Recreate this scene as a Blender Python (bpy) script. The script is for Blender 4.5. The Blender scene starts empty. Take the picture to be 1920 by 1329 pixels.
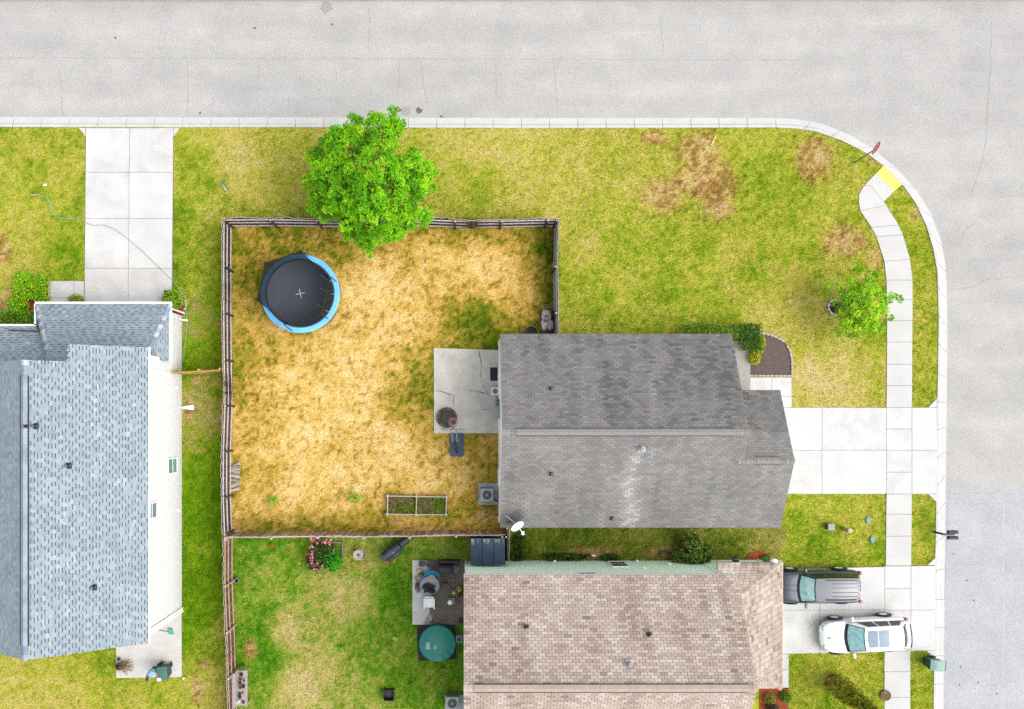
import bpy, math, random
import numpy as np
from mathutils import Vector, Matrix
random.seed(7)
RNG = np.random.default_rng(11)
R = math.radians
# ------------------------------------------------------------------ camera, sky, sun, exposure
S, CX, CY, H = 34.0, 870.0, 780.0, 45.0       # ground pixels per metre, point straight below the lens, flying height
scn = bpy.context.scene
cam = bpy.data.cameras.new('camera'); camo = bpy.data.objects.new('camera', cam)
scn.collection.objects.link(camo); scn.camera = camo
camo.location = (0, 0, H); camo.rotation_euler = (0, 0, 0)
cam.sensor_fit = 'HORIZONTAL'; cam.sensor_width = 36.0
cam.lens = S * H / 1920.0 * 36.0
cam.shift_x = (960.0 - CX) / 1920.0; cam.shift_y = (CY - 664.5) / 1920.0
cam.clip_start = 0.5; cam.clip_end = 2000
SUN_EL, SUN_AZ = R(52), R(107)                # azimuth measured clockwise from +Y (north)
world = bpy.data.worlds.new('World'); scn.world = world; world.use_nodes = True
wn = world.node_tree; wn.nodes.clear()
sky = wn.nodes.new('ShaderNodeTexSky'); sky.sky_type = 'NISHITA'; sky.sun_disc = False
sky.sun_elevation = SUN_EL; sky.sun_rotation = SUN_AZ; sky.dust_density = 3.0; sky.air_density = 1.0
hs = wn.nodes.new('ShaderNodeHueSaturation'); hs.inputs['Saturation'].default_value = 0.32
bg = wn.nodes.new('ShaderNodeBackground'); bg.inputs['Strength'].default_value = 0.15
wo = wn.nodes.new('ShaderNodeOutputWorld')
wn.links.new(sky.outputs[0], hs.inputs['Color']); wn.links.new(hs.outputs[0], bg.inputs['Color']); wn.links.new(bg.outputs[0], wo.inputs[0])
sl = bpy.data.lights.new('sun', 'SUN'); sl.energy = 0.95; sl.angle = R(55); sl.color = (1.0, 0.965, 0.91)
so = bpy.data.objects.new('sun', sl); scn.collection.objects.link(so)
sd = Vector((math.sin(SUN_AZ) * math.cos(SUN_EL), math.cos(SUN_AZ) * math.cos(SUN_EL), math.sin(SUN_EL)))
so.rotation_euler = sd.to_track_quat('Z', 'Y').to_euler(); so.location = sd * 60
scn.view_settings.view_transform = 'Standard'; scn.view_settings.look = 'None'
scn.view_settings.exposure = 1.32; scn.view_settings.gamma = 1.0; scn.view_settings.use_curve_mapping = False
scn.cycles.use_denoising = False; scn.cycles.max_bounces = 5; scn.cycles.diffuse_bounces = 3; scn.cycles.transparent_max_bounces = 6
K = 2.25                                      # how much brighter a level surface looks than its reflectance
# ------------------------------------------------------------------ helpers
COL = scn.collection
def W(px, py, h=0.0):
    k = (1 - h / H) / S
    return ((px - CX) * k, (CY - py) * k, h)
def s2l(c):
    c = np.asarray(c, float) / 255.0
    return np.where(c <= 0.04045, c / 12.92, ((c + 0.055) / 1.055) ** 2.4)
def A(r, g, b, k=None):
    v = np.clip(s2l((r, g, b)) / (k or K), 0.003, 0.86)
    return tuple(float(x) for x in v)
MATS = {}
def mat(name, rgb, rough=0.8, metal=0.0, var=0.12, scale=5.0, bump=0.0, bscale=60.0, spec=0.3, coat=0.0, var2=0.0, scale2=0.7, stretch=(1, 1, 1), trans=0.0):
    if name in MATS: return MATS[name]
    m = bpy.data.materials.new(name); m.use_nodes = True; nt = m.node_tree; b = nt.nodes['Principled BSDF']
    b.inputs['Roughness'].default_value = rough; b.inputs['Metallic'].default_value = metal
    b.inputs['Specular IOR Level'].default_value = spec; b.inputs['Coat Weight'].default_value = coat
    if trans: b.inputs['Transmission Weight'].default_value = trans
    g = nt.nodes.new('ShaderNodeNewGeometry'); mp = nt.nodes.new('ShaderNodeMapping'); mp.inputs['Scale'].default_value = stretch
    nt.links.new(g.outputs['Position'], mp.inputs['Vector'])
    def noise(sc, det=4):
        n = nt.nodes.new('ShaderNodeTexNoise'); n.inputs['Scale'].default_value = sc; n.inputs['Detail'].default_value = det
        nt.links.new(mp.outputs[0], n.inputs['Vector']); return n
    def mul(src, n, v):
        mr = nt.nodes.new('ShaderNodeMapRange'); mr.inputs[1].default_value = 0.3; mr.inputs[2].default_value = 0.7
        mr.inputs[3].default_value = 1 - v; mr.inputs[4].default_value = 1 + v; nt.links.new(n.outputs['Fac'], mr.inputs[0])
        mx = nt.nodes.new('ShaderNodeVectorMath'); mx.operation = 'SCALE'
        if isinstance(src, tuple): mx.inputs[0].default_value = src
        else: nt.links.new(src, mx.inputs[0])
        nt.links.new(mr.outputs[0], mx.inputs['Scale']); return mx.outputs[0]
    src = tuple(rgb)
    if rgb == 'Col':
        a = nt.nodes.new('ShaderNodeAttribute'); a.attribute_name = 'Col'; src = a.outputs['Color']
    if var: src = mul(src, noise(scale), var)
    if var2: src = mul(src, noise(scale2, 3), var2)
    if isinstance(src, tuple): b.inputs['Base Color'].default_value = (*src, 1)
    else: nt.links.new(src, b.inputs['Base Color'])
    if bump:
        n = noise(bscale, 3); bp = nt.nodes.new('ShaderNodeBump'); bp.inputs['Strength'].default_value = bump; bp.inputs['Distance'].default_value = 0.02
        nt.links.new(n.outputs['Fac'], bp.inputs['Height']); nt.links.new(bp.outputs[0], b.inputs['Normal'])
    MATS[name] = m; return m
def lanes(m, amt=0.07):
    nt = m.node_tree; b = nt.nodes['Principled BSDF']; src = b.inputs['Base Color'].links[0].from_socket
    g_ = nt.nodes.new('ShaderNodeNewGeometry')
    for sc, det, v in (((0.035, 0.55, 1), 3, amt), ((0.5, 0.5, 1), 5, amt * .8)):
        mp = nt.nodes.new('ShaderNodeMapping'); mp.inputs['Scale'].default_value = sc; nt.links.new(g_.outputs['Position'], mp.inputs['Vector'])
        n = nt.nodes.new('ShaderNodeTexNoise'); n.inputs['Scale'].default_value = 1.4; n.inputs['Detail'].default_value = det; nt.links.new(mp.outputs[0], n.inputs['Vector'])
        mr = nt.nodes.new('ShaderNodeMapRange'); mr.inputs[1].default_value = .3; mr.inputs[2].default_value = .7; mr.inputs[3].default_value = 1 - v; mr.inputs[4].default_value = 1 + v; nt.links.new(n.outputs['Fac'], mr.inputs[0])
        mx = nt.nodes.new('ShaderNodeVectorMath'); mx.operation = 'SCALE'; nt.links.new(src, mx.inputs[0]); nt.links.new(mr.outputs[0], mx.inputs['Scale']); src = mx.outputs[0]
    nt.links.new(src, b.inputs['Base Color'])
def leafmat(name):
    if name in MATS: return MATS[name]
    m = mat(name, 'Col', rough=0.55, var=0.12, scale=9, spec=0.25)
    nt = m.node_tree; b = nt.nodes['Principled BSDF']; src = b.inputs['Base Color'].links[0].from_socket
    t = nt.nodes.new('ShaderNodeBsdfTranslucent'); nt.links.new(src, t.inputs['Color'])
    mx = nt.nodes.new('ShaderNodeMixShader'); mx.inputs[0].default_value = 0.3
    out = nt.nodes['Material Output']; nt.links.new(b.outputs[0], mx.inputs[1]); nt.links.new(t.outputs[0], mx.inputs[2]); nt.links.new(mx.outputs[0], out.inputs[0])
    return m
def wloc(o):
    v = Vector((0, 0, 0))
    while o is not None: v = v + o.location; o = o.parent
    return v
def link(o, parent=None):
    COL.objects.link(o)
    if parent is not None: o.parent = parent
    return o
def tag(o, label=None, cat=None, group=None, kind=None):
    if label: o['label'] = label
    if cat: o['category'] = cat
    if group: o['group'] = group
    if kind: o['kind'] = kind
    return o
def thing(name, label, cat, loc, group=None):
    o = bpy.data.objects.new(name, None); o.location = loc; o.empty_display_size = 0.3; link(o)
    return tag(o, label, cat, group)
def np_mesh(name, V, F, material, parent=None, col=None, smooth=False):
    """V (n,3); F (m,k) equal-sided faces; col (n,3) point colours"""
    V = np.asarray(V, np.float32).reshape(-1, 3)
    if parent is not None: V = V - np.array(wloc(parent), np.float32)
    F = np.asarray(F, np.int32); m, k = F.shape
    me = bpy.data.meshes.new(name); me.vertices.add(len(V)); me.vertices.foreach_set('co', V.ravel())
    me.loops.add(m * k); me.loops.foreach_set('vertex_index', F.ravel())
    me.polygons.add(m); me.polygons.foreach_set('loop_start', np.arange(0, m * k, k, dtype=np.int32))
    me.update(calc_edges=True)
    if col is not None:
        at = me.color_attributes.new('Col', 'FLOAT_COLOR', 'POINT')
        c = np.ones((len(V), 4), np.float32); c[:, :3] = col; at.data.foreach_set('color', c.ravel())
    me.polygons.foreach_set('use_smooth', np.full(m, bool(smooth)))
    me.materials.append(material)
    return link(bpy.data.objects.new(name, me), parent)
class MB:
    def __init__(s, T=None): s.v = []; s.f = []; s.T = T
    def add(s, vs, fs):
        o = len(s.v); s.v += [tuple((s.T @ Vector(v)) if s.T else v) for v in vs]; s.f += [tuple(i + o for i in f) for f in fs]; return s
    def box(s, x0, x1, y0, y1, z0, z1, bev=0.0):
        if bev:
            b = bev; V = []; 
            for z, q in ((z0, b), (z0 + b, 0), (z1 - b, 0), (z1, b)):
                V += [(x0 + q + b, y0 + q, z), (x1 - q - b, y0 + q, z), (x1 - q, y0 + q + b, z), (x1 - q, y1 - q - b, z), (x1 - q - b, y1 - q, z), (x0 + q + b, y1 - q, z), (x0 + q, y1 - q - b, z), (x0 + q, y0 + q + b, z)]
            F = [tuple(range(7, -1, -1)), tuple(range(24, 32))]
            for r in range(3):
                for i in range(8): F.append((r * 8 + i, r * 8 + (i + 1) % 8, r * 8 + 8 + (i + 1) % 8, r * 8 + 8 + i))
            return s.add(V, F)
        V = [(x0, y0, z0), (x1, y0, z0), (x1, y1, z0), (x0, y1, z0), (x0, y0, z1), (x1, y0, z1), (x1, y1, z1), (x0, y1, z1)]
        return s.add(V, [(3, 2, 1, 0), (4, 5, 6, 7), (0, 1, 5, 4), (1, 2, 6, 5), (2, 3, 7, 6), (3, 0, 4, 7)])
    def prism(s, poly, z0, z1):
        a = sum(poly[i][0] * poly[(i + 1) % len(poly)][1] - poly[(i + 1) % len(poly)][0] * poly[i][1] for i in range(len(poly)))
        if a < 0: poly = list(poly)[::-1]
        n = len(poly); V = [(p[0], p[1], z0) for p in poly] + [(p[0], p[1], z1) for p in poly]
        return s.add(V, [tuple(range(n - 1, -1, -1)), tuple(range(n, 2 * n))] + [(i, (i + 1) % n, n + (i + 1) % n, n + i) for i in range(n)])
    def slab(s, pts, t):
        """planar polygon (up side) thickened downwards by t along z"""
        n = len(pts); V = [tuple(p) for p in pts] + [(p[0], p[1], p[2] - t) for p in pts]
        return s.add(V, [tuple(range(n)), tuple(range(2 * n - 1, n - 1, -1))] + [(i, n + i, n + (i + 1) % n, (i + 1) % n) for i in range(n)])
    def lathe(s, prof, c=(0, 0, 0), n=20, sx=1, sy=1):
        V = []; F = []
        for r, z in prof:
            for i in range(n):
                a = 2 * math.pi * i / n; V.append((c[0] + r * sx * math.cos(a), c[1] + r * sy * math.sin(a), c[2] + z))
        m = len(prof)
        for j in range(m - 1):
            for i in range(n): F.append((j * n + i, j * n + (i + 1) % n, (j + 1) * n + (i + 1) % n, (j + 1) * n + i))
        F.append(tuple(range(n - 1, -1, -1))); F.append(tuple((m - 1) * n + i for i in range(n)))
        return s.add(V, F)
    def cyl(s, c, r, z0, z1, n=14, r2=None): return s.lathe([(r, z0), (r2 if r2 is not None else r, z1)], (c[0], c[1], 0), n)
    def tube(s, path, r, n=6, r2=None):
        P = [Vector(p) for p in path]; V = []; F = []; m = len(P)
        for j, p in enumerate(P):
            d = (P[min(j + 1, m - 1)] - P[max(j - 1, 0)]).normalized()
            u = d.cross(Vector((0, 0, 1)))
            if u.length < 1e-3: u = d.cross(Vector((1, 0, 0)))
            u.normalize(); w = u.cross(d)
            rr = r if r2 is None else r + (r2 - r) * j / (m - 1)
            for i in range(n):
                a = 2 * math.pi * i / n; V.append(tuple(p + u * rr * math.cos(a) + w * rr * math.sin(a)))
        for j in range(m - 1):
            for i in range(n): F.append((j * n + i, (j + 1) * n + i, (j + 1) * n + (i + 1) % n, j * n + (i + 1) % n))
        F.append(tuple(range(n))); F.append(tuple((m - 1) * n + i for i in range(n - 1, -1, -1)))
        return s.add(V, F)
    def beam(s, a, b, w, h):
        """rectangular bar from a to b, w wide across, h tall"""
        a = Vector(a); b = Vector(b); d = (b - a).normalized(); u = d.cross(Vector((0, 0, 1)))
        if u.length < 1e-3: u = Vector((1, 0, 0))
        u = u.normalized() * w / 2; q = u.cross(d).normalized() * h / 2
        V = [a - u - q, a + u - q, a + u + q, a - u + q, b - u - q, b + u - q, b + u + q, b - u + q]
        return s.add([tuple(v) for v in V], [(0, 1, 2, 3), (7, 6, 5, 4), (0, 4, 5, 1), (1, 5, 6, 2), (2, 6, 7, 3), (3, 7, 4, 0)])
    def grid(s, fn, nu, nv):
        V = [fn(i / nu, j / nv) for j in range(nv + 1) for i in range(nu + 1)]
        return s.add(V, [(j * (nu + 1) + i, j * (nu + 1) + i + 1, (j + 1) * (nu + 1) + i + 1, (j + 1) * (nu + 1) + i) for j in range(nv) for i in range(nu)])
    def build(s, name, material, parent=None, smooth=False, sub=0, solid=0.0):
        me = bpy.data.meshes.new(name)
        off = wloc(parent) if parent is not None else Vector((0, 0, 0))
        me.from_pydata([tuple(Vector(v) - off) for v in s.v], [], s.f); me.materials.append(material)
        if smooth: me.polygons.foreach_set('use_smooth', [True] * len(me.polygons))
        me.update()
        o = link(bpy.data.objects.new(name, me), parent)
        if solid: md = o.modifiers.new('solid', 'SOLIDIFY'); md.thickness = solid; md.offset = -1
        if sub: md = o.modifiers.new('sub', 'SUBSURF'); md.levels = sub; md.render_levels = sub
        return o
def one(name, label, cat, mb, material, group=None, kind=None, smooth=False, sub=0):
    return tag(mb.build(name, material, None, smooth, sub), label, cat, group, kind)
# vectorised value noise
_T = RNG.random((256, 256))
def vnoise(x, y):
    xi = np.floor(x).astype(int); yi = np.floor(y).astype(int); fx = x - xi; fy = y - yi
    fx = fx * fx * (3 - 2 * fx); fy = fy * fy * (3 - 2 * fy)
    g = lambda a, b: _T[a & 255, b & 255]
    return (g(xi, yi) * (1 - fx) + g(xi + 1, yi) * fx) * (1 - fy) + (g(xi, yi + 1) * (1 - fx) + g(xi + 1, yi + 1) * fx) * fy
def fbm(x, y, s, o=4):
    r = 0; a = 0.5; t = 0
    for i in range(o): r = r + a * vnoise(x * s + 17.3 * i, y * s - 9.1 * i); t += a; a *= 0.55; s *= 2.03
    return r / t
def inpoly(x, y, poly):
    c = np.zeros(x.shape, bool); n = len(poly)
    for i in range(n):
        x0, y0 = poly[i]; x1, y1 = poly[(i + 1) % n]
        if y0 == y1: continue
        c ^= ((y0 > y) != (y1 > y)) & (x < (x1 - x0) * (y - y0) / (y1 - y0) + x0)
    return c
# ------------------------------------------------------------------ materials
M_asph = mat('asphalt_old', A(208, 205.5, 201), 0.9, var=0.20, scale=22, bump=0.35, bscale=60, var2=0.05, scale2=0.6, stretch=(0.6, 1, 1))
M_asph2 = mat('asphalt_new', A(207, 208, 211), 0.9, var=0.20, scale=18, bump=0.4, bscale=60, var2=0.05, scale2=0.8)
lanes(M_asph); lanes(M_asph2, .04)
M_conc = mat('concrete', A(244, 243, 240), 0.85, var=0.035, scale=25, bump=0.1, bscale=120, var2=0.06, scale2=0.9)
M_conc2 = mat('concrete_weathered', A(238, 235, 230), 0.88, var=0.04, scale=22, bump=0.12, bscale=100, var2=0.10, scale2=1.1)
M_kerb = mat('kerb_concrete', A(235, 234, 230), 0.85, var=0.04, scale=20, bump=0.1, bscale=100, var2=0.05, scale2=1.3)
M_walk = mat('sidewalk_concrete', A(236, 234, 230), 0.85, var=0.03, scale=25, bump=0.1, bscale=110, var2=0.05, scale2=0.9)
M_patio = mat('patio_concrete', A(246, 240, 226), 0.9, var=0.06, scale=16, bump=0.1, bscale=90, var2=0.14, scale2=1.4)
M_crack = mat('crack', A(190, 187, 182), 0.95)
M_soil = mat('soil', A(120, 100, 70), 1.0, var=0.3, scale=8, bump=0.6, bscale=30)
M_yellow = mat('tactile_yellow', A(252, 246, 130), 0.8, var=0.05, scale=30)
M_white = mat('white_trim', (0.74, 0.74, 0.73), 0.55, var=0.03)
M_blackm = mat('black_metal', A(38, 38, 42), 0.5, var=0.15, spec=0.5)
M_darkgrey = mat('dark_plastic', A(62, 66, 74), 0.5, var=0.12, spec=0.4)
M_grey = mat('grey_metal', A(150, 154, 158), 0.5, metal=0.2, var=0.1, spec=0.5)
M_galv = mat('galvanised', A(196, 198, 200), 0.4, metal=0.3, var=0.08)
M_redmulch = mat('red_mulch', A(176, 84, 52), 1.0, var=0.45, scale=22, bump=0.9, bscale=30)
M_darkmulch = mat('dark_mulch', A(122, 104, 98), 1.0, var=0.5, scale=24, bump=0.9, bscale=30)
M_stone = mat('pale_stone', A(216, 205, 190), 0.9, var=0.14, scale=14, bump=0.4, bscale=40)
M_greywood = mat('weathered_wood', A(176, 164, 154), 0.9, var=0.16, scale=14, stretch=(1, 1, 0.2))
M_bark = mat('bark', A(106, 88, 70), 0.95, var=0.3, scale=14, bump=0.6, bscale=30)
M_leaf = leafmat('leaf')
M_shingle = mat('shingle', 'Col', 0.92, var=0.09, scale=70, bump=0.3, bscale=140)
M_deck = mat('roof_underlay', A(96, 98, 102), 0.95)
M_glass = mat('window_glass', A(150, 180, 185), 0.08, var=0.05, spec=0.6)
M_terr = mat('terracotta', A(176, 100, 66), 0.85, var=0.15)
# ------------------------------------------------------------------ ground, roads, kerbs
g = MB().add([(-400, -400, -0.4), (400, -400, -0.4), (400, 400, -0.4), (-400, 400, -0.4)], [(0, 1, 2, 3)]).build('ground', mat('far_ground', A(130, 145, 60), 1.0, var=0.25, scale=0.6))
tag(g, kind='structure')
KO = [(-400, 219), (0, 219), (500, 219.5), (1000, 221), (1450, 220.5), (1497, 223), (1545, 232), (1592, 251), (1630, 273), (1655, 292), (1687, 320), (1719, 355), (1747, 399), (1766, 450), (1774, 491), (1777, 532), (1778.5, 620), (1777, 760), (1775, 925), (1773, 1100), (1771, 1329), (1769, 1600)]
KI = [(-400, 239), (0, 239), (500, 239.5), (1000, 241), (1450, 240), (1485, 241), (1529, 247), (1572, 262), (1604, 277), (1627, 290), (1655, 311), (1690, 345), (1715.5, 380), (1737, 425), (1750, 470), (1757, 510), (1759.5, 600), (1757, 760), (1755, 950), (1752, 1100), (1750, 1329), (1748, 1600)]
def resample(pts, step):
    P = np.array(pts, float); d = np.r_[0, np.cumsum(np.hypot(*np.diff(P, axis=0).T))]
    n = max(2, int(d[-1] / step) + 1); t = np.linspace(0, d[-1], n)
    return np.c_[np.interp(t, d, P[:, 0]), np.interp(t, d, P[:, 1])]
road = MB().add([W(*p)[:2] + (-0.1,) for p in [(-1500, 0), (3200, 0), (3200, 3000), (1700, 3000), (1705, 560), (1650, 400), (1500, 262), (1400, 245), (-1500, 245)]], [tuple(range(8, -1, -1))]).build('road', M_asph)
tag(road, kind='structure')
patch_px = [(1780, 926), (1800, 924), (1850, 923.5), (1900, 922), (3200, 921), (3200, 3000), (1765, 3000), (1770, 1400), (1772, 1150)]
rp = MB().add([W(*p)[:2] + (-0.094,) for p in patch_px], [tuple(range(8, -1, -1))]).build('road_resurfaced', M_asph2); tag(rp, kind='structure')
def ribbon(mb, pts, w, z, jit=0.0):
    P = resample(pts, 9); P += RNG.normal(0, jit, P.shape)
    V = []; F = []
    for i, p in enumerate(P):
        d = P[min(i + 1, len(P) - 1)] - P[max(i - 1, 0)]; d /= np.hypot(*d) + 1e-9; n = np.array([-d[1], d[0]]) * w * S / 2 * (0.5 + RNG.random())
        V += [W(*(p + n))[:2] + (z,), W(*(p - n))[:2] + (z,)]
        if i: F.append((2 * i - 2, 2 * i - 1, 2 * i + 1, 2 * i))
    mb.add(V, F)
cracks = [[(109, 128), (112, 160), (117, 218)], [(351, 110), (351, 210)], [(484, 110), (484, 146)], [(690, 10), (694, 45), (690, 95)], [(790, 112), (792, 150), (803, 200)], [(748, 112), (747, 180)], [(540, 180), (543, 219)],
          [(1862, 40), (1860, 120), (1850, 270), (1838, 320), (1825, 360)], [(1780, 543), (1820, 540), (1850, 525), (1920, 517)], [(1800, 445), (1820, 425), (1835, 415)], [(630, 130), (630, 150)], [(930, 112), (931, 180)], [(1240, 30), (1245, 100)], [(1040, 120), (1046, 215)]]
for c in cracks:
    m = MB(); ribbon(m, c, 0.028, -0.0955, 0.8); m.build('crack', M_crack, road)
m = MB(); ribbon(m, [(-300, 107), (300, 108), (600, 109), (1000, 110), (1500, 112)], 0.05, -0.0955, 0.3); m.build('paving_seam', mat('seam', A(200, 198, 195), 0.95), road)
m = MB(); ribbon(m, [(1884, 930), (1883, 1100), (1882, 1400)], 0.05, -0.0905, 0.3); m.build('paving_seam', mat('seam_pale', A(222, 222, 228), 0.95), rp)
for (px, py, r) in [(610, 12, 14), (745, 205, 7), (760, 207, 12), (785, 207, 7), (477, 52, 3), (622, 45, 3), (215, 70, 3), (374, 211, 2.5), (828, 218, 3)]:      # oil and tar spots
    m = MB(); q = W(px, py); n = 11
    m.add([(q[0] + r / S * (0.6 + 0.6 * random.random()) * math.cos(i * 6.283 / n), q[1] + r / S * (0.5 + 0.5 * random.random()) * math.sin(i * 6.283 / n), -0.0945) for i in range(n)], [tuple(range(n))])
    m.build('tar_spot', mat('tar_big' if r > 10 else 'tar', A(186, 182, 178) if r > 10 else A(128, 122, 118), 0.9, var=0.3, scale=20), road)
for (px, py) in [(1815, 1088), (1803, 1250), (1871, 1301), (1836, 1280), (1801, 1284), (1828, 1126), (1790, 1038)]:
    q = W(px, py); MB().lathe([(0.05, 0), (0.04, 0.003)], (q[0], q[1], -0.092), 7).build('tar_spot', MATS['tar'], rp)
kerb = tag(MB().add([W(-10, 229)[:2] + (-0.2,), W(-9, 229)[:2] + (-0.2,), W(-9, 228)[:2] + (-0.2,)], [(0, 1, 2)]).build('kerb', M_kerb), kind='structure')
_d = np.r_[0, np.cumsum(np.hypot(*np.diff(np.array(KI), axis=0).T))]; _t = np.linspace(0, _d[-1], 460)
ki = np.c_[np.interp(_t, _d, np.array(KI)[:, 0]), np.interp(_t, _d, np.array(KI)[:, 1])]; ko = np.c_[np.interp(_t, _d, np.array(KO)[:, 0]), np.interp(_t, _d, np.array(KO)[:, 1])]
def at_arc(P, t):
    i = np.linspace(0, 1, len(P)); return np.c_[np.interp(t, i, P[:, 0]), np.interp(t, i, P[:, 1])]
NSEG = 64
TT = np.linspace(0, 1, 400)
def low_kerb(p):       # dropped in front of the driveways
    return (100 < p[0] < 400 and p[1] < 300) or (p[0] > 1700 and (738 < p[1] < 948 or 1040 < p[1] < 1238)) or (1650 < p[0] < 1700 and 290 < p[1] < 350)
for i in range(NSEG):
    t = np.linspace(i / NSEG + 0.00012, (i + 1) / NSEG - 0.00012, 7); a = at_arc(ko, t); b = at_arc(ki, t); m = MB()
    V = []
    for p, q in zip(a, b):
        hi = 0.02 if low_kerb(q) else 0.035
        for f, z in ((0, -0.12), (0, hi), (0.24, hi), (0.42, -0.06), (0.9, -0.088), (1.0, -0.09), (1.0, -0.13)):
            V.append(W(*(q + (p - q) * f))[:2] + (z,))
    F = [(j * 7 + k, j * 7 + k + 1, j * 7 + k + 8, j * 7 + k + 7) for j in range(6) for k in range(6)] + [tuple(range(6, -1, -1)), tuple(range(42, 49))]
    m.add(V, F).build('kerb_segment', M_kerb, kerb)
fk = MB(); 
far_kerb = tag(MB().box(-60, 60, 22.92, 23.4, -0.2, 0.02).build('kerb_far_side', M_kerb), kind='structure')
fv = tag(MB().box(-60, 60, 23.42, 60, -0.3, 0.0).build('verge_far_side', MATS['far_ground']), kind='structure')
# concrete flat work: every panel a piece
CONC = []     # px polygons where no grass grows
M_conc_b = mat('concrete_b', A(239, 238, 234), 0.85, var=0.05, scale=18, bump=0.1, bscale=120, var2=0.10, scale2=1.3)
M_conc_c = mat('concrete_c', A(242, 240, 236), 0.85, var=0.05, scale=20, bump=0.1, bscale=120, var2=0.14, scale2=0.7)
def slab(px, parent, material=M_conc, top=0.03, gap=0.011, name='slab'):
    if material is M_conc: material = random.choice((M_conc, M_conc_b, M_conc_c))
    P = [W(*p)[:2] for p in px]; cx = sum(p[0] for p in P) / len(P); cy = sum(p[1] for p in P) / len(P)
    Q = [(p[0] - math.copysign(min(gap, abs(p[0] - cx)), p[0] - cx), p[1] - math.copysign(min(gap, abs(p[1] - cy)), p[1] - cy)) for p in P]
    CONC.append(px); return MB().prism(Q, -0.06, top).build(name, material, parent)
def rect(x0, y0, x1, y1): return [(x0, y0), (x1, y0), (x1, y1), (x0, y1)]
def flatwork(name):
    # bed of sand under the panels
    o = bpy.data.objects.new(name, None); link(o); o['kind'] = 'structure'; return o
def bed(px, parent, z=0.012):
    MB().prism([W(*p)[:2] for p in px], -0.05, z).build('joint_bed', mat('joint', A(150, 140, 124), 1.0, var=0.3, scale=10), parent)
dw = flatwork('driveway_left'); bed([(160, 241), (326, 241), (324, 600), (158, 600)], dw)
ys = [241, 324, 411, 504, 600]
for j in range(4):
    x0 = lambda y: 161.5 - 3 * (y - 240) / 330; xm = lambda y: 243.5 - 3 * (y - 240) / 330; x1 = lambda y: 325.5 - 3 * (y - 240) / 330
    mm = (M_conc, M_conc, M_conc, M_conc2)[j]
    a, b = ys[j], ys[j + 1]
    slab([(x0(a), a), (xm(a), a), (xm(b), b), (x0(b), b)], dw, mm); slab([(xm(a), a), (x1(a), a), (x1(b), b), (xm(b), b)], dw, mm)
slab([(148, 240.5), (161, 241), (161, 257)], dw); slab([(338, 240.5), (325.5, 241), (325.3, 257)], dw)
pw = flatwork('path_left'); bed(rect(94, 527, 158, 600), pw)
slab(rect(94.5, 527.5, 139, 559), pw, M_conc2); slab(rect(139, 527.5, 158, 559), pw, M_conc2); slab(rect(94.5, 559, 158, 600), pw, M_conc2)
dw = flatwork('driveway_corner_house'); bed(rect(1440, 763, 1757, 925), dw)
for a, b in ((763, 843), (843, 925)):
    slab(rect(1440, a, 1541, b), dw); slab(rect(1541, a, 1661.5, b), dw); slab(rect(1709.5, a, 1756.5, b), dw)
    h = (a + b) / 2; slab(rect(1661.5, a, 1709.5, h), dw); slab(rect(1661.5, h, 1709.5, b), dw)
slab([(1740, 763), (1756.5, 746), (1756.5, 763)], dw); slab([(1740, 925), (1756, 925), (1755.5, 940)], dw)
dw = flatwork('driveway_lower'); bed([(1440, 1064), (1754, 1059), (1752, 1217), (1440, 1224)], dw)
for x0, x1 in ((1440, 1537), (1537, 1658.5), (1707.5, 1753)):
    t = lambda x: 1066 - 7 * (x - 1467) / 287; bt = lambda x: 1225 - 7 * (x - 1467) / 287
    slab([(x0, t(x0)), (x1, t(x1)), (x1, 1142.5), (x0, 1142.5)], dw); slab([(x0, 1142.5), (x1, 1142.5), (x1, bt(x1)), (x0, bt(x0))], dw)
for a, b in ((1060, 1102), (1102, 1142.5), (1142.5, 1180), (1180, 1219.5)): slab(rect(1658.5, a, 1707.5, b), dw)
slab([(1738, 1058.5), (1754, 1044.5), (1754, 1058)], dw); slab([(1736, 1218), (1752.5, 1218), (1752, 1233)], dw)
sw = flatwork('sidewalk')
L = [(1661.5, 763), (1662, 722), (1662, 682), (1662.4, 642), (1662.4, 602), (1662, 563), (1661.5, 526), (1657.5, 491), (1643, 445), (1633, 427), (1612.5, 396)]
Rr = [(1709.5, 763), (1710, 722), (1710, 682), (1710.3, 642), (1710.8, 602), (1711, 563), (1710.5, 526), (1706, 487), (1692.5, 441), (1684.5, 423), (1661.5, 386)]
bed(L + Rr[::-1], sw)
for i in range(len(L) - 1): slab([L[i], Rr[i], Rr[i + 1], L[i + 1]], sw, M_walk)
slab([(1612.5, 396), (1661.5, 386), (1657, 380), (1631, 349), (1619, 350), (1610.5, 365), (1610, 380)], sw, M_walk, gap=0.006)
slab([(1631, 348.5), (1657, 379.5), (1676, 360), (1642, 326), (1627, 341), (1620, 349)], sw, M_walk, gap=0.006)
slab([(1642, 326), (1657, 311), (1691, 347), (1676, 360)], sw, M_yellow, top=0.034, gap=0.0, name='tactile_pad')
for a, b in ((925, 963), (963, 1004), (1004, 1059.5)): slab([(1661.5 - (a - 925) / 100, a), (1709.5 - (a - 925) / 100, a), (1709.5 - (b - 925) / 100, b), (1661.5 - (b - 925) / 100, b)], sw, M_walk)
bed([(1661, 926), (1709, 926), (1708, 1058), (1660, 1058)], sw)
for a, b in ((1219.5, 1258), (1258, 1306), (1306, 1354), (1354, 1400), (1400, 1450)): slab([(1658, a), (1706.5, a), (1706.5, b), (1657.5, b)], sw, M_walk)
bed([(1659, 1221), (1706, 1221), (1706, 1449), (1658, 1449)], sw)
wk = flatwork('entry_walk')
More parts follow.
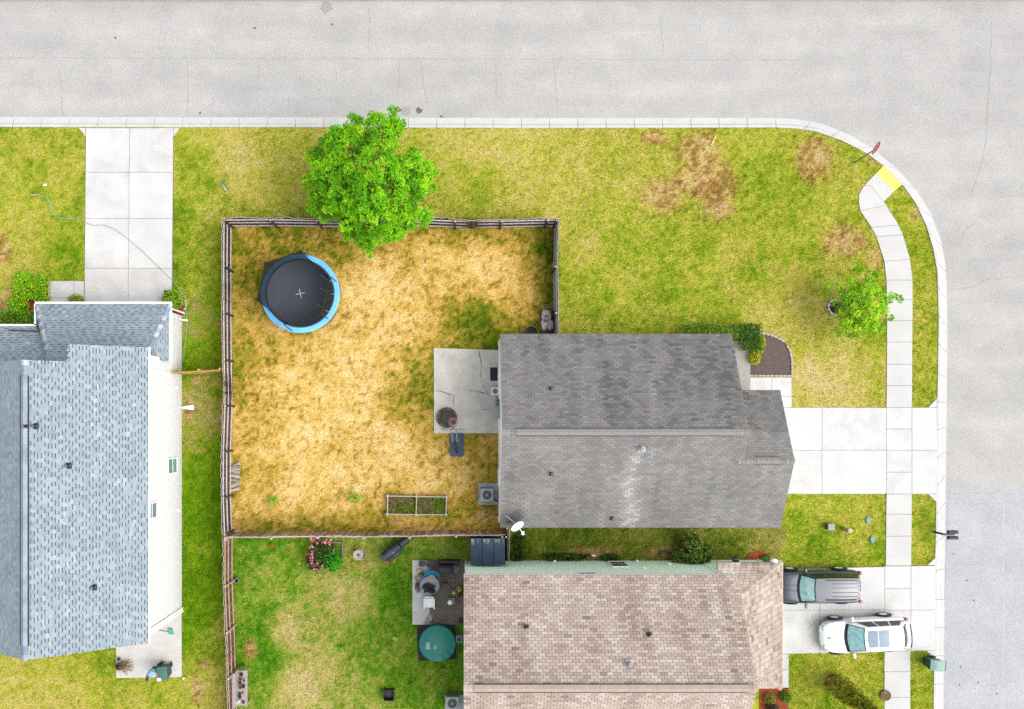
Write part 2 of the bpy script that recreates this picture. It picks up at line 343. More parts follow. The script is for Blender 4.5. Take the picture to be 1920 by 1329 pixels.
slab(rect(1400, 706.5, 1447, 742), wk); slab(rect(1447, 706.5, 1484, 743), wk); slab(rect(1450, 743, 1484, 763), wk); bed(rect(1401, 707, 1483, 762), wk)
slab(rect(1466, 1225, 1478.5, 1254), wk); slab(rect(1466, 1254, 1478.5, 1290), wk)
pt = flatwork('patio_corner_house'); slab([(813, 653), (940, 657), (940, 811.5), (813.5, 811.5)], pt, M_patio, 0.07)
for c in [[(897, 655), (903, 680), (902, 706)], [(814, 732), (835, 734), (852, 741), (850, 760)], [(880, 731), (900, 734), (912, 737)], [(905, 722), (912, 732), (916, 742)], [(903, 765), (920, 766)]]:
    m = MB(); ribbon(m, c, 0.03, 0.074, 0.6); m.build('crack', mat('patio_crack', A(120, 108, 92), 1), pt)
pt2 = flatwork('patio_south_house'); slab([(773, 1049), (880, 1049), (880, 1170), (773, 1170)], pt2, mat('patio_dirty', A(244, 240, 234), 0.9, var=0.08, scale=14, var2=0.1, scale2=2), 0.06)
def blob(px, py, rx, ry, z, parent, material, name, n=26, rough=0.25):
    ph = [random.random() * 6.28 for _ in range(4)]; V = []
    for i in range(n):
        a = 6.2832 * i / n; k = 1 + rough * (math.sin(2 * a + ph[0]) * 0.5 + math.sin(3 * a + ph[1]) * 0.4 + math.sin(5 * a + ph[2]) * 0.35 + random.uniform(-.3, .3))
        q = W(px + rx * k * math.cos(a), py + ry * k * math.sin(a)); V.append((q[0], q[1], z))
    return MB().add(V, [tuple(range(n - 1, -1, -1))]).build(name, material, parent)
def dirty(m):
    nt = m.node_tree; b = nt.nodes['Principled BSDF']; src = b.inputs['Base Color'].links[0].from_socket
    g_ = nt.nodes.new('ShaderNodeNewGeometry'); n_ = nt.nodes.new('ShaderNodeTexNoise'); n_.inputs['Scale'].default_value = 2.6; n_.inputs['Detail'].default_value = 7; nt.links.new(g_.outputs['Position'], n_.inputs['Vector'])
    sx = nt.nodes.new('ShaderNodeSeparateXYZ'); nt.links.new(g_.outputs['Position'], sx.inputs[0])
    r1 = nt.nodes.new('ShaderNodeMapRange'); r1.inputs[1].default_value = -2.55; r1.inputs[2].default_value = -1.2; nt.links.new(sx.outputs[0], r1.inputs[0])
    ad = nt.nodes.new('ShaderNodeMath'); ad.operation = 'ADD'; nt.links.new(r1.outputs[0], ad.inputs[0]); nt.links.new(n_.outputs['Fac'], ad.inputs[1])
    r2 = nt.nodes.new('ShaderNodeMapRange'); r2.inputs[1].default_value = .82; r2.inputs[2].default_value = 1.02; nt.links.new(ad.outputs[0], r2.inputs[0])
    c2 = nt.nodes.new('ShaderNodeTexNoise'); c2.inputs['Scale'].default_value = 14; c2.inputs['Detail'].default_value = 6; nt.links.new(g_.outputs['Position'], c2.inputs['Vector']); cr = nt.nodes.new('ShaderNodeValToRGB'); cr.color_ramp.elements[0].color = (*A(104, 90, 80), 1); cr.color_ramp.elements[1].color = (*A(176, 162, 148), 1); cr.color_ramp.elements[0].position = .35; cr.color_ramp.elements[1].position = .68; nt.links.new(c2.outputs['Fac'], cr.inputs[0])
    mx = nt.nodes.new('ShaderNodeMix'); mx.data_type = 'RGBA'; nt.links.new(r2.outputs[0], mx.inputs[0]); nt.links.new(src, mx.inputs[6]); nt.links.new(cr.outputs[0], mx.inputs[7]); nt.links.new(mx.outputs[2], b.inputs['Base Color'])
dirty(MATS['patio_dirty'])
M_grime = mat('patio_grime', A(128, 114, 102), 1.0, var=0.3, scale=9, var2=0.18, scale2=2, bump=0.5, bscale=40)
pt3 = flatwork('patio_left_house'); slab([(218, 1150), (341, 1120), (341.5, 1268), (218, 1270)], pt3, mat('patio_pale', A(240, 237, 230), 0.88, var=0.05, scale=14, var2=0.07, scale2=1.5), 0.05)
slab(rect(896, 904, 940, 945.5), flatwork('condenser_pad'), mat('pad_conc', A(224, 221, 216), 0.9, var=0.07, scale=14), 0.08)
slab(rect(834, 1301, 880, 1360), flatwork('condenser_pad_south'), MATS['pad_conc'], 0.08)
# ------------------------------------------------------------------ lawn
YARD = [(417, 408), (1048, 408), (1048, 627), (958, 660), (958, 1006), (417, 1006)]
SOUTH = [(419, 1006), (958, 1006), (880, 1060), (880, 1500), (428, 1500)]
STRIP = [(338, 575), (417, 520), (417, 1010), (420, 1150), (338, 1230)]
BETW = [(958, 985), (1475, 985), (1475, 1004), (1450, 1060), (880, 1060), (958, 1006)]
CTRL = {
 'yard': [(450, 450, .5), (450, 600, .48), (460, 750, .65), (460, 850, .75), (470, 950, .8), (520, 950, .8), (600, 900, .85), (560, 700, .8), (600, 800, .9), (640, 650, .85), (680, 560, .9), (720, 520, .95), (760, 700, .72), (780, 600, .85), (820, 520, .88), (900, 500, .85), (960, 470, .75), (990, 550, .75), (900, 595, .22), (860, 635, .35), (920, 630, .2), (790, 690, .25), (785, 735, .3), (800, 650, .45), (790, 780, .45), (740, 850, .95), (700, 800, .98), (650, 900, .9), (800, 880, .9), (860, 880, .75), (900, 850, .55), (920, 900, .35), (870, 960, .5), (700, 985, .4), (600, 990, .35), (500, 990, .35), (442, 700, .4), (442, 900, .4), (560, 450, .45), (650, 470, .5), (700, 440, .4), (850, 440, .45), (950, 440, .4), (1030, 470, .28), (1030, 560, .28), (800, 950, .7), (760, 960, .6), (560, 640, .65), (520, 540, .45), (880, 545, .75), (740, 610, .9), (680, 700, .92)],
 'main': [(450, 290, .62), (520, 350, .5), (340, 450, .2), (360, 300, .35), (380, 480, .25), (560, 270, .48), (850, 280, .52), (900, 350, .45), (950, 300, .58), (1100, 270, .5), (1150, 330, .52), (1100, 420, .48), (1200, 470, .35), (1100, 500, .42), (1150, 560, .36), (1300, 480, .34), (1400, 500, .38), (1430, 300, .36), (1400, 400, .42), (1500, 400, .35), (1450, 560, .46), (1350, 590, .34), (1250, 600, .3), (1510, 640, .46), (1600, 700, .66), (1560, 740, .7), (1540, 722, .82), (1510, 715, .7), (1640, 730, .45), (1500, 740, .62), (1650, 640, .3), (30, 300, .38), (120, 270, .38), (60, 350, .34), (100, 450, .24), (30, 420, .46), (20, 480, .5), (130, 540, .2), (40, 1250, .5), (150, 1280, .56), (200, 1240, .3), (100, 1310, .56), (300, 1300, .36), (380, 1230, .32), (390, 1290, .58), (360, 1200, .25), (1560, 950, .3), (1600, 1000, .38), (1520, 1030, .22), (1735, 1000, .36), (1735, 600, .3), (1735, 700, .38), (1560, 1250, .42), (1650, 1040, .18), (1500, 1290, .3), (1735, 1290, .32)],
 'south': [(460, 1040, .2), (500, 1080, .3), (560, 1060, .25), (600, 1100, .62), (650, 1110, .62), (540, 1190, .8), (500, 1230, .12), (480, 1280, .25), (560, 1280, .85), (620, 1260, .62), (700, 1180, .25), (720, 1250, .3), (700, 1310, .42), (750, 1100, .22), (760, 1250, .18), (800, 1290, .22), (850, 1270, .15), (660, 1200, .3), (480, 1160, .15), (590, 1150, .4)],
 'strip': [(360, 700, .16), (400, 900, .12), (370, 600, .4), (385, 560, .3), (365, 660, .3), (360, 1000, .1), (380, 1150, .2), (370, 715, .6), (356, 760, .6)],
 'betw': [(1000, 1020, .25), (1200, 1020, .3), (1440, 1010, .45), (1380, 1020, .35)]}
_X = [0, .2, .38, .55, .75, 1]
LUT = {'main': (_X, [(98, 138, 16), (142, 168, 34), (180, 185, 58), (203, 194, 86), (218, 199, 120), (227, 208, 150)]),
       'yard': (_X, [(94, 124, 16), (138, 146, 32), (190, 164, 60), (223, 183, 88), (243, 204, 118), (252, 224, 156)]),
       'south': (_X, [(70, 130, 10), (106, 158, 28), (150, 174, 58), (190, 184, 94), (214, 194, 126), (224, 206, 152)]),
       'strip': (_X, [(94, 140, 6), (122, 162, 14), (152, 176, 36), (176, 168, 84), (200, 182, 124), (214, 196, 144)]),
       'betw': (_X, [(80, 106, 20), (108, 130, 30), (142, 150, 54), (172, 158, 84), (196, 176, 112), (206, 188, 126)])}
BROWN = [(1315, 285, 46, 40), (1340, 350, 42, 55), (1240, 368, 42, 34), (1350, 390, 30, 26), (1228, 258, 26, 14), (1300, 340, 40, 30), (1528, 298, 40, 44), (1585, 452, 46, 32), (1640, 484, 18, 26), (6, 470, 14, 32), (8, 575, 16, 30), (370, 1290, 12, 26), (385, 1245, 14, 10), (470, 1215, 14, 22), (730, 1050, 14, 8), (690, 1060, 20, 8), (905, 968, 24, 14), (1110, 1035, 60, 12), (1250, 1035, 40, 12), (1640, 300, 14, 12), (1720, 400, 10, 14), (356, 768, 9, 20), (369, 712, 13, 11), (405, 715, 10, 8)]
def lawn_colour(x, y, jit=None):
    px = x * S + CX; py = CY - y * S
    out = np.zeros((len(px), 3)); reg = np.zeros(len(px), int)
    names = ['main', 'yard', 'south', 'strip', 'betw']
    reg[inpoly(px, py, STRIP)] = 3; reg[inpoly(px, py, SOUTH)] = 2; reg[inpoly(px, py, BETW)] = 4; reg[inpoly(px, py, YARD)] = 1
    n1 = fbm(x, y, 0.55, 3); n2 = fbm(x + 40, y, 2.2, 3); n3 = fbm(x, y + 70, 6.5, 3)
    for i, nm in enumerate(names):
        m = reg == i
        if not m.any(): continue
        qx = px[m]; qy = py[m]; ws = 1e-9; ds = 0
        for cx, cy, d in CTRL[nm]:
            w = 1.0 / (((qx - cx) ** 2 + (qy - cy) ** 2) / 900.0 + 0.4) ** 1.6; ws = ws + w; ds = ds + w * d
        k = 1.4 if nm == 'yard' else 1.0; ds = ds - (.10 * ws if nm == 'yard' else 0)
        d = ds / ws + k * (0.34 * (n1[m] - .5) + 0.40 * (n2[m] - .5) + 0.55 * (n3[m] - .5))
        if jit is not None: d = d + jit[m]
        d = np.clip(d, 0, 1); xs, cs = LUT[nm]; cs = np.array(cs, float)
        out[m] = np.stack([np.interp(d, xs, cs[:, j]) for j in range(3)], 1)
    out *= (1 - np.where(reg == 1, .15, .05) * np.clip((.37 - n3) / .07, 0, 1))[:, None]
    for cx, cy, rx, ry in BROWN:
        e = np.sqrt(((px - cx) / rx) ** 2 + ((py - cy) / ry) ** 2) + 0.9 * (n2 - .5) + 0.7 * (n3 - .5)
        a = np.clip((1.1 - e) / 0.4, 0, 1)[:, None] * 0.8
        tt = n3 * .6 + n2 * .4 + (jit * .9 if jit is not None else 0)
        bc = np.stack([np.interp(tt, [.2, .42, .52, .62, .8], v) for v in ((130, 178, 216, 228, 200), (100, 134, 174, 200, 190), (50, 74, 114, 156, 98))], 1)
        out = out * (1 - a) + bc * a
    return s2l(out) / (K * 0.80)
def lot_mask(px, py):
    return inpoly(px, py, [tuple(p) for p in (at_arc(ki, TT) * 0.92 + at_arc(ko, TT) * 0.08)] + [(1700, 1640), (-420, 1640)])
step = 0.13
gx = np.arange(-31, 27, step); gy = np.arange(-21.5, 16.6, step); GX, GY = np.meshgrid(gx, gy)
vx, vy = GX.ravel(), GY.ravel()
lc = lawn_colour(vx, vy); bumpz = 0.02 * (fbm(vx, vy, 0.6, 2) - 0.5) - 0.008
nx, ny = len(gx), len(gy); idx = np.arange(nx * ny).reshape(ny, nx)
Fq = np.stack([idx[:-1, :-1], idx[:-1, 1:], idx[1:, 1:], idx[1:, :-1]], -1).reshape(-1, 4)
cxm = vx[Fq].mean(1) * S + CX; cym = CY - vy[Fq].mean(1) * S
Fq = Fq[lot_mask(cxm, cym)]
M_lawn = mat('lawn', 'Col', 1.0, var=0.32, scale=24, bump=0.7, bscale=40, spec=0.05)
lawn = tag(np_mesh('lawn', np.c_[vx, vy, bumpz], Fq, M_lawn, None, lc, True), kind='structure')
BEDS = [[(52, 520), (92, 525), (95, 600), (0, 612), (0, 590), (30, 585)], [(308, 545), (345, 548), (350, 580), (342, 592), (310, 592)], [(1404, 622), (1450, 629), (1472, 643), (1482, 662), (1485, 705), (1404, 706)],
        [(1395, 1050), (1405, 1036), (1425, 1031), (1443, 1038), (1448, 1050)], [(1424, 1288), (1478, 1288), (1476, 1400), (1424, 1400)], rect(727, 929, 838, 966)]
GREY_PX = [(935, 640), (1410, 640), (1410, 735), (1460, 735), (1460, 982), (935, 982)]
NOGRASS = [rect(-400, 590, 341, 1147), GREY_PX, rect(874, 1051, 1445, 1600)] + BEDS
tot = 1000000
bx = RNG.uniform(-29, 26.6, tot); by = RNG.uniform(-18.5, 16.2, tot)
# clump the blades a little
bx += 0.03 * np.sin(by * 37 + bx * 11); by += 0.03 * np.sin(bx * 41)
bp, bq = bx * S + CX, CY - by * S
keep = inpoly(bp, bq, [tuple(p) for p in ki] + [(1700, 1640), (-420, 1640)])
for poly in CONC + NOGRASS: keep &= ~inpoly(bp, bq, poly)
bx, by = bx[keep], by[keep]; nb = len(bx)
bc = lawn_colour(bx, by, RNG.normal(0, 0.18, nb))
inyard = inpoly(bx * S + CX, CY - by * S, YARD)
ln = RNG.uniform(0.05, 0.115, nb) * np.where(inyard, 0.8, 1.0); wd = RNG.uniform(0.007, 0.014, nb); az = RNG.uniform(0, 6.2832, nb); lean = RNG.uniform(0.35, 1.0, nb)
hz = ln * np.sqrt(np.clip(1 - lean ** 2, 0.05, 1)); hx = ln * lean
dx, dy = np.cos(az), np.sin(az)
V = np.zeros((nb, 3, 3)); V[:, 0] = np.c_[bx - dy * wd, by + dx * wd, np.full(nb, -0.012)]; V[:, 1] = np.c_[bx + dy * wd, by - dx * wd, np.full(nb, -0.012)]; V[:, 2] = np.c_[bx + dx * hx, by + dy * hx, hz + 0.004]
bc = bc * RNG.uniform(0.7, 1.5, (nb, 1)) * (1 + RNG.normal(0, 0.07, (nb, 3)))
M_grass = leafmat('grass_blade')
gr = np_mesh('grass', V.reshape(-1, 3), np.arange(nb * 3).reshape(-1, 3), M_grass, None, np.repeat(np.clip(bc, 0.004, 0.8), 3, 0))
tag(gr, 'mown lawn grass, green with straw coloured dry areas', None, kind='stuff')
# ------------------------------------------------------------------ shingled roofs
def siding(name, rgb):
    m = mat(name, rgb, 0.75, var=0.03, scale=3); nt = m.node_tree; b = nt.nodes['Principled BSDF']
    g_ = nt.nodes.new('ShaderNodeNewGeometry'); sp = nt.nodes.new('ShaderNodeSeparateXYZ'); nt.links.new(g_.outputs['Position'], sp.inputs[0])
    mt = nt.nodes.new('ShaderNodeMath'); mt.operation = 'MULTIPLY'; mt.inputs[1].default_value = 1 / 0.127; nt.links.new(sp.outputs[2], mt.inputs[0])
    fr = nt.nodes.new('ShaderNodeMath'); fr.operation = 'FRACT'; nt.links.new(mt.outputs[0], fr.inputs[0])
    bp = nt.nodes.new('ShaderNodeBump'); bp.inputs['Strength'].default_value = 0.8; bp.inputs['Distance'].default_value = 0.012; bp.invert = True
    nt.links.new(fr.outputs[0], bp.inputs['Height']); nt.links.new(bp.outputs[0], b.inputs['Normal']); return m
class Shingler:
    """lays courses of tabs on planar roof faces; the 300 that show largest become objects, the rest one mesh"""
    def __init__(s, roof, palette, tone, style, jw=0.015, ju=0.005):
        s.jw = jw; s.ju = ju; s.roof = roof; s.pal = palette; s.tone = tone; s.style = style; s.tabs = []
    def plane(s, pts, expo=0.143):
        P = [Vector(p) for p in pts]; u = (P[1] - P[0]).normalized(); n = Vector((0, 0, 0))
        for i in range(len(P)): n += (P[i] - P[0]).cross(P[(i + 1) % len(P)] - P[0])
        n.normalize()
        if n.z < 0: n = -n
        v = n.cross(u)
        Q = [((p - P[0]).dot(u), (p - P[0]).dot(v)) for p in P]
        if max(q[1] for q in Q) < 0.05: v = -v; Q = [(q[0], -q[1]) for q in Q]
        def spans(t):
            xs = []
            for i in range(len(Q)):
                (a, b), (c, d) = Q[i], Q[(i + 1) % len(Q)]
                if (b > t) != (d > t): xs.append(a + (c - a) * (t - b) / (d - b))
            xs.sort(); return [(xs[i], xs[i + 1]) for i in range(0, len(xs) - 1, 2)]
        vmax = max(q[1] for q in Q); k = 0
        while k * expo < vmax - 0.02:
            v0, v1 = k * expo, min((k + 1) * expo, vmax - 0.001); s0, s1 = spans(v0 + 0.002), spans(v1 - 0.002)
            if len(s0) != len(s1): s1 = s0
            for (a0, b0), (a1, b1) in zip(s0, s1):
                alt = random.random() < .5; x = min(a0, a1) - (0.152 * (k % 2) if s.style == 'tab' else random.random() * 0.25); end = max(b0, b1)
                while x < end - 0.01:
                    w = 0.305 if s.style == 'tab' else random.choice((0.17, 0.2, 0.23)); y = x + w; alt = not alt
                    l0, l1, r0, r1 = max(x, a0), max(x, a1), min(y, b0), min(y, b1)
                    if r0 - l0 > 0.02 or r1 - l1 > 0.02:
                        r0 = max(r0, l0); r1 = max(r1, l1)
                        c = P[0] + u * ((x + y) / 2) + v * ((v0 + v1) / 2)
                        full = abs(l0 - x) + abs(l1 - x) + abs(r0 - y) + abs(r1 - y) < 1e-6 and v1 - v0 > expo - 0.002
                        gap = 0.0
                        if s.style == 'arch': gap = 0.045 if alt and random.random() < .9 else 0.0
                        t = s.tone(c.x, c.y, c.z)
                        s.tabs.append((P[0], u, v, n, l0, l1, r0, r1, v0, v1, gap, int(min(max(t, 0), 0.999) * len(s.pal)), full, c, w))
                    x = y
            k += 1
    def finish(s):
        def seen(c):
            f = H / (H - c.z); px = CX + c.x * S * f; py = CY - c.y * S * f; return 3 < px < 1917 and 3 < py < 1326
        cand = [t for t in s.tabs if t[12] and seen(t[13])]; cand.sort(key=lambda t: -t[13].z * 10 - t[14])
        top = set(id(t) for t in cand[:300]); cache = {}; VV = []; FF = []; CC = []
        off = wloc(s.roof)
        def corners(t, org):
            P0, u, v, n, l0, l1, r0, r1, v0, v1, gap = t[:11]; g2 = 0.005
            lo = v0 + 0.006 + gap; tl, tu = 0.016, 0.006
            g2 = 0.001 if s.style == 'arch' else s.ju; lo = v0 + (0.0 if s.style == 'arch' else s.jw) + gap
            pts = []
            for (h0, h1) in ((0.001, 0.001), (tl, tu)):
                pts += [u * (l0 + g2) + v * lo + n * h0, u * (r0 - g2) + v * lo + n * h0, u * (r1 - g2) + v * (v1 + 0.004) + n * h1, u * (l1 + g2) + v * (v1 + 0.004) + n * h1]
            return [P0 + p - org for p in pts]
        F0 = [(4, 5, 6, 7), (0, 1, 5, 4), (1, 2, 6, 5), (3, 0, 4, 7), (2, 3, 7, 6)]
        for t in s.tabs:
            col = s.pal[t[11]]
            if id(t) in top:
                org = t[0] + t[1] * t[4] + t[2] * t[8]; key = (tuple(round(q, 3) for q in t[3]), round(t[14], 3), round(t[10], 3), t[11])
                me = cache.get(key)
                if me is None:
                    me = bpy.data.meshes.new('shingle'); me.from_pydata([tuple(p) for p in corners(t, org)], [], F0); me.materials.append(M_shingle)
                    at = me.color_attributes.new('Col', 'FLOAT_COLOR', 'POINT')
                    for d in at.data: d.color = (*col, 1)
                    cache[key] = me
                o = bpy.data.objects.new('shingle', me); o.location = org - off; link(o, s.roof)
            else:
                b = len(VV); VV += [tuple(p) for p in corners(t, Vector((0, 0, 0)))]; FF += [tuple(i + b for i in f) for f in F0]; CC += [col] * 8
        o = np_mesh('shingle_field', np.array(VV), np.array(FF), M_shingle, s.roof, np.array(CC)); o['kind'] = 'stuff'
def palette(cols): return [A(*c) for c in cols]
def cap_row(a, b, w, cols, parent, n_dir=None, step=0.2, lift=0.03):
    """ridge or hip cap shingles, folded, one piece each"""
    a = Vector(a); b = Vector(b); d = (b - a); L_ = d.length; d.normalize(); sd_ = d.cross(Vector((0, 0, 1))).normalized(); k = max(1, int(L_ / step))
    for i in range(k):
        p = a + d * (L_ * i / k); q = a + d * (L_ * (i + 1) / k + 0.02)
        V = []
        for r_, e in ((p, 0.012), (q, 0.0)):
            V += [r_ - sd_ * w + Vector((0, 0, lift - 0.55 * w + e)), r_ + Vector((0, 0, lift + e)), r_ + sd_ * w + Vector((0, 0, lift - 0.55 * w + e))]
        V += [x - Vector((0, 0, 0.02)) for x in V[:3]]
        o = MB().add([tuple(x) for x in V], [(0, 3, 4, 1), (1, 4, 5, 2), (6, 0, 1, 7), (7, 1, 2, 8)]).build('cap_shingle', M_shingle, parent)
        at = o.data.color_attributes.new('Col', 'FLOAT_COLOR', 'POINT'); c = A(*random.choice(cols))
        for q_ in at.data: q_.color = (*c, 1)
def ridge_vent(a, b, w, material, parent, slope=0.55):
    a = Vector(a); b = Vector(b); d = (b - a).normalized(); s_ = d.cross(Vector((0, 0, 1))).normalized() * w
    up = Vector((0, 0, 1)); V = []
    for p in (a, b): V += [p - s_ - up * (w * slope - 0.035), p + up * 0.045, p + s_ - up * (w * slope - 0.035), p + s_ - up * (w * slope + 0.01), p - s_ - up * (w * slope + 0.01)]
    o = MB().add([tuple(x) for x in V], [(0, 1, 6, 5), (1, 2, 7, 6), (2, 3, 8, 7), (4, 0, 5, 9), (4, 3, 2, 1, 0), (5, 6, 7, 8, 9)]).build('ridge_vent', material, parent)
    for sg in (-1, 1):
        q = s_ * (sg * 1.12); dz = up * (w * 1.12 * slope - 0.018)
        MB().beam(a + q - dz, b + q - dz, 0.05, 0.05).build('vent_slot', M_blackm, o)
    return o
def pipe_vent(p, parent, material=M_blackm, r=0.06, h=0.3, slope=(0, 0)):
    o = MB().lathe([(r * 2.1, -0.02), (r * 1.9, 0.03), (r * 1.1, 0.08), (r, h), (r * 0.7, h)], p, 12).build('roof_vent', material, parent, smooth=False)
    MB().box(p[0] - r * 1.9, p[0] + r * 1.9, p[1] - r * 1.9, p[1] + r * 1.9, p[2] - 0.03, p[2] + 0.035).build('flashing_or_shade', M_darkgrey if material is M_blackm else material, o)
    MB().cyl((p[0], p[1]), r * 0.75, p[2] + h - 0.01, p[2] + h + 0.006, 10).build('pipe_mouth', M_grey, o)
def window(parent, c, along, w, z0, z1, out, material=None, split=True, name='window', frame=0.06):
    """c: point on the wall face, along: 'x' or 'y', out: outward unit direction sign on the other axis"""
    def bx(m, a0, a1, d0, d1, e0, e1):
        lo, hi = sorted((out * d0, out * d1))
        if along == 'x': m.box(c[0] + a0, c[0] + a1, c[1] + lo, c[1] + hi, e0, e1)
        else: m.box(c[0] + lo, c[0] + hi, c[1] + a0, c[1] + a1, e0, e1)
        return m
    h = w / 2
    m = MB(); bx(m, -h, -h + frame, 0.005, 0.07, z0, z1); bx(m, h - frame, h, 0.005, 0.07, z0, z1); bx(m, -h + frame, h - frame, 0.005, 0.068, z0, z0 + frame); bx(m, -h + frame, h - frame, 0.005, 0.068, z1 - frame, z1)
    zc = (z0 + z1) / 2
    if split: bx(m, -h + frame, h - frame, 0.005, 0.06, zc - 0.03, zc + 0.03)
    o = m.build(name, M_white, parent)
    if split:
        bx(MB(), -h + frame, h - frame, 0.005, 0.045, z0 + frame, zc - 0.03).build('pane', material or M_glass, o); bx(MB(), -h + frame, h - frame, 0.005, 0.052, zc + 0.03, z1 - frame).build('pane', M_glass, o)
    else: bx(MB(), -h + frame, h - frame, 0.005, 0.045, z0 + frame, z1 - frame).build('pane', material or M_glass, o)
    return o
# ---------------- corner house (grey single storey)
EV = 2.7
def sl(y, e, pitch): return EV + (y - e) * pitch
PIT = 0.521
XL, XM, XG = 1.87, 13.88, 16.39
YN, YS = 4.23, -5.75; YR = (YN + YS) / 2; ZR = EV + (YN - YR) * PIT
GN = 1.38; GR = (GN + YS) / 2; ZG = EV + (GN - GR) * PIT
hs1 = thing('corner_house', 'single storey house with weathered grey shingle roof on the corner lot', 'house', (8, -0.8, 0))
M_sidw = siding('siding_white', (0.78, 0.78, 0.77)); M_sidg = siding('siding_green', (0.68, 0.82, 0.64)); M_sidl = siding('siding_pale', (0.53, 0.527, 0.515))
w_ = MB(); xw0, xw1, yw0, yw1 = XL + 0.02, XM - 0.35, YS + 0.3, YN - 0.3
def gable_walls(mb, x0, x1, y0, y1, zr, yr, zb=0.0, drop=0.13):
    k = PIT; z_e = zr - (yr - y0) * k - drop; z_e2 = zr - (y1 - yr) * k - drop
    sec = [(y0, zb), (y1, zb), (y1, z_e2), (yr, zr - drop), (y0, z_e)]
    mb.add([(x0, y, z) for y, z in sec] + [(x1, y, z) for y, z in sec], [(4, 3, 2, 1, 0), (5, 6, 7, 8, 9)] + [(i, (i + 1) % 5, 5 + (i + 1) % 5, 5 + i) for i in range(5)])
gable_walls(w_, xw0, xw1, yw0, yw1, ZR, YR); w_.build('wall', M_sidw, hs1)
w_ = MB(); gable_walls(w_, xw1 - 0.5, XG - 0.25, YS + 0.32, GN - 0.3, ZG, GR); w_.build('garage_wall', M_sidw, hs1)
M_edge = mat('drip_edge', A(120, 120, 120), 0.6)
NP = [(XM, YN, EV), (XL, YN, EV), (XL, YR, ZR), (XM, YR, ZR)]
SP = [(XL, YS, EV), (XG, YS, EV), (XG, GR, ZG), (XM, GR, ZG), (XM, YR, ZR), (XL, YR, ZR)]
GP = [(XG, GN, EV), (XM - 0.3, GN, EV), (XM - 0.3, GR, ZG), (XG, GR, ZG)]
rf = MB().slab(NP, 0.1).slab(SP, 0.1).build('roof', M_deck, hs1); rg = MB().slab(GP, 0.1).build('garage_roof', M_deck, hs1)
_n = lambda x, y, s: float(fbm(np.array([x + 50.0]), np.array([y + 50.0]), s, 3)[0])
def tone_grey(x, y, z):
    d = _n(x * 1.0, y * 0.35, 0.55) * 1.0
    t = 0.5 + (random.random() - 0.5) * 0.3 + (_n(x, y, 0.8) - 0.5) * 0.34 + (_n(x * 2.5, y * 0.3, 0.9) - 0.5) * 0.4
    if y > YR: t -= 0.2  # north slope darker: algae dirt plus its shading put into the tone
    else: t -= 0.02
    f = H / (H - z); px = CX + x * S * f; py = CY - y * S * f
    if 838 < py < 990:                             # washed streak below the metal vent
        c = 1200 - 20 * min(1, (py - 838) / 60) ; wdt = 9 + 4 * min(1, (py - 838) / 60)
        t += 0.5 * math.exp(-((px - c + random.uniform(-4, 4)) / (wdt * 1.35)) ** 2)
    if 700 < py < 770: t += 0.3 * math.exp(-((px - 1222 - (py - 700) * .06) / 4) ** 2)
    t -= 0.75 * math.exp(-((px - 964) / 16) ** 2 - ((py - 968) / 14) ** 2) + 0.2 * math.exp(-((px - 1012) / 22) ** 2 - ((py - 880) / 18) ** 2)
    t -= 0.10 * math.exp(-((px - 1300) / 90) ** 2 - ((py - 700) / 60) ** 2)
    return t
PG = palette([(112, 111, 110), (124, 122, 120), (134, 132, 129), (142, 139, 135), (148, 145, 141), (152, 150, 147), (157, 153, 149), (161, 160, 157), (166, 162, 157), (172, 169, 165), (178, 177, 175), (187, 181, 176), (197, 191, 185), (212, 205, 198)])
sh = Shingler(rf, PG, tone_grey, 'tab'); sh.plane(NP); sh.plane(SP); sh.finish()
sh = Shingler(rg, PG, tone_grey, 'tab'); sh.plane(GP); sh.finish()
CG = [(166, 162, 157), (174, 170, 165), (158, 155, 152)]
cap_row((XL, YR, ZR), (XM, YR, ZR), 0.16, CG, rf); cap_row((XM - 0.3, GR, ZG), (XG, GR, ZG), 0.16, CG, rg)
M_capg = mat('ridge_cap_grey', A(172, 168, 163), 0.9, var=0.1, scale=6)
ridge_vent((2.55, YR, ZR + 0.02), (13.25, YR, ZR + 0.02), 0.155, M_capg, rf); ridge_vent((14.5, GR, ZG + 0.02), (15.75, GR, ZG + 0.02), 0.155, M_capg, rg)
def on_roof(px, py, fn):
    x, y = W(px, py)[:2]; z = 3
    for _ in range(12):
        q = W(px, py, z); z = fn(q[0], q[1])
    return (q[0], q[1], z)
fg = lambda x, y: (EV + (YN - y) * PIT) if y > YR else (EV + (y - YS) * PIT)
for p in ((1034, 728), (1034, 887), (1148, 970)): pipe_vent(on_roof(*p, fg), hs1)
pipe_vent(on_roof(1203, 839, fg), hs1, M_galv, 0.1, 0.25)
for yy in (YN, YS): MB().box(XL, XM if yy > 0 else XG, yy - 0.015, yy + 0.015, EV - 0.16, EV - 0.004).build('fascia', M_edge, hs1)
M_pslab = mat('porch_concrete', A(196, 190, 180), 0.9, var=0.08, scale=7)
P_ = [W(1360, 640), W(1405, 640), W(1405, 735), W(1360, 735)]
MB().prism([p[:2] for p in P_], 0.0, 0.16).build('porch_slab', M_pslab, hs1)
MB().box(XL - 0.02, XL + 0.015, -0.1, 0.9, 0.06, 2.1).build('patio_door', M_glass, hs1); window(hs1, (XL + 0.02, 1.9), 'y', 1.4, 1.0, 2.1, -1); window(hs1, (XL + 0.02, -3.2), 'y', 0.9, 1.0, 2.1, -1)
for yy in (YN - 0.27, YS + 0.27): MB().box(XL - 0.015, XL + 0.07, yy - 0.06, yy + 0.06, 0, EV - 0.2).build('corner_trim', M_white, hs1)
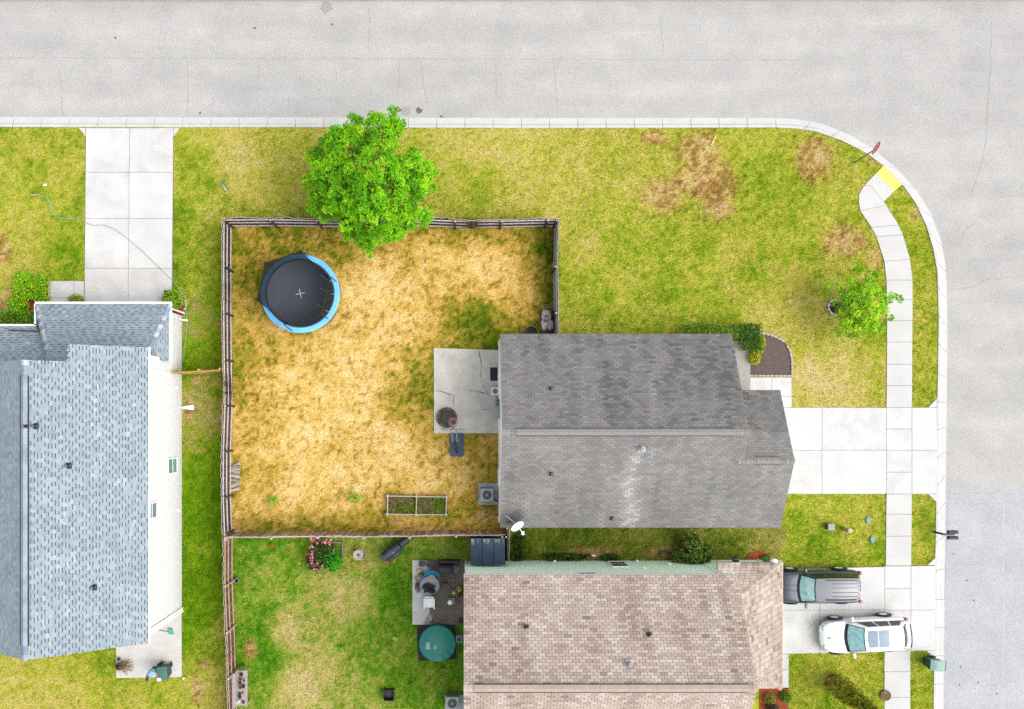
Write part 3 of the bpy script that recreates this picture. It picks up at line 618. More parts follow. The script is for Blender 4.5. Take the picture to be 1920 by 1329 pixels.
# ---------------- left house (two storeys, blue grey shingles)
EX, RX, WX = -15.26, -19.78, -24.3; E2, Z2 = 5.56, 8.325; P2 = (Z2 - E2) / (EX - RX)
S2, N2, N2b = -10.955, 3.30, 2.55; XSTEP = -18.3
hs2 = thing('blue_roofed_house', 'two storey house with blue grey shingle roof and pale siding at left edge', 'house', (-19.8, -4, 0))
m = MB(); sec = [(-15.56, 0), (-15.56, E2 - 0.2 + 0.0), (RX, Z2 - 0.14), (WX + 0.3, E2 - 0.2), (WX + 0.3, 0)]
m.add([(x, S2 + 0.25, z) for x, z in sec] + [(x, 2.4, z) for x, z in sec], [(0, 1, 2, 3, 4), (9, 8, 7, 6, 5)] + [(i, 5 + i, 5 + (i + 1) % 5, (i + 1) % 5) for i in range(5)]); m.build('wall', M_sidl, hs2)
MB().box(-22.0, -15.56, 2.41, 5.5, 0, 2.62).build('garage_wall', M_sidl, hs2)
MB().box(-18.2, -15.565, 2.405, 3.05, 2.65, E2 - 0.2).build('gable_return_wall', M_sidl, hs2)
zx = lambda x: E2 + (EX - x) * P2 if x > RX else E2 + (x - WX) * P2
EP = [(EX, S2, E2), (EX, N2, E2), (XSTEP, N2, zx(XSTEP)), (XSTEP, N2b, zx(XSTEP)), (RX, N2b, Z2), (RX, S2, Z2)]
WP = [(WX, N2b, E2), (WX, S2, E2), (RX, S2, Z2), (RX, N2b, Z2)]
rf2 = MB().slab(EP, 0.1).slab(WP, 0.1).build('roof', M_deck, hs2)
ZH = 3.9; A0 = (EX, 5.8, EV); B0 = (-15.92, 3.35, ZH); C0 = (-20.95, 3.7, ZH); D0 = (-22.17, 5.8, EV)
NPl = [A0, D0, (-21.0, 3.35, ZH), (-20.9, 2.4, 4.365), (-18.2, 2.4, 4.365), (-18.2, 3.35, ZH), B0]
EPl = [(EX, 2.88, EV), A0, B0, (-15.92, 2.88, ZH)]
PPl = [(-21.9, 4.64, EV), (-27, 4.64, EV), (-27, 2.3, ZH + 0.1), (-20.4, 2.3, ZH + 0.1), (-20.4, 3.3, 3.45)]
PPl = [(-20.6, 4.64, EV), (-27, 4.64, EV), (-27, 2.3, 4.0), (-20.6, 2.3, 4.0)]
WPl = [D0, (-22.17, 4.6, EV), (-21.0, 3.35, ZH)]
rl2 = MB().slab(NPl, 0.08).slab(EPl, 0.08).slab(PPl, 0.08).slab(WPl, 0.08).build('lower_roof', M_deck, hs2)
def tone_blue(x, y, z): return 0.42 + (random.random() ** 1.0 - 0.5) * 0.5 + (0.2 if random.random() < 0.08 else 0) + (_n(x, y, 1.2) - 0.5) * 0.3
PB = palette([(150, 168, 181), (157, 174, 186), (163, 179, 190), (168, 184, 194), (172, 188, 197), (176, 191, 200), (181, 195, 203), (187, 200, 206), (195, 206, 211), (204, 213, 216), (216, 222, 223)])
sh = Shingler(rf2, PB, tone_blue, 'arch'); sh.plane(EP); sh.plane(WP); sh.finish()
sh = Shingler(rl2, PB, lambda x, y, z: tone_blue(x, y, z) - 0.08, 'arch'); sh.plane(NPl); sh.plane(EPl); sh.plane(PPl); sh.finish()
CB = [(150, 166, 186), (205, 214, 222), (180, 194, 208), (164, 180, 198), (218, 224, 228)]
cap_row(A0, B0, 0.17, CB, rl2, step=0.24); cap_row(D0, (-21.0, 3.35, ZH), 0.17, CB, rl2, step=0.24); cap_row((RX, N2b, Z2), (RX, S2, Z2), 0.17, CB, rf2, step=0.24)
ridge_vent((RX, 1.85, Z2 + 0.02), (RX, -10.3, Z2 + 0.02), 0.15, mat('ridge_cap_blue', A(170, 184, 195), 0.9, var=0.22, scale=1.6), rf2)
def gutter(a, b, name='gutter'):
    return MB().beam(a, b, 0.10, 0.10).build(name, M_white, hs2)
gutter((D0[0] - 0.05, 5.85, EV - 0.03), (EX + 0.1, 5.85, EV - 0.03)); gutter((EX + 0.05, 5.80, EV - 0.03), (EX + 0.05, 2.88, EV - 0.03)); gutter((D0[0] - 0.05, 5.8, EV - 0.03), (D0[0] - 0.05, 4.69, EV - 0.03)); gutter((-27, 4.69, EV - 0.03), (D0[0], 4.69, EV - 0.03))
MB().beam((EX + 0.02, S2, E2 - 0.09), (EX + 0.02, N2, E2 - 0.09), 0.05, 0.14).build('fascia', M_white, hs2)
MB().beam((-15.52, S2 + 0.24, 0), (-15.52, S2 + 0.24, E2 - 0.2), 0.1, 0.1).build('corner_trim', M_white, hs2)
m = MB(); m.tube([(EX + 0.06, 5.35, EV - 0.05), (-15.48, 5.3, EV - 0.35), (-15.48, 5.25, 0.2), (-15.2, 5.25, 0.08)], 0.045, 6); m.build('downspout', M_white, hs2)
m = MB(); m.tube([(-15.3, 5.6, EV - 0.1), (-15.3, 5.6, 0.3)], 0.04, 6); m.build('downspout', M_white, hs2)
MB().box(-15.54, -15.49, -11.0 + 0.35, -10.5, 0, 5.2).build('corner_board', M_white, hs2)
M_gpane = mat('green_pane', A(150, 205, 180), 0.1, var=0.04, spec=0.6)
window(hs2, (-15.56, -2.62), 'y', 0.86, 0.85, 2.25, 1, M_gpane); window(hs2, (-15.56, -4.68), 'y', 0.82, 3.75, 5.1, 1)
for yy, z in ((1.55, 0.9), (0.32, 2.1), (-2.6, 3.1), (-5.1, 0.6)):
    MB().lathe([(0.09, 0), (0.09, 0.05), (0.05, 0.1)], (0, 0, 0), 10).v
    mm_ = MB(Matrix.Translation((-15.56, yy, z)) @ Matrix.Rotation(R(90), 4, 'Y')); mm_.lathe([(0.08, 0), (0.08, 0.06), (0.04, 0.1)], (0, 0, 0), 10); mm_.build('wall_vent', M_white, hs2)
f2 = lambda x, y: zx(x)
for p in ((128, 872), (176, 1100)): pipe_vent(on_roof(*p, f2), hs2, r=0.075, h=0.2)
q = on_roof(66, 798, f2); pipe_vent(q, hs2, r=0.075, h=0.2); pipe_vent((q[0] - 0.3, q[1], q[2] + 0.18), hs2, r=0.06, h=0.3)
MB().beam(on_roof(17, 620, lambda x, y: EV + (4.64 - y) * 0.55), on_roof(72, 622, lambda x, y: EV + (4.64 - y) * 0.55), 0.07, 0.1).build('flashing_or_shade', M_darkgrey, hs2)  # dark bar painting in the gutter's shadow line on the porch roof
# ---------------- south house (two storeys, brown shingles, green siding)
X0, X1 = -0.02, 13.2; YE, YRs, YW = -7.64, -12.24, -16.84; E3, Z3 = 5.64, 8.28; P3 = (Z3 - E3) / (YE - YRs)
hs3 = thing('brown_roofed_house', 'two storey house with pale brown shingle roof and light green siding', 'house', (8, -12, 0))
m = MB(); sec = [(-7.94, 0), (-7.94, E3 - 0.25), (YRs, Z3 - 0.16), (YW + 0.3, E3 - 0.25), (YW + 0.3, 0)]
m.add([(X0 + 0.1, y, z) for y, z in sec] + [(X1 - 0.3, y, z) for y, z in sec], [(4, 3, 2, 1, 0), (5, 6, 7, 8, 9)] + [(i, (i + 1) % 5, 5 + (i + 1) % 5, 5 + i) for i in range(5)]); m.build('wall', M_sidg, hs3)
MB().box(X1 - 0.31, 16.2, -13.8, -7.9, 0, 2.6).build('garage_wall', M_sidg, hs3)
N3 = [(X1, YE, E3), (X0, YE, E3), (X0, YRs, Z3), (X1, YRs, Z3)]; S3 = [(X0, YW, E3), (X1, YW, E3), (X1, YRs, Z3), (X0, YRs, Z3)]
rf3 = MB().slab(N3, 0.1).slab(S3, 0.1).build('roof', M_deck, hs3)
FX = 16.5; FN, FS = -7.55, -14.1; FT = 3.7
E3l = [(FX, FS, EV), (FX, FN, EV), (14.9, FN - 1.15, 3.5), (13.1, FN - 1.5, FT), (13.1, FS + 1.5, FT), (14.9, FS + 1.15, 3.5)]
E3l = [(FX, FS, EV), (FX, FN, EV), (13.1, FN - 2.2, FT), (13.1, FS + 2.2, FT)]
N3l = [(FX, FN, EV), (13.1, FN, EV), (13.1, FN - 2.2, FT)]; S3l = [(13.1, FS, EV), (FX, FS, EV), (13.1, FS + 2.2, FT)]
rl3 = MB().slab(E3l, 0.08).slab(N3l, 0.08).slab(S3l, 0.08).build('lower_roof', M_deck, hs3)
def tone_brown(x, y, z):
    t = 0.55 + (random.random() - 0.5) * 0.55 + (_n(x, y, 0.7) - 0.5) * 0.5 + (_n(x * 2.2, y * 0.3, 0.8) - 0.5) * 0.55
    if random.random() < 0.06: t -= 0.25
    f = H / (H - z); px = CX + x * S * f
    t -= 0.12 * math.exp(-((px - 1180) / 22) ** 2) - 0.1 * math.exp(-((px - 1250) / 40) ** 2)
    return t
PBr = palette([(158, 142, 132), (174, 155, 144), (186, 165, 152), (195, 173, 159), (203, 181, 166), (209, 188, 172), (214, 194, 178), (219, 200, 185), (224, 206, 192), (229, 213, 200), (235, 221, 209)])
sh = Shingler(rf3, PBr, tone_brown, 'tab', 0.014, 0.009); sh.plane(N3); sh.plane(S3); sh.finish()
sh = Shingler(rl3, PBr, tone_brown, 'tab', 0.014, 0.009); sh.plane(E3l); sh.plane(N3l); sh.plane(S3l); sh.finish()
CBr = [(214, 192, 178), (200, 176, 162), (224, 206, 194)]
cap_row((X0, YRs, Z3), (X1, YRs, Z3), 0.16, CBr, rf3); cap_row((FX, FN, EV), (13.1, FN - 2.2, FT), 0.15, CBr, rl3, step=0.15); cap_row((FX, FS, EV), (13.1, FS + 2.2, FT), 0.15, CBr, rl3, step=0.15)
ridge_vent((0.45, YRs, Z3 + 0.02), (12.82, YRs, Z3 + 0.02), 0.16, mat('ridge_cap_brown', A(214, 192, 178), 0.9, var=0.1, scale=4), rf3)
f3 = lambda x, y: E3 + (YE - y) * P3
for p in ((987, 1175), (1217, 1189)): pipe_vent(on_roof(*p, f3), hs3)
pipe_vent(on_roof(1180, 1242, f3), hs3, M_galv, 0.09, 0.3)
MB().beam((FX + 0.02, FS, EV - 0.07), (FX + 0.02, FN, EV - 0.07), 0.05, 0.12).build('fascia', mat('cream_trim', A(236, 226, 214), 0.7), hs3)
MB().beam((X0, YE + 0.02, E3 - 0.09), (X1, YE + 0.02, E3 - 0.09), 0.04, 0.12).build('fascia', MATS['cream_trim'], hs3)
MB().box(X0 + 0.06, X0 + 0.18, -7.96, -7.9, 0, E3 - 0.25).build('corner_trim', M_white, hs3); MB().box(X1 - 0.42, X1 - 0.27, -7.96, -7.9, 2.7, E3 - 0.25).build('corner_trim', M_white, hs3); MB().box(16.12, 16.24, -7.96, -7.86, 0, 2.6).build('corner_trim', M_white, hs3)
m = MB(); m.tube([(X1 - 0.15, YE + 0.05, E3 - 0.1), (X1 - 0.2, -7.88, E3 - 0.4), (X1 - 0.2, -7.88, 2.95)], 0.05, 6); m.build('downspout', M_white, hs3)
M_dpane = mat('dark_pane', A(64, 78, 74), 0.1, spec=0.6, var=0.1)
window(hs3, (8.27, -7.94), 'x', 0.92, 0.5, 2.05, 1, M_dpane); MB().box(7.87, 8.67, -7.9, -7.883, 1.31, 1.98).build('pane', M_dpane, hs3)
window(hs3, (6.22, -7.94), 'x', 0.86, 3.6, 5.0, 1)
for x, z in ((9.45, 0.35), (9.4, 2.4), (11.0, 1.3), (12.2, 1.0), (4.95, 0.4)):
    m = MB(); m.lathe([(0.08, 0), (0.085, 0.07), (0.03, 0.13)], (x, -7.9, z), 10); m.build('wall_vent', M_white, hs3)
mm_ = MB(); mm_.lathe([(0.05, 0), (0.22, 0.06), (0.24, 0.14), (0.2, 0.3), (0.05, 0.38)], (16.15, -7.62, 2.35), 14); mm_.build('porch_lamp', M_white, hs3, smooth=True)
# ------------------------------------------------------------------ foliage
def leaf_quads(C, D, U, ln, wd):
    """leaf rhombs: C base point, D direction, U up-ish normal"""
    Sd = np.cross(D, U); Sd /= np.linalg.norm(Sd, axis=1, keepdims=True) + 1e-9; Nn = np.cross(Sd, D)
    ln = ln[:, None]; wd = wd[:, None]
    V = np.stack([C, C + D * ln * 0.45 + Sd * wd + Nn * wd * 0.3, C + D * ln, C + D * ln * 0.45 - Sd * wd + Nn * wd * 0.3], 1)
    return V.reshape(-1, 3)
def rnd_dirs(n):
    v = RNG.normal(size=(n, 3)); return v / np.linalg.norm(v, axis=1, keepdims=True)
def foliage(name, parent, clumps, outward, per, ln, wd, cols, spread=0.9, tilt=0.35, cl_r=0.05):
    """clumps (n,3) with outward (n,3): each a rosette of leaves"""
    n = len(clumps); C = np.repeat(clumps, per, 0); O = np.repeat(outward, per, 0)
    D = O * (1 - spread) * 1.4 + rnd_dirs(n * per) * spread; D[:, 2] += tilt * 0.3; D /= np.linalg.norm(D, axis=1, keepdims=True)
    C = C + rnd_dirs(n * per) * cl_r * RNG.random((n * per, 1))
    U = O + rnd_dirs(n * per) * 0.5 + np.array([0, 0, 0.8])
    L_ = RNG.uniform(ln * 0.7, ln * 1.25, n * per); Wd = RNG.uniform(wd * 0.75, wd * 1.2, n * per)
    V = leaf_quads(C, D, U, L_, Wd); cols = np.array([A(*c, k=K / 2.1) for c in cols])
    base = cols[RNG.integers(0, len(cols), n)]; c = np.repeat(base, per, 0) * RNG.uniform(0.8, 1.25, (n * per, 1))
    return np_mesh(name, V, np.arange(n * per * 4).reshape(-1, 4), M_leaf, parent, np.repeat(np.clip(c, 0.004, 0.8), 4, 0))
def lobe_points(lobes, dens, inner=0.25):
    """points on the lobes' surfaces, some inside; lobes: (x,y,z,rx,ry,rz)"""
    P = []; O = []
    for (x, y, z, rx, ry, rz) in lobes:
        n = int(dens * (rx * ry + rx * rz + ry * rz) / 3 * 4 * math.pi) + 4; d = rnd_dirs(n); r = np.where(RNG.random(n) < inner, RNG.uniform(0.35, 0.9, n), RNG.uniform(0.88, 1.06, n))[:, None]
        P.append(np.array([x, y, z]) + d * r * np.array([rx, ry, rz])); O.append(d)
    return np.concatenate(P), np.concatenate(O)
def lobe(px, py, h, r, rz=None): 
    q = W(px, py, h); return (q[0], q[1], h, r, r, rz or r * 0.85)
def limb_tree(parent, base, z0, tips, r0, mat_=M_bark, name='trunk', fork=0.45):
    top = Vector((base[0], base[1], z0)); m = MB()
    ctr = Vector((sum(t[0] for t in tips) / len(tips), sum(t[1] for t in tips) / len(tips), max(t[2] for t in tips) * 0.8))
    lead = [Vector((base[0], base[1], 0)), top.lerp(ctr, 0.0), top.lerp(ctr, 0.5) + Vector((0.06, -0.05, 0)), ctr]
    m.tube(lead, r0, 8, r0 * 0.3); o = m.build(name, mat_, parent, smooth=True)
    for t in tips:
        t = Vector(t); s_ = top.lerp(ctr, random.uniform(0.05, 0.6)); mid = s_.lerp(t, 0.5) + Vector((random.uniform(-.15, .15), random.uniform(-.15, .15), 0.15))
        MB().tube([s_, mid, t], r0 * 0.4, 6, r0 * 0.1).build('limb', mat_, o, smooth=True)
    return o
# big street tree
LB = [(700, 345, 5.6, 1.55), (645, 285, 4.8, 1.15), (700, 262, 5.0, 1.05), (735, 250, 4.6, 0.6), (742, 222, 4.4, 0.36), (738, 236, 4.5, 0.36), (765, 320, 4.9, 1.1), (788, 352, 4.2, 0.75), (625, 335, 4.7, 1.15), (603, 300, 3.9, 0.62), (596, 345, 3.8, 0.62), (598, 384, 3.4, 0.55), (584, 386, 3.2, 0.3), (650, 392, 4.6, 1.15), (712, 415, 4.8, 1.15), (762, 392, 4.4, 1.0), (745, 430, 3.6, 0.6), (688, 445, 3.6, 0.55), (684, 466, 3.2, 0.24), (664, 440, 3.6, 0.4), (785, 405, 3.6, 0.5), (640, 250, 4.2, 0.5), (665, 240, 4.3, 0.5), (795, 330, 3.9, 0.45), (620, 400, 3.6, 0.5), (660, 425, 3.6, 0.45)]
lobes = [lobe(l[0], l[1], l[2], l[3] * .94) for l in LB]
bt = thing('street_tree', 'large bright green leafy tree standing outside the back yard fence', 'tree', (-4.35, 11.2, 0))
def puffs(lobes, cover, r0, r1, n_cl, cols, parent, per, ln, wd):
    C_, O_, T_ = [], [], []
    for (x, y, z, rx, ry, rz) in lobes:
        n = max(2, int(cover * rx * ry * 4 * math.pi / (math.pi * ((r0 + r1) / 2) ** 2)))
        d = rnd_dirs(n); d[:, 2] = np.abs(d[:, 2]) * np.where(RNG.random(n) < .8, 1, -1)
        C_.append(np.array([x, y, z]) + d * np.array([rx, ry, rz]) * RNG.uniform(.72, 1.0, (n, 1))); O_.append(d)
    C_, O_ = np.concatenate(C_), np.concatenate(O_); n = len(C_); rr = np.repeat(RNG.uniform(r0, r1, n), n_cl)[:, None]
    d = rnd_dirs(n * n_cl) + np.repeat(O_, n_cl, 0) * .55 + np.array([0, 0, .35]); d /= np.linalg.norm(d, axis=1, keepdims=True)
    P = np.repeat(C_, n_cl, 0) + d * rr * RNG.uniform(.55, 1.05, (n * n_cl, 1)) * np.array([1, 1, .8])
    cl = np.array([A(*c, k=K / 2.0) for c in cols]); base = np.repeat(cl[RNG.integers(0, len(cl), n)], n_cl, 0) * RNG.uniform(.85, 1.15, (n * n_cl, 1))
    m = n * n_cl; C2 = np.repeat(P, per, 0) + rnd_dirs(m * per) * .03; D = np.repeat(d, per, 0) * .5 + rnd_dirs(m * per) * .8; D /= np.linalg.norm(D, axis=1, keepdims=True); U = np.repeat(d, per, 0) + np.array([0, 0, .7]) + rnd_dirs(m * per) * .5
    V = leaf_quads(C2, D, U, RNG.uniform(ln * .7, ln * 1.25, m * per), RNG.uniform(wd * .75, wd * 1.2, m * per)); c = np.repeat(base, per, 0) * RNG.uniform(.75, 1.3, (m * per, 1))
    return np_mesh('crown', V, np.arange(m * per * 4).reshape(-1, 4), M_leaf, parent, np.repeat(np.clip(c, .004, .8), 4, 0))
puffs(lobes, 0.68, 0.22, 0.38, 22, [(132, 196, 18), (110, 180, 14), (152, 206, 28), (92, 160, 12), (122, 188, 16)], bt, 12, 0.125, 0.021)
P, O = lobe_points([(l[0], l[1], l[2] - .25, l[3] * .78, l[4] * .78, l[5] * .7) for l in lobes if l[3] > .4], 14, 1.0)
foliage('inner_foliage', bt, P, O, 10, 0.15, 0.026, [(96, 164, 14), (80, 144, 12), (112, 178, 18)], 0.8, 0.4, 0.1)  # darker inner leaves: the crown's inner shade put into their colour
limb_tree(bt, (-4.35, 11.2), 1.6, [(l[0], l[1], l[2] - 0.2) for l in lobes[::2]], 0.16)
# young tree beside the sidewalk
yt = thing('young_tree', 'small open crowned green tree in white ring beside the sidewalk', 'tree', W(1567, 577))
LY = [(1610, 565, 2.5, 0.75), (1590, 545, 2.1, 0.5), (1625, 540, 2.3, 0.5), (1640, 565, 2.1, 0.5), (1625, 595, 2.2, 0.55), (1590, 595, 2.0, 0.5), (1560, 540, 1.7, 0.25), (1550, 552, 1.6, 0.16), (1672, 558, 1.9, 0.2), (1683, 561, 1.8, 0.12), (1668, 592, 1.8, 0.14), (1602, 618, 1.9, 0.4), (1640, 615, 1.8, 0.35), (1612, 512, 2.0, 0.2), (1640, 520, 1.9, 0.18), (1575, 620, 1.6, 0.25), (1580, 590, 1.7, 0.3), (1572, 572, 1.5, 0.2), (1655, 580, 1.9, 0.3)]
ly = [lobe(*l) for l in LY]; P = None; puffs(ly, 0.68, 0.13, 0.24, 20, [(160, 208, 36), (140, 192, 28), (176, 216, 48), (120, 174, 22)], yt, 6, 0.085, 0.024)
limb_tree(yt, W(1567, 577)[:2], 0.6, [(l[0], l[1], l[2]) for l in ly[::1]], 0.05)
q = W(1567, 577)
MB().lathe([(0.36, 0.0), (0.36, 0.05), (0.05, 0.06)], (q[0], q[1], 0), 18).build('mulch_disc', mat('black_mulch', A(50, 44, 40), 1, var=.4, scale=20), yt)
for i in range(11):
    a = 6.283 * i / 11; T_ = Matrix.Translation((q[0] + 0.42 * math.cos(a), q[1] + 0.42 * math.sin(a), 0)) @ Matrix.Rotation(a, 4, 'Z')
    MB(T_).box(-0.05, 0.05, -0.1, 0.1, 0, 0.1, 0.012).build('ring_block', mat('white_block', A(232, 226, 220), 0.9, var=0.08), yt)
# leaning narrow conifer
b0 = W(1563, 1278); ct = thing('columnar_conifer', 'tall narrow olive green conifer growing from red mulch ring on front lawn', 'tree', b0)
n = 1500; t = RNG.random(n) ** 0.8; z = 0.15 + t * 4.5; rr = (0.62 * (1 - t) ** 0.6 + 0.05) * np.sqrt(RNG.random(n)) ** 0.6 * (0.85 + 0.3 * RNG.random(n)); a = RNG.uniform(0, 6.283, n)
P = np.c_[b0[0] + 0.1 + rr * np.cos(a), b0[1] - 0.1 + rr * np.sin(a), z]; O = np.c_[np.cos(a) * 0.6, np.sin(a) * 0.6, np.full(n, 0.8)]
foliage('crown', ct, P, O, 11, 0.15, 0.018, [(156, 160, 44), (132, 142, 36), (180, 178, 60), (104, 118, 32), (196, 186, 76)], 0.55, 0.5, 0.06)
MB().tube([b0, (b0[0] + .05, b0[1] - .05, 2), (b0[0] + .1, b0[1] - .1, 4.2)], 0.07, 7, 0.02).build('trunk', M_bark, ct)
MB().lathe([(0.4, 0), (0.4, 0.04), (0.1, 0.06)], b0, 20).build('mulch_disc', M_redmulch, ct)
m = MB(); m.tube([(b0[0] + 0.42 * math.cos(6.283 * i / 24), b0[1] + 0.42 * math.sin(6.283 * i / 24), 0.05) for i in range(25)], 0.035, 6); m.build('edging_ring', M_darkgrey, ct)
# shrubs
def shrub(name, label, px, py, rx, ry, h, cols, group=None, dens=70, ln=0.06, wd=0.018, per=7, boxy=False, z0=0.0, lobes=None, cat='shrub', inner=0.15):
    q = W(px, py, h * 0.5); q = (q[0], q[1], 0); o = thing(name, label, cat, q, group)
    if lobes is None: lobes = [(q[0], q[1], z0 + h * 0.5, rx / S, ry / S, h * 0.52)]
    dens = dens * 3.2
    P, O = lobe_points(lobes, dens, inner)
    if boxy:
        n = int(dens * 4 * (rx * ry) / S ** 2 * 2.2); P = np.c_[q[0] + RNG.uniform(-1, 1, n) * rx / S, q[1] + RNG.uniform(-1, 1, n) * ry / S, RNG.uniform(0.15, 1, n) ** 0.5 * h]; O = np.tile([0, 0, 1.0], (n, 1))
    k = P[:, 2] > 0.02; P, O = P[k], O[k]
    foliage('foliage', o, P, O, per, ln, wd, cols, 0.75, 0.4, 0.04)
    for i in range(4):
        a = i * 1.57 + 0.4; MB().tube([(q[0], q[1], 0), (q[0] + 0.3 * rx / S * math.cos(a), q[1] + 0.3 * ry / S * math.sin(a), h * 0.75)], 0.02, 5, 0.008).build('stem', M_bark, o)
    return o
CG1 = [(132, 184, 14), (112, 166, 12), (150, 200, 24), (92, 144, 10), (164, 206, 40)]
CG2 = [(84, 136, 18), (66, 116, 14), (104, 156, 24), (52, 94, 12)]
def bed_obj(name, label, px, material, cat='mulch bed', z=0.03):
    P = [W(*p)[:2] for p in px]; o = thing(name, label, cat, P[0] + (0,)); MB().prism(P, -0.03, z).build('mulch', material, o); return o
bl = bed_obj('mulch_bed', 'red mulch bed under the clipped shrubs beside left house path', BEDS[0], M_redmulch)
for i in range(7): 
    q = W(92.5, 528 + i * 6.5); MB().box(q[0] - 0.05, q[0] + 0.05, q[1] - 0.085, q[1] + 0.085, 0, 0.09, 0.015).build('edging_stone', M_stone, bl)
br = bed_obj('mulch_bed', 'small red mulch bed by garage corner of blue grey roofed house', BEDS[1], M_redmulch)
for i, (x, y) in enumerate([(342, 552), (346, 558), (348, 565), (349, 572), (347, 580), (344, 587)]):
    q = W(x, y); MB().box(q[0] - 0.06, q[0] + 0.06, q[1] - 0.09, q[1] + 0.09, 0, 0.09, 0.015).build('edging_stone', M_stone, br)
shrub('clipped_shrub', 'largest rounded shrub in the red mulch bed left of path', 46, 541, 21, 20, 0.95, CG1, 'shrubs by the blue grey roofed house', lobes=[(*W(47, 544, .5)[:2], .48, .6, .55, .5), (*W(43, 525, .4)[:2], .42, .45, .4, .45)])
shrub('clipped_shrub', 'rounded shrub at lawn edge in mulch bed, next to the path corner', 77, 527, 14, 11, 0.7, CG1, 'shrubs by the blue grey roofed house')
shrub('clipped_shrub', 'smallest round shrub in the mulch bed beside left path', 77, 545, 10, 8, 0.5, CG1, 'shrubs by the blue grey roofed house')
shrub('clipped_shrub', 'yellow green shrub in mulch bed touching the garage gutter corner', 79, 563, 14, 9, 0.6, CG1, 'shrubs by the blue grey roofed house')
shrub('clipped_shrub', 'squarish shrub between the large round shrub and long hedge', 34, 573, 17, 14, 0.85, CG1, 'shrubs by the blue grey roofed house')
shrub('clipped_hedge', 'dark green boxy hedge along the porch of blue grey roofed house', 37, 599, 33, 14, 0.9, CG2 + CG1[:2], 'shrubs by the blue grey roofed house', boxy=True)
shrub('clipped_shrub', 'small shrub in front of left garage, on the path', 143, 563, 13, 9, 0.6, [(150, 178, 44), (128, 160, 36), (96, 126, 28)], 'shrubs by the blue grey roofed house')
shrub('clipped_shrub', 'round shrub at the right corner of left driveway and garage', 325, 562, 19, 17, 0.9, [(138, 176, 34), (112, 150, 26), (86, 124, 18), (156, 186, 50)], 'shrubs by the blue grey roofed house')
shrub('hedge', 'dark green hedge along the north wall of corner house', 1345, 622, 62, 13, 1.0, [(110, 144, 36), (88, 124, 28), (128, 156, 46), (64, 98, 22)], boxy=True)
shrub('hedge', 'dark clipped hedge wrapping around the porch corner of corner house', 1404, 634, 20, 24, 1.1, [(60, 100, 24), (46, 82, 18), (78, 118, 30)], boxy=True)
shrub('golden_shrub', 'yellow green loose shrub edging the dark mulch bed by porch', 1419, 655, 12, 26, 0.8, [(176, 176, 30), (150, 158, 28), (196, 190, 40), (110, 130, 26)], lobes=[(*W(1424, 645, .4)[:2], .35, .3, .55, .4), (*W(1415, 668, .35)[:2], .3, .3, .4, .35)])
bm = bed_obj('mulch_bed', 'dark brown mulch bed with curved pale stone edging beside porch', BEDS[2], M_darkmulch)
ed = resample([(1424, 625), (1436, 627), (1450, 631), (1466, 639), (1475, 648), (1481, 660), (1484, 674), (1484.5, 690), (1484, 703)], 7.5)
for i, p in enumerate(ed):
    if 6 < i < 8: continue
    d = ed[min(i + 1, len(ed) - 1)] - ed[max(i - 1, 0)]; q = W(*p); T_ = Matrix.Translation((q[0], q[1], 0)) @ Matrix.Rotation(math.atan2(-d[1], d[0]), 4, 'Z') 
    MB(T_).box(-0.1, 0.1, -0.055, 0.055, 0, 0.09 + random.random() * .02, 0.015).build('edging_stone', M_stone, bm)
for i in range(10):
    q = W(1408 + i * 7.8, 703.5); MB().box(q[0] - 0.1, q[0] + 0.1, q[1] - 0.05, q[1] + 0.05, 0, 0.08 + random.random() * .03, 0.015).build('edging_stone', M_stone, bm)
shrub('leafy_shrub', 'large leafy shrub against the green siding between the two houses', 1298, 1031, 33, 26, 1.5, [(92, 124, 40), (70, 100, 30), (120, 146, 54), (52, 78, 24), (150, 160, 70)], dens=42, ln=0.11, wd=0.03, lobes=[(*W(1300, 1042, .8)[:2], .75, .75, .45, .6), (*W(1300, 1015, 1.0)[:2], .9, .45, .45, .5), (*W(1275, 1045, .6)[:2], .55, .4, .3, .4), (*W(1322, 1035, .8)[:2], .8, .4, .45, .5)])
bo = bed_obj('mulch_bed', 'half round red mulch bed at corner of the green sided house', BEDS[3], M_redmulch)
shrub('low_plant', 'low dark green plant in half round red mulch bed', 1437, 1047, 9, 7, 0.4, CG2)
bo2 = bed_obj('mulch_bed', 'red mulch bed beside brown shingled roof at bottom edge', BEDS[4], M_redmulch)
shrub('low_shrub', 'left low shrub in the red mulch bed at bottom edge', 1444, 1309, 9, 9, 0.5, [(120, 140, 40), (90, 110, 30), (150, 150, 60)])
shrub('low_shrub', 'low shrub at lawn side of red mulch bed at bottom edge', 1473, 1306, 9, 9, 0.5, CG2)
shrub('low_shrub', 'purple leaved low shrub at the very bottom of red mulch bed', 1448, 1327, 12, 7, 0.5, [(92, 58, 70), (70, 48, 56), (60, 90, 40)])
rb = shrub('rose_bush', 'rose bush covered in pink flowers beside the wooden fence', 598, 1042, 24, 28, 1.1, [(62, 84, 32), (48, 66, 26), (84, 108, 40)], dens=34, ln=0.08, wd=0.025, lobes=[(*W(590, 1052, .6)[:2], .55, .38, .45, .5), (*W(605, 1027, .7)[:2], .65, .6, .3, .5), (*W(600, 1050, .6)[:2], .5, .35, .3, .4)])
fl = [(592 + random.gauss(0, 6), 1018 + random.gauss(0, 7)) for _ in range(16)] + [(583 + random.gauss(0, 4), 1045 + random.gauss(0, 8)) for _ in range(16)] + [(592 + random.gauss(0, 8), 1060 + random.gauss(0, 4)) for _ in range(16)] + [(615 + random.gauss(0, 6), 1018 + random.gauss(0, 4)) for _ in range(18)]
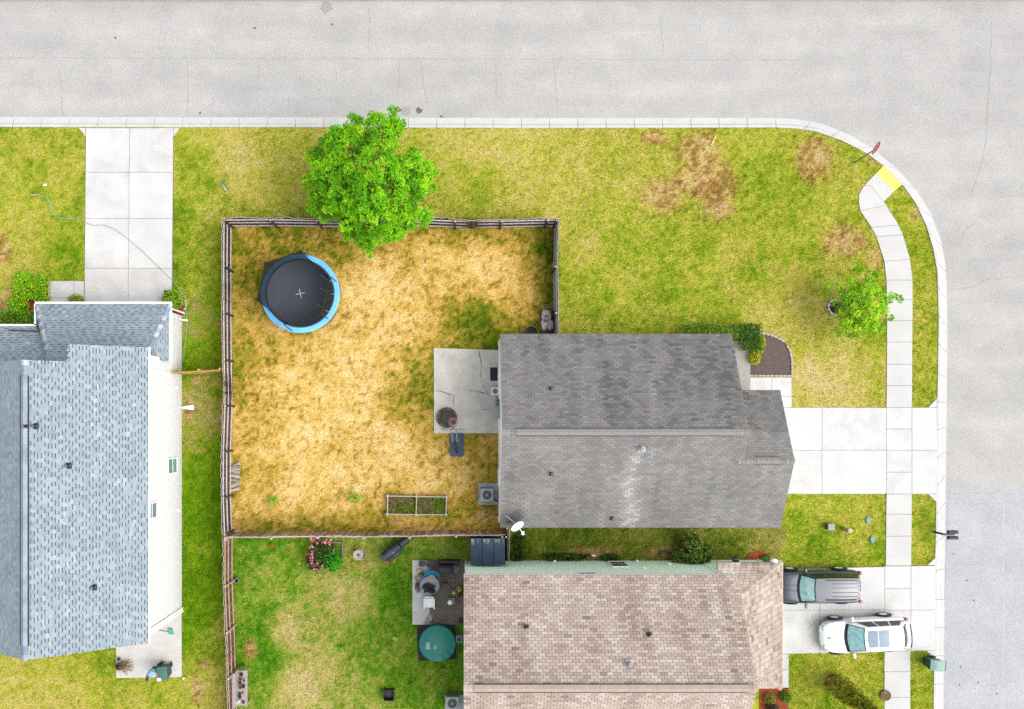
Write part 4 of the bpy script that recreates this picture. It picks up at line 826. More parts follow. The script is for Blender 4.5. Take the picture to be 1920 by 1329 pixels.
for px, py in fl:
    z = random.uniform(0.85, 1.15); q = W(px, py, z); r = random.uniform(0.04, 0.065); pm = random.choice([mat('petal_pink', A(238, 130, 160), 0.7), mat('petal_pale', A(246, 184, 196), 0.7), mat('petal_deep', A(206, 66, 110), 0.7)])
    m = MB(); 
    for k in range(5):
        a = k * 1.257 + px; m.add([(q[0], q[1], z), (q[0] + r * math.cos(a - .6), q[1] + r * math.sin(a - .6), z + 0.02), (q[0] + r * 1.15 * math.cos(a), q[1] + r * 1.15 * math.sin(a), z + 0.03), (q[0] + r * math.cos(a + .6), q[1] + r * math.sin(a + .6), z + 0.02)], [(0, 1, 2, 3)])
    m.build('flower', pm, rb)
shrub('leafy_shrub', 'bright green leafy shrub beside the pink rose bush', 623, 1049, 18, 19, 0.8, [(70, 160, 26), (52, 136, 20), (90, 178, 34), (40, 104, 16)], dens=55, ln=0.08, wd=0.026)
q0, q1, q2 = W(618, 1015), W(643, 1015), W(642.5, 1038)
m = MB().beam((q0[0], q0[1], .08), (q1[0], q1[1], .08), .06, .16).beam((q1[0], q1[1], .08), (q2[0], q2[1], .08), .06, .16); one('garden_edging', 'pale timber corner edging behind the bright green shrub', 'edging', m, M_greywood)
for i, (px, py, sz) in enumerate([(511, 937, 10), (665, 933, 12)]):
    shrub('sapling', ['slender lime green sapling tilted over dry lawn', 'lime green weed tuft on the dry lawn above the planter'][i], px, py, sz, sz * .7, 0.5, [(150, 200, 40), (120, 180, 30)], dens=26, cat='plant')
for i, (px, py, rx, ry) in enumerate([(970, 1040, 14, 10), (1060, 1043, 40, 6), (1145, 1044, 18, 6), (975, 1015, 12, 14)]):
    shrub('weed_patch', ['dark weeds by the small shed corner', 'low weeds growing along the green siding base', 'weeds under the dark ground floor window', 'tall weeds beside the short fence by the dish'][i], px, py, rx, ry, 0.35, [(64, 96, 26), (86, 118, 34), (48, 74, 20)], dens=32, ln=0.12, wd=0.02, cat='weeds')
# ------------------------------------------------------------------ fences
WOODP = [mat('picket_%d' % i, A(*c), 0.92, var=0.22, scale=9, stretch=(1, 1, 0.15)) for i, c in enumerate([(96, 78, 68), (84, 68, 60), (108, 90, 78), (74, 60, 54)])]
WOODB = [mat('picket_b%d' % i, A(*c), 0.92, var=0.22, scale=9, stretch=(1, 1, 0.15)) for i, c in enumerate([(218, 168, 126), (200, 150, 112), (230, 184, 144), (182, 138, 106), (238, 206, 172)])]
WOODN = [mat('picket_n%d' % i, A(*c), 0.85, var=0.15, scale=9, stretch=(1, 1, 0.15)) for i, c in enumerate([(255, 206, 110), (246, 186, 88), (255, 216, 130)])]
M_rail = mat('rail_wood', A(240, 228, 222), 0.92, var=0.14, scale=6); M_railb = mat('rail_tan', A(222, 192, 160), 0.92, var=0.14, scale=6); M_top = mat('picket_top', A(228, 222, 220), 0.9, var=0.1, scale=6)
def fence(label, pts, side, pickets, rail, hgt=1.83, top=None, name='wooden_fence', post_step=2.45, pk=0.142, cap=True, wob=0.02, rails=(0.28, 0.98, 1.6)):
    """pts: world polyline; side: +1 rails on the left of travel, -1 on the right"""
    o = thing(name, label, 'fence', (pts[0][0], pts[0][1], 0)); cache = {}
    P = np.array(pts, float); d = np.r_[0, np.cumsum(np.hypot(*np.diff(P, axis=0).T))]; n = int(d[-1] / pk); ph = random.random() * 6
    def at(t):
        x = np.interp(t, d, P[:, 0]); y = np.interp(t, d, P[:, 1]); i = min(max(np.searchsorted(d, t) - 1, 0), len(d) - 2); e = (P[i + 1] - P[i]) / (d[i + 1] - d[i]); nn = np.array([-e[1], e[0]]); w = wob * math.sin(t * 0.9 + ph) + wob * 0.6 * math.sin(t * 2.3)
        return np.array([x, y]) + nn * w, e, nn
    for i in range(n):
        c, e, nn = at((i + 0.5) * pk); k = random.randrange(len(pickets)); hv = random.choice((0, 1, 2))
        me = cache.get((k, hv))
        if me is None:
            z = hgt - 0.02 * hv; w = pk * 0.485; m = MB().box(-w, w, -0.011, 0.011, 0.03, z - 0.004); b = MB(); b.v = m.v; b.f = m.f
            me = bpy.data.meshes.new('picket'); V = m.v + [(-w, -0.0112, z - 0.004), (w, -0.0112, z - 0.004), (w, 0.0112, z - 0.004), (-w, 0.0112, z - 0.004), (-w, -0.0112, z), (w, -0.0112, z), (w, 0.0112, z), (-w, 0.0112, z)]
            F = m.f + [tuple(j + 8 for j in f) for f in [(4, 5, 6, 7), (0, 1, 5, 4), (1, 2, 6, 5), (2, 3, 7, 6), (3, 0, 4, 7)]]
            me.from_pydata(V, [], F); me.materials.append(pickets[k]); me.materials.append(top or M_top)
            for j, p in enumerate(me.polygons): p.material_index = 1 if j >= 6 else 0
            cache[(k, hv)] = me
        ob = bpy.data.objects.new('picket', me); ob.location = (c[0] - pts[0][0], c[1] - pts[0][1], 0); ob.rotation_euler = (random.gauss(0, .008), 0, math.atan2(e[1], e[0]) + random.gauss(0, .02)); link(ob, o)
    ts = list(np.arange(0.05, d[-1], post_step)) + [d[-1] - 0.05]
    for a, b in zip(ts[:-1], ts[1:]):
        if b - a < 0.4: continue
        ca, ea, na = at(a); cb, eb, nb_ = at(b)
        for z in rails:
            q = (ca + na * side * 0.042, cb + nb_ * side * 0.042)
            MB().beam((*q[0], z), (*q[1], z), 0.055, 0.07).build('rail', rail, o)
    for t in ts:
        c, e, nn = at(t); c = c + nn * side * 0.10
        MB(Matrix.Translation((c[0], c[1], 0)) @ Matrix.Rotation(math.atan2(e[1], e[0]), 4, 'Z')).box(-0.05, 0.05, -0.045, 0.045, 0, hgt - 0.06, 0.006).build('post', random.choice(WOODP[:3]) if rail is M_rail else rail, o)
        MB(Matrix.Translation((c[0], c[1], 0)) @ Matrix.Rotation(math.atan2(e[1], e[0]), 4, 'Z')).box(-0.046, 0.046, -0.041, 0.041, hgt - 0.058, hgt - 0.04).build('post_top', top or M_top, o)
    return o
fence('grey weathered fence along the left side of the dry back yard', [(-12.80, 10.42), (-12.83, 5), (-12.72, 1.2), (-12.86, -1.5), (-12.86, -3.5), (-12.78, -6.3)], +1, WOODP, M_rail)
fence('grey weathered fence behind the big tree, along the street side of the yard', [(-12.75, 10.45), (-4, 10.43), (-1.9, 10.5), (0.3, 10.35), (5.0, 10.42)], -1, WOODP, M_rail)
fence('short grey fence run ending at the corner house wall above the white sacks', [(5.03, 10.38), (4.95, 7), (5.02, 4.15)], -1, WOODP, M_rail)
fence('brown plank fence between the dry yard and the green yard', [(-12.72, -6.36), (-6, -6.33), (0, -6.28), (2.28, -6.27)], -1, WOODB, mat('rail_pale', A(226, 216, 206), 0.9, var=0.1))
fence('tan fence along the left side of the green south yard', [(-12.76, -6.5), (-12.72, -10), (-12.6, -13), (-12.5, -15.5), (-12.45, -18.5)], +1, [mat('picket_t%d' % i, A(*c), 0.92, var=0.22, scale=9, stretch=(1, 1, 0.15)) for i, c in enumerate([(128, 96, 74), (112, 84, 66), (146, 112, 88)])], M_railb)
fence('new orange cedar fence joining the left house to the grey fence', [(-15.5, 2.33), (-14.2, 2.36), (-13.3, 2.44), (-12.9, 2.42)], +1, WOODN, WOODN[1], post_step=1.4, top=WOODN[2])
fence('short weathered fence beside the small dark shed', [(2.37, -5.85), (2.38, -7.85)], -1, [mat('picket_s', A(150, 128, 112), 0.9, var=.2, scale=9)], M_railb, post_step=1.8)
# ------------------------------------------------------------------ trampoline
def netmat(name, rgb, fac):
    m = mat(name, rgb, 0.9, var=0.05); nt = m.node_tree; b = nt.nodes['Principled BSDF']; t = nt.nodes.new('ShaderNodeBsdfTransparent'); mx = nt.nodes.new('ShaderNodeMixShader'); mx.inputs[0].default_value = fac
    nt.links.new(t.outputs[0], mx.inputs[1]); nt.links.new(b.outputs[0], mx.inputs[2]); nt.links.new(mx.outputs[0], nt.nodes['Material Output'].inputs[0]); return m
tc = W(563, 551, 0.9); tr = thing('trampoline', 'round trampoline with blue padded rim and black net on the dry lawn', 'trampoline', (tc[0], tc[1], 0))
cx, cy = tc[0], tc[1]
M_mat = mat('trampoline_mat', A(84, 90, 100), 0.7, var=0.08, scale=4, var2=0.06, scale2=1.2); M_pad = mat('blue_pad', (.13, .40, .70), 0.5, var=0.06, scale=5, var2=0.08, scale2=1.0)
jm = MB().lathe([(1.86, 0.86), (1.86, 0.875), (0.01, 0.85)], (cx, cy, 0), 48).build('jump_mat', M_mat, tr)
T_ = Matrix.Translation((cx, cy, 0)) @ Matrix.Rotation(R(12), 4, 'Z')
MB(T_).box(-0.25, 0.25, -0.022, 0.022, 0.868, 0.872).box(-0.022, 0.022, -0.25, 0.25, 0.8725, 0.8735).build('centre_cross', mat('cross_white', A(225, 228, 232), 0.7), jm)
ns = 6
for k in range(ns):
    m = MB(); V = []; nseg = 12; prof = [(1.84, 0.90), (1.87, 0.925), (2.09, 0.925), (2.13, 0.90), (2.13, 0.84), (1.84, 0.88)]
    for i in range(nseg + 1):
        a = R(18) + (k + (i + (0.02 if i == 0 else (-0.02 if i == nseg else 0))) / nseg) * 6.2832 / ns
        V += [(cx + r * math.cos(a), cy + r * math.sin(a), z + 0.006 * math.sin(i * 1.3 + k)) for r, z in prof]
    m.add(V, [(i * 6 + j, i * 6 + 6 + j, i * 6 + 6 + (j + 1) % 6, i * 6 + (j + 1) % 6) for i in range(nseg) for j in range(6)]).build('rim_pad', M_pad, tr)
hexv = [R(18 + 60 * k) for k in range(6)]
m = MB(); V = []; nn_ = 60; rows = 5
for j in range(rows + 1):
    f = j / rows
    for i in range(nn_):
        a = 6.2832 * i / nn_ + hexv[0]; k = int(i // 10); s_ = (i % 10) / 10; a0, a1 = hexv[k], hexv[k] + R(60)
        tx = 1.95 * (math.cos(a0) * (1 - s_) + math.cos(a1) * s_); ty = 1.95 * (math.sin(a0) * (1 - s_) + math.sin(a1) * s_); tz = 2.9 - 0.12 * math.sin(math.pi * s_)
        bx_, by_, bz_ = 1.79 * math.cos(a), 1.79 * math.sin(a), 0.9; sag = 0.10 * math.sin(math.pi * f) * (0.6 + 0.4 * math.sin(i))
        px_, py_ = bx_ + (tx - bx_) * f, by_ + (ty - by_) * f; rr_ = math.hypot(px_, py_); V.append((cx + px_ * (1 - sag / rr_), cy + py_ * (1 - sag / rr_), bz_ + (tz - bz_) * f))
m.add(V, [(j * nn_ + i, j * nn_ + (i + 1) % nn_, (j + 1) * nn_ + (i + 1) % nn_, (j + 1) * nn_ + i) for j in range(rows) for i in range(nn_)]).build('safety_net', netmat('black_net', A(26, 28, 34), 0.86), tr, smooth=True)
for a in hexv:
    MB().tube([(cx + 2.05 * math.cos(a), cy + 2.05 * math.sin(a), 0.3), (cx + 2.06 * math.cos(a), cy + 2.06 * math.sin(a), 1.2), (cx + 1.97 * math.cos(a), cy + 1.97 * math.sin(a), 2.95)], 0.026, 7).build('net_pole', M_blackm, tr)
    for w_ in (-0.28, 0.28):
        MB().tube([(cx + 2.06 * math.cos(a + w_), cy + 2.06 * math.sin(a + w_), 0.85), (cx + 2.06 * math.cos(a + w_), cy + 2.06 * math.sin(a + w_), 0.03)], 0.022, 6).build('leg', M_galv, tr)
    MB().tube([(cx + 2.06 * math.cos(a - .28), cy + 2.06 * math.sin(a - .28), 0.03), (cx + 2.1 * math.cos(a), cy + 2.1 * math.sin(a), 0.03), (cx + 2.06 * math.cos(a + .28), cy + 2.06 * math.sin(a + .28), 0.03)], 0.022, 6).build('foot_bar', M_galv, tr)
MB().tube([(cx + 2.08 * math.cos(6.2832 * i / 40), cy + 2.08 * math.sin(6.2832 * i / 40), 0.85) for i in range(41)], 0.025, 6).build('frame_ring', M_galv, tr)
for (ax, ay), (bx_, by_) in (((1.38, .75), (1.9, .6)), ((1.3, .1), (1.85, -.05)), ((1.15, -.75), (1.6, -1.0)), ((-1.0, -1.75), (-.6, -2.0))):
    MB().tube([(cx + ax, cy + ay, 2.2), (cx + (ax + bx_) / 2, cy + (ay + by_) / 2 - .08, 1.5), (cx + bx_, cy + by_, 0.96)], 0.013, 5).build('tie_cord', mat('cord', A(205, 200, 196), 0.8), tr)
# ------------------------------------------------------------------ basketball hoop
bb = thing('basketball_hoop', 'portable basketball hoop with dark base at the patio edge', 'basketball hoop', (-0.4, -1.6, 0))
M_base = mat('hoop_base', A(74, 92, 116), 0.5, var=0.12, scale=6)
poly = [(-.76, -.96), (-.70, -.92), (-.06, -.92), (0.0, -.96), (0.01, -1.55), (-.06, -1.62), (-.06, -1.7), (0.0, -1.76), (0.0, -2.1), (-.06, -2.2), (-.70, -2.2), (-.77, -2.1), (-.77, -1.76), (-.70, -1.7), (-.70, -1.62), (-.77, -1.55)]
MB().prism(poly, 0.02, 0.2).build('base', M_base, bb); MB().prism([(-.66, -1.0), (-.1, -1.0), (-.2, -1.6), (-.56, -1.6)], 0.2, 0.27).build('base_ridge', M_base, bb)
MB().tube([(-.38, -1.95, 0.2), (-.46, -1.35, 2.3), (-.48, -1.25, 2.75)], 0.05, 8).build('pole', M_blackm, bb)
for dx in (-.12, .12): MB().beam((-.47 + dx, -1.3, 2.65), (-.52 + dx, -.68, 3.15), 0.05, 0.06).beam((-.47 + dx, -1.28, 2.3), (-.52 + dx, -.68, 2.75), 0.05, 0.06).build('arm', M_grey, bb)
MB().box(-1.2, 0.13, -0.665, -0.63, 2.65, 3.5).build('backboard', mat('backboard', A(120, 124, 128), 0.4), bb)
rim = MB().tube([(-.55 + .229 * math.cos(6.2832 * i / 20), -.30 + .229 * math.sin(6.2832 * i / 20), 3.05) for i in range(21)], 0.016, 6).beam((-.55, -.52, 3.05), (-.55, -.64, 3.05), .12, .04).build('rim', mat('rim_red', A(232, 92, 96), 0.5), bb)
m = MB()
for i in range(12):
    a = 6.2832 * i / 12; b = a + 0.35
    m.tube([(-.55 + .22 * math.cos(a), -.30 + .22 * math.sin(a), 3.04), (-.55 + .15 * math.cos(b), -.30 + .15 * math.sin(b), 2.8), (-.55 + .12 * math.cos(a), -.30 + .12 * math.sin(a), 2.62)], 0.009, 4)
m.build('net', mat('net_white', A(240, 240, 240), 0.8), rim)
# ------------------------------------------------------------------ fire pit
q = W(838, 782); fp = thing('fire_pit', 'round stone fire pit on the patio under the basketball rim', 'fire pit', (q[0], q[1], .07))
for lv in range(2):
    for i in range(14):
        a0, a1 = (i + .5 * lv) / 14 * 6.2832 + .02, (i + 1 + .5 * lv) / 14 * 6.2832 - .02; am = (a0 + a1) / 2
        MB().prism([(q[0] + r * math.cos(a), q[1] + r * math.sin(a)) for r, a in ((.38, a0), (.56, a0), (.565, am), (.56, a1), (.38, a1), (.375, am))], .072 + lv * .12, .185 + lv * .12).build('stone', mat('pit_stone%d' % (i % 3), A(*[(112, 98, 90), (96, 84, 78), (128, 112, 100)][i % 3]), 0.95, var=.2, scale=10), fp)
MB().lathe([(.37, .27), (.36, .3), (.33, .3), (.3, .12), (.05, .09)], (q[0], q[1], 0), 24).build('fire_bowl', M_blackm, fp)
for i in range(5):
    a = i * 1.3; MB().tube([(q[0] - .2 * math.cos(a), q[1] - .2 * math.sin(a), .2), (q[0] + .2 * math.cos(a), q[1] + .2 * math.sin(a), .24)], .03, 6).build('charred_log', mat('char', A(74, 56, 48), 1, var=.4, scale=14), fp)
q0, q1 = W(919, 688), W(938, 713); one('doormat', 'dark grey doormat on the patio against the house wall', 'doormat', MB().box(q0[0], q1[0], q1[1], q0[1], .071, .085, .005), mat('mat_dark', A(66, 68, 72), 1, var=.1, scale=30))
q = W(928, 733); st = thing('side_table', 'small white square side table with round tray by patio wall', 'table', (q[0], q[1], .07))
MB().box(q[0] - .2, q[0] + .2, q[1] - .2, q[1] + .2, .42, .45, .01).build('table_top', M_white, st)
for sx in (-1, 1):
    for sy in (-1, 1): MB().box(q[0] + sx * .17 - .02, q[0] + sx * .17 + .02, q[1] + sy * .17 - .02, q[1] + sy * .17 + .02, .07, .42).build('leg', M_white, st)
one('round_tray', 'grey ring shaped tray on the white side table', 'tray', MB().lathe([(.10, .452), (.15, .47), (.13, .485), (.09, .47), (.05, .455)], (q[0], q[1], 0), 18), M_grey)
for i, py in enumerate((748, 757)):
    q = W(931, py); one('lantern', ['upper of two small white lanterns by the patio wall', 'lower of two small white lanterns by the patio wall'][i], 'lantern', MB().lathe([(.07, .07), (.09, .1), (.09, .3), (.05, .36), (.06, .38), (.02, .42)], (q[0], q[1], 0), 10), M_galv, 'lanterns by the patio wall')
# ------------------------------------------------------------------ condensers
def condenser(label, px, py, z0=.08):
    q = W(px, py, .8); o = thing('air_conditioner', label, 'air conditioner', (q[0], q[1], z0)); x, y = q[:2]; h = .34
    MB().box(x - h, x + h, y - h, y + h, z0 + .02, z0 + .68, .02).build('casing', M_grey, o)
    m = MB()
    for i in range(7): m.box(x - h - .008, x + h + .008, y - h - .008, y + h + .008, z0 + .1 + i * .08, z0 + .13 + i * .08)
    m.build('louvre', mat('louvre', A(110, 114, 118), .6), o)
    MB().box(x - h - .01, x + h + .01, y - h - .01, y + h + .01, z0 + .682, z0 + .73, .02).build('top_cover', mat('ac_top', A(206, 210, 212), .5), o)
    MB().lathe([(.255, .731), (.255, .735)], (x, y, z0), 24).build('fan_well', M_blackm, o)
    for i in range(5):
        a = i * 1.2566; MB().add([(x + .05 * math.cos(a), y + .05 * math.sin(a), z0 + .738), (x + .24 * math.cos(a - .25), y + .24 * math.sin(a - .25), z0 + .738), (x + .24 * math.cos(a + .3), y + .24 * math.sin(a + .3), z0 + .75), (x + .05 * math.cos(a + .9), y + .05 * math.sin(a + .9), z0 + .75)], [(0, 1, 2, 3)]).build('fan_blade', M_darkgrey, o)
    MB().cyl((x, y), .075, z0 + .74, z0 + .77, 14).build('fan_hub', mat('ac_top', 0), o)
    m = MB()
    for r in (.12, .18, .235): m.tube([(x + r * math.cos(6.2832 * i / 24), y + r * math.sin(6.2832 * i / 24), z0 + .772) for i in range(25)], .006, 4)
    for i in range(4): a = i * .785; m.tube([(x - .25 * math.cos(a), y - .25 * math.sin(a), z0 + .772), (x + .25 * math.cos(a), y + .25 * math.sin(a), z0 + .772)], .006, 4)
    m.build('fan_guard', M_galv, o); return o
ac = condenser('grey air conditioner on concrete pad beside the grey roofed corner house', 913, 927)
q = W(922, 930); MB().tube([(q[0], q[1] - .1, .3), (q[0] + .25, q[1] - .2, .2), (q[0] + .5, q[1] - .2, .35)], .035, 6).build('refrigerant_line', M_blackm, ac)
condenser('grey air conditioner beside brown shingled house at the bottom edge', 848, 1318)
# ------------------------------------------------------------------ raised planter
c = [W(*p, .4) for p in ((727, 929), (781, 930), (837, 931), (836, 964), (780, 964), (726, 963))]; pl = thing('raised_planter', 'white framed raised planter with two soil beds on dry lawn', 'planter', (c[0][0], c[0][1], 0))
M_pv = mat('planter_vinyl', A(222, 212, 204), .7, var=.05)
for a, b in ((0, 1), (1, 2), (3, 4), (4, 5), (5, 0), (1, 4), (2, 3)): MB().beam((c[a][0], c[a][1], .22), (c[b][0], c[b][1], .22), .05, .3).build('side_board', M_pv, pl)
for p in c:
    MB().box(p[0] - .055, p[0] + .055, p[1] - .055, p[1] + .055, 0, .42, .01).build('post', M_pv, pl)
    for dx, dy in ((1, 0), (-1, 0), (0, 1), (0, -1)): MB().box(p[0] + dx * .07 - .03, p[0] + dx * .07 + .03, p[1] + dy * .07 - .03, p[1] + dy * .07 + .03, .1, .40).build('corner_bracket', M_pv, pl)
for a, b in ((0, 4), (1, 3)): MB().box(c[a][0] + .03, c[b][0] - .03, c[b][1] + .03, c[a][1] - .03, .02, .2).build('soil', mat('planter_soil', A(122, 104, 66), 1, var=.4, scale=6, bump=.8), pl)
n = 1100; P = np.c_[RNG.uniform(c[5][0] + .1, c[2][0] - .1, n), RNG.uniform(c[4][1] + .08, c[0][1] - .08, n), np.full(n, .2)]; P = P[fbm(P[:, 0], P[:, 1], 1.6, 2) > .42]
foliage('weeds', pl, P, np.tile([0, 0, 1.], (len(P), 1)), 9, .11, .016, [(120, 140, 40), (90, 120, 34), (150, 160, 70), (70, 96, 28)], .8, .4, .06)
q = W(748, 975); one('loose_board', 'thin pale board lying below the raised planter', 'board', MB().box(q[0] - .28, q[0] + .28, q[1] - .04, q[1] + .03, 0.02, .05, .004), M_greywood)
# ------------------------------------------------------------------ satellite dish
b0 = W(955, 990, 3.0); d0 = Vector(W(969, 984, 3.5)); ds = thing('satellite_dish', 'white satellite dish on roof corner beside the fence end', 'satellite dish', (b0[0], b0[1], 2.6))
nrm = Vector((0.45, -0.62, 0.55)).normalized(); Rm = nrm.to_track_quat('Z', 'Y').to_matrix().to_4x4(); Tm = Matrix.Translation(d0) @ Rm
MB(Tm).lathe([(.02, .0), (.2, .02), (.36, .07), (.37, .075), (.36, .06), (.2, .005), (.02, -.02)], (0, 0, 0), 24).build('reflector', M_white, ds, smooth=True)
e = d0 + nrm * .42 + Vector((.1, -.1, -.12)); MB().tube([d0 + Vector((0, 0, -.25)) + nrm * .05, e], .022, 6).build('feed_arm', M_white, ds); MB(Matrix.Translation(e)).box(-.07, .07, -.09, .09, -.06, .06, .01).build('feed_horn', M_white, ds)
MB().tube([d0 - nrm * .05, d0 - nrm * .15 + Vector((0, 0, -.2)), (b0[0] + .2, -5.6, 2.75)], .028, 7).build('mast', M_galv, ds)
MB().tube([d0 - nrm * .1, (2.3, -5.2, 3.15), (1.95, -5.0, 2.95)], .012, 5).build('cable', M_white, ds)
# ------------------------------------------------------------------ small shed
s0 = W(882, 1008, 2.1); s1 = W(947, 1058, 2.0); sh_ = thing('garden_shed', 'small lean to shed with dark blue panel roof against green siding', 'shed', (s0[0], s0[1], 0))
M_shed = mat('shed_roof', A(58, 82, 104), .45, var=.14, scale=3, var2=.12, scale2=1.2); xs_ = np.linspace(s0[0], s1[0], 4)
MB().box(s0[0] + .05, s1[0] - .05, s1[1] + .05, s0[1] - .05, 0, 1.85).build('wall', mat('shed_wall', A(70, 74, 80), .6), sh_)
for i in range(3):
    a, b = xs_[i] + .006, xs_[i + 1] - .006; m = MB(); ng = 9; V = []; 
    for j in range(ng + 1):
        y = s0[1] + (s1[1] - s0[1]) * j / ng; z = 2.12 - .12 * j / ng; V += [(a, y, z), (a + .02, y, z + .02), (b - .02, y, z + .02), (b, y, z)]
    m.add(V, [(j * 4 + k + 4, j * 4 + k + 5, j * 4 + k + 1, j * 4 + k) for j in range(ng) for k in range(3)]); pnl = m.build('roof_panel', M_shed, sh_, solid=.02)
    for k in range(6):
        x = random.uniform(a + .05, b - .05); w = random.uniform(.012, .03); l = random.uniform(.12, .34); y = s0[1] - .04; MB().add([(x - w, y, 2.143), (x + w, y, 2.143), (x + w * .4, y - l, 2.136 - l * .08), (x - w * .4, y - l, 2.136 - l * .08)], [(0, 3, 2, 1)]).build('lime_streak', mat('lime', A(176, 178, 176), .9, var=.2), pnl)
# ------------------------------------------------------------------ offset smoker
a, b = W(716, 1047, .9), W(762, 1012, .9); ang = math.atan2(b[1] - a[1], b[0] - a[0]); T_ = Matrix.Translation(((a[0] + b[0]) / 2, (a[1] + b[1]) / 2, 0)) @ Matrix.Rotation(ang, 4, 'Z')
sm = thing('offset_smoker', 'black barrel smoker grill standing diagonally beside the brown fence', 'grill', ((a[0] + b[0]) / 2, (a[1] + b[1]) / 2, 0)); M_smk = mat('smoker_black', A(60, 66, 80), .42, var=.15, scale=5, var2=.12, scale2=2, spec=.5)
Tx = T_ @ Matrix.Translation((-.2, 0, .75)) @ Matrix.Rotation(R(90), 4, 'Y'); MB(Tx).lathe([(.05, -.6), (.24, -.59), (.25, -.55), (.25, .5), (.24, .54), (.05, .55)], (0, 0, 0), 20).build('barrel', M_smk, sm)
Tx = T_ @ Matrix.Translation((.62, 0, .6)) @ Matrix.Rotation(R(90), 4, 'Y'); MB(Tx).lathe([(.05, -.24), (.21, -.23), (.22, -.2), (.22, .2), (.21, .24), (.05, .25)], (0, 0, 0), 18).build('firebox', M_smk, sm)
MB(T_).box(-.7, .25, -.44, -.27, .66, .69).build('front_shelf', mat('shelf_dark', A(70, 84, 74), .6), sm)
for x, y in ((-.7, -.18), (-.7, .18), (.25, -.18), (.25, .18)): MB(T_).tube([(x, y, .6), (x * 1.05, y * 1.2, 0)], .02, 6).build('leg', M_blackm, sm)
MB(T_).cyl((-.62, .17), .05, .9, 1.4, 10).build('chimney', M_smk, sm); MB(T_).lathe([(.03, .98), (.05, 1.0), (.05, 1.04), (.02, 1.06)], (-.12, -.1, 0), 10).build('thermometer', M_galv, sm); MB(T_).tube([(-.2, -.3, .85), (.1, -.3, .85)], .014, 5).build('lid_handle', M_galv, sm)
# ------------------------------------------------------------------ pot ring ornament, pot, crate, toy
q = W(674, 1036); bq = thing('stone_birdbath', 'pale round stone birdbath with scalloped ring on green lawn', 'birdbath', q)
MB().lathe([(.24, 0), (.2, .06), (.1, .1), (.09, .45), (.16, .5), (.27, .56), (.27, .6), (.22, .6), (.08, .55)], q, 22).build('bowl_pedestal', M_stone, bq); MB().lathe([(.08, .556), (.05, .56)], q, 12).build('water', mat('rusty_water', A(110, 80, 70), .3), bq)
for i in range(14):
    a = 6.2832 * i / 14; MB(Matrix.Translation((q[0] + .07 + .31 * math.cos(a), q[1] - .02 + .31 * math.sin(a), 0)) @ Matrix.Rotation(a, 4, 'Z')).box(-.03, .03, -.055, .055, 0, .1, .01).build('ring_block', M_stone, bq)
def pot(label, px, py, r, h, m_, z0=0.0, soil=True, name='flower_pot', group=None, plant=None):
    q = W(px, py, z0 + h); q = (q[0], q[1], z0); o = thing(name, label, 'pot', q, group)
    MB().lathe([(r * .72, 0), (r * .95, h * .85), (r * 1.06, h * .86), (r * 1.06, h), (r * .9, h), (r * .86, h * .86), (.01, h * .84)], q, 16).build('pot_body', m_, o)
    if soil: MB().lathe([(r * .85, h * .865), (.01, h * .88)], q, 14).build('soil', mat('pot_soil', A(62, 50, 44), 1, var=.3, scale=20), o)
    if plant:
        n = 22; foliage('foliage', o, np.array([q]) + np.c_[RNG.normal(0, r * .6, (n, 2)), RNG.uniform(h, h + r * 1.6, n)], rnd_dirs(n) + np.array([0, 0, .6]), 7, r * .8, r * .18, plant, .8, .4, .03)
    return o
pot('grey round pot with dark soil against the tan fence', 443, 1088, .13, .3, M_galv)
q = W(730, 1299); m = MB(); h = .29
for (x0, x1, y0, y1) in ((-h, h, -h, -h + .03), (-h, h, h - .03, h), (-h, -h + .03, -h + .03, h - .03), (h - .03, h, -h + .03, h - .03)): m.box(q[0] + x0, q[0] + x1, q[1] + y0, q[1] + y1, .02, .38)
tb = thing('storage_tote', 'black square open tote on the green lawn at bottom', 'tote', q); m.build('sides', M_blackm, tb); MB().box(q[0] - h + .03, q[0] + h - .03, q[1] - h + .03, q[1] + h - .03, .02, .05).build('bottom', M_blackm, tb); MB().box(q[0] - .18, q[0] + .18, q[1] - .18, q[1] + .16, .05, .09, .02).build('moulded_panel', M_darkgrey, tb)
for sx in (-1, 1): MB().box(q[0] + sx * .3 - .03, q[0] + sx * .3 + .03, q[1] - .12, q[1] + .12, .33, .37, .008).build('handle', M_darkgrey, tb)
q = W(741, 1195); tv = thing('toy_bucket', 'lime green toy bucket lying on the green lawn', 'bucket', q); Tm = Matrix.Translation((q[0], q[1], .12)) @ Matrix.Rotation(R(70), 4, 'Y') @ Matrix.Rotation(R(20), 4, 'X'); M_lime = mat('lime_plastic', A(190, 236, 80), .5)
MB(Tm).lathe([(.01, -.12), (.1, -.12), (.14, .12), (.15, .12), (.15, .14), (.13, .13), (.09, -.1)], (0, 0, 0), 14).build('bucket_body', M_lime, tv); MB(Tm).tube([(.14 * math.cos(t), .0 + .14 * math.sin(t), .14 + .1 * math.sin(t)) for t in np.linspace(0, 3.14, 8)], .01, 5).build('handle', M_lime, tv)
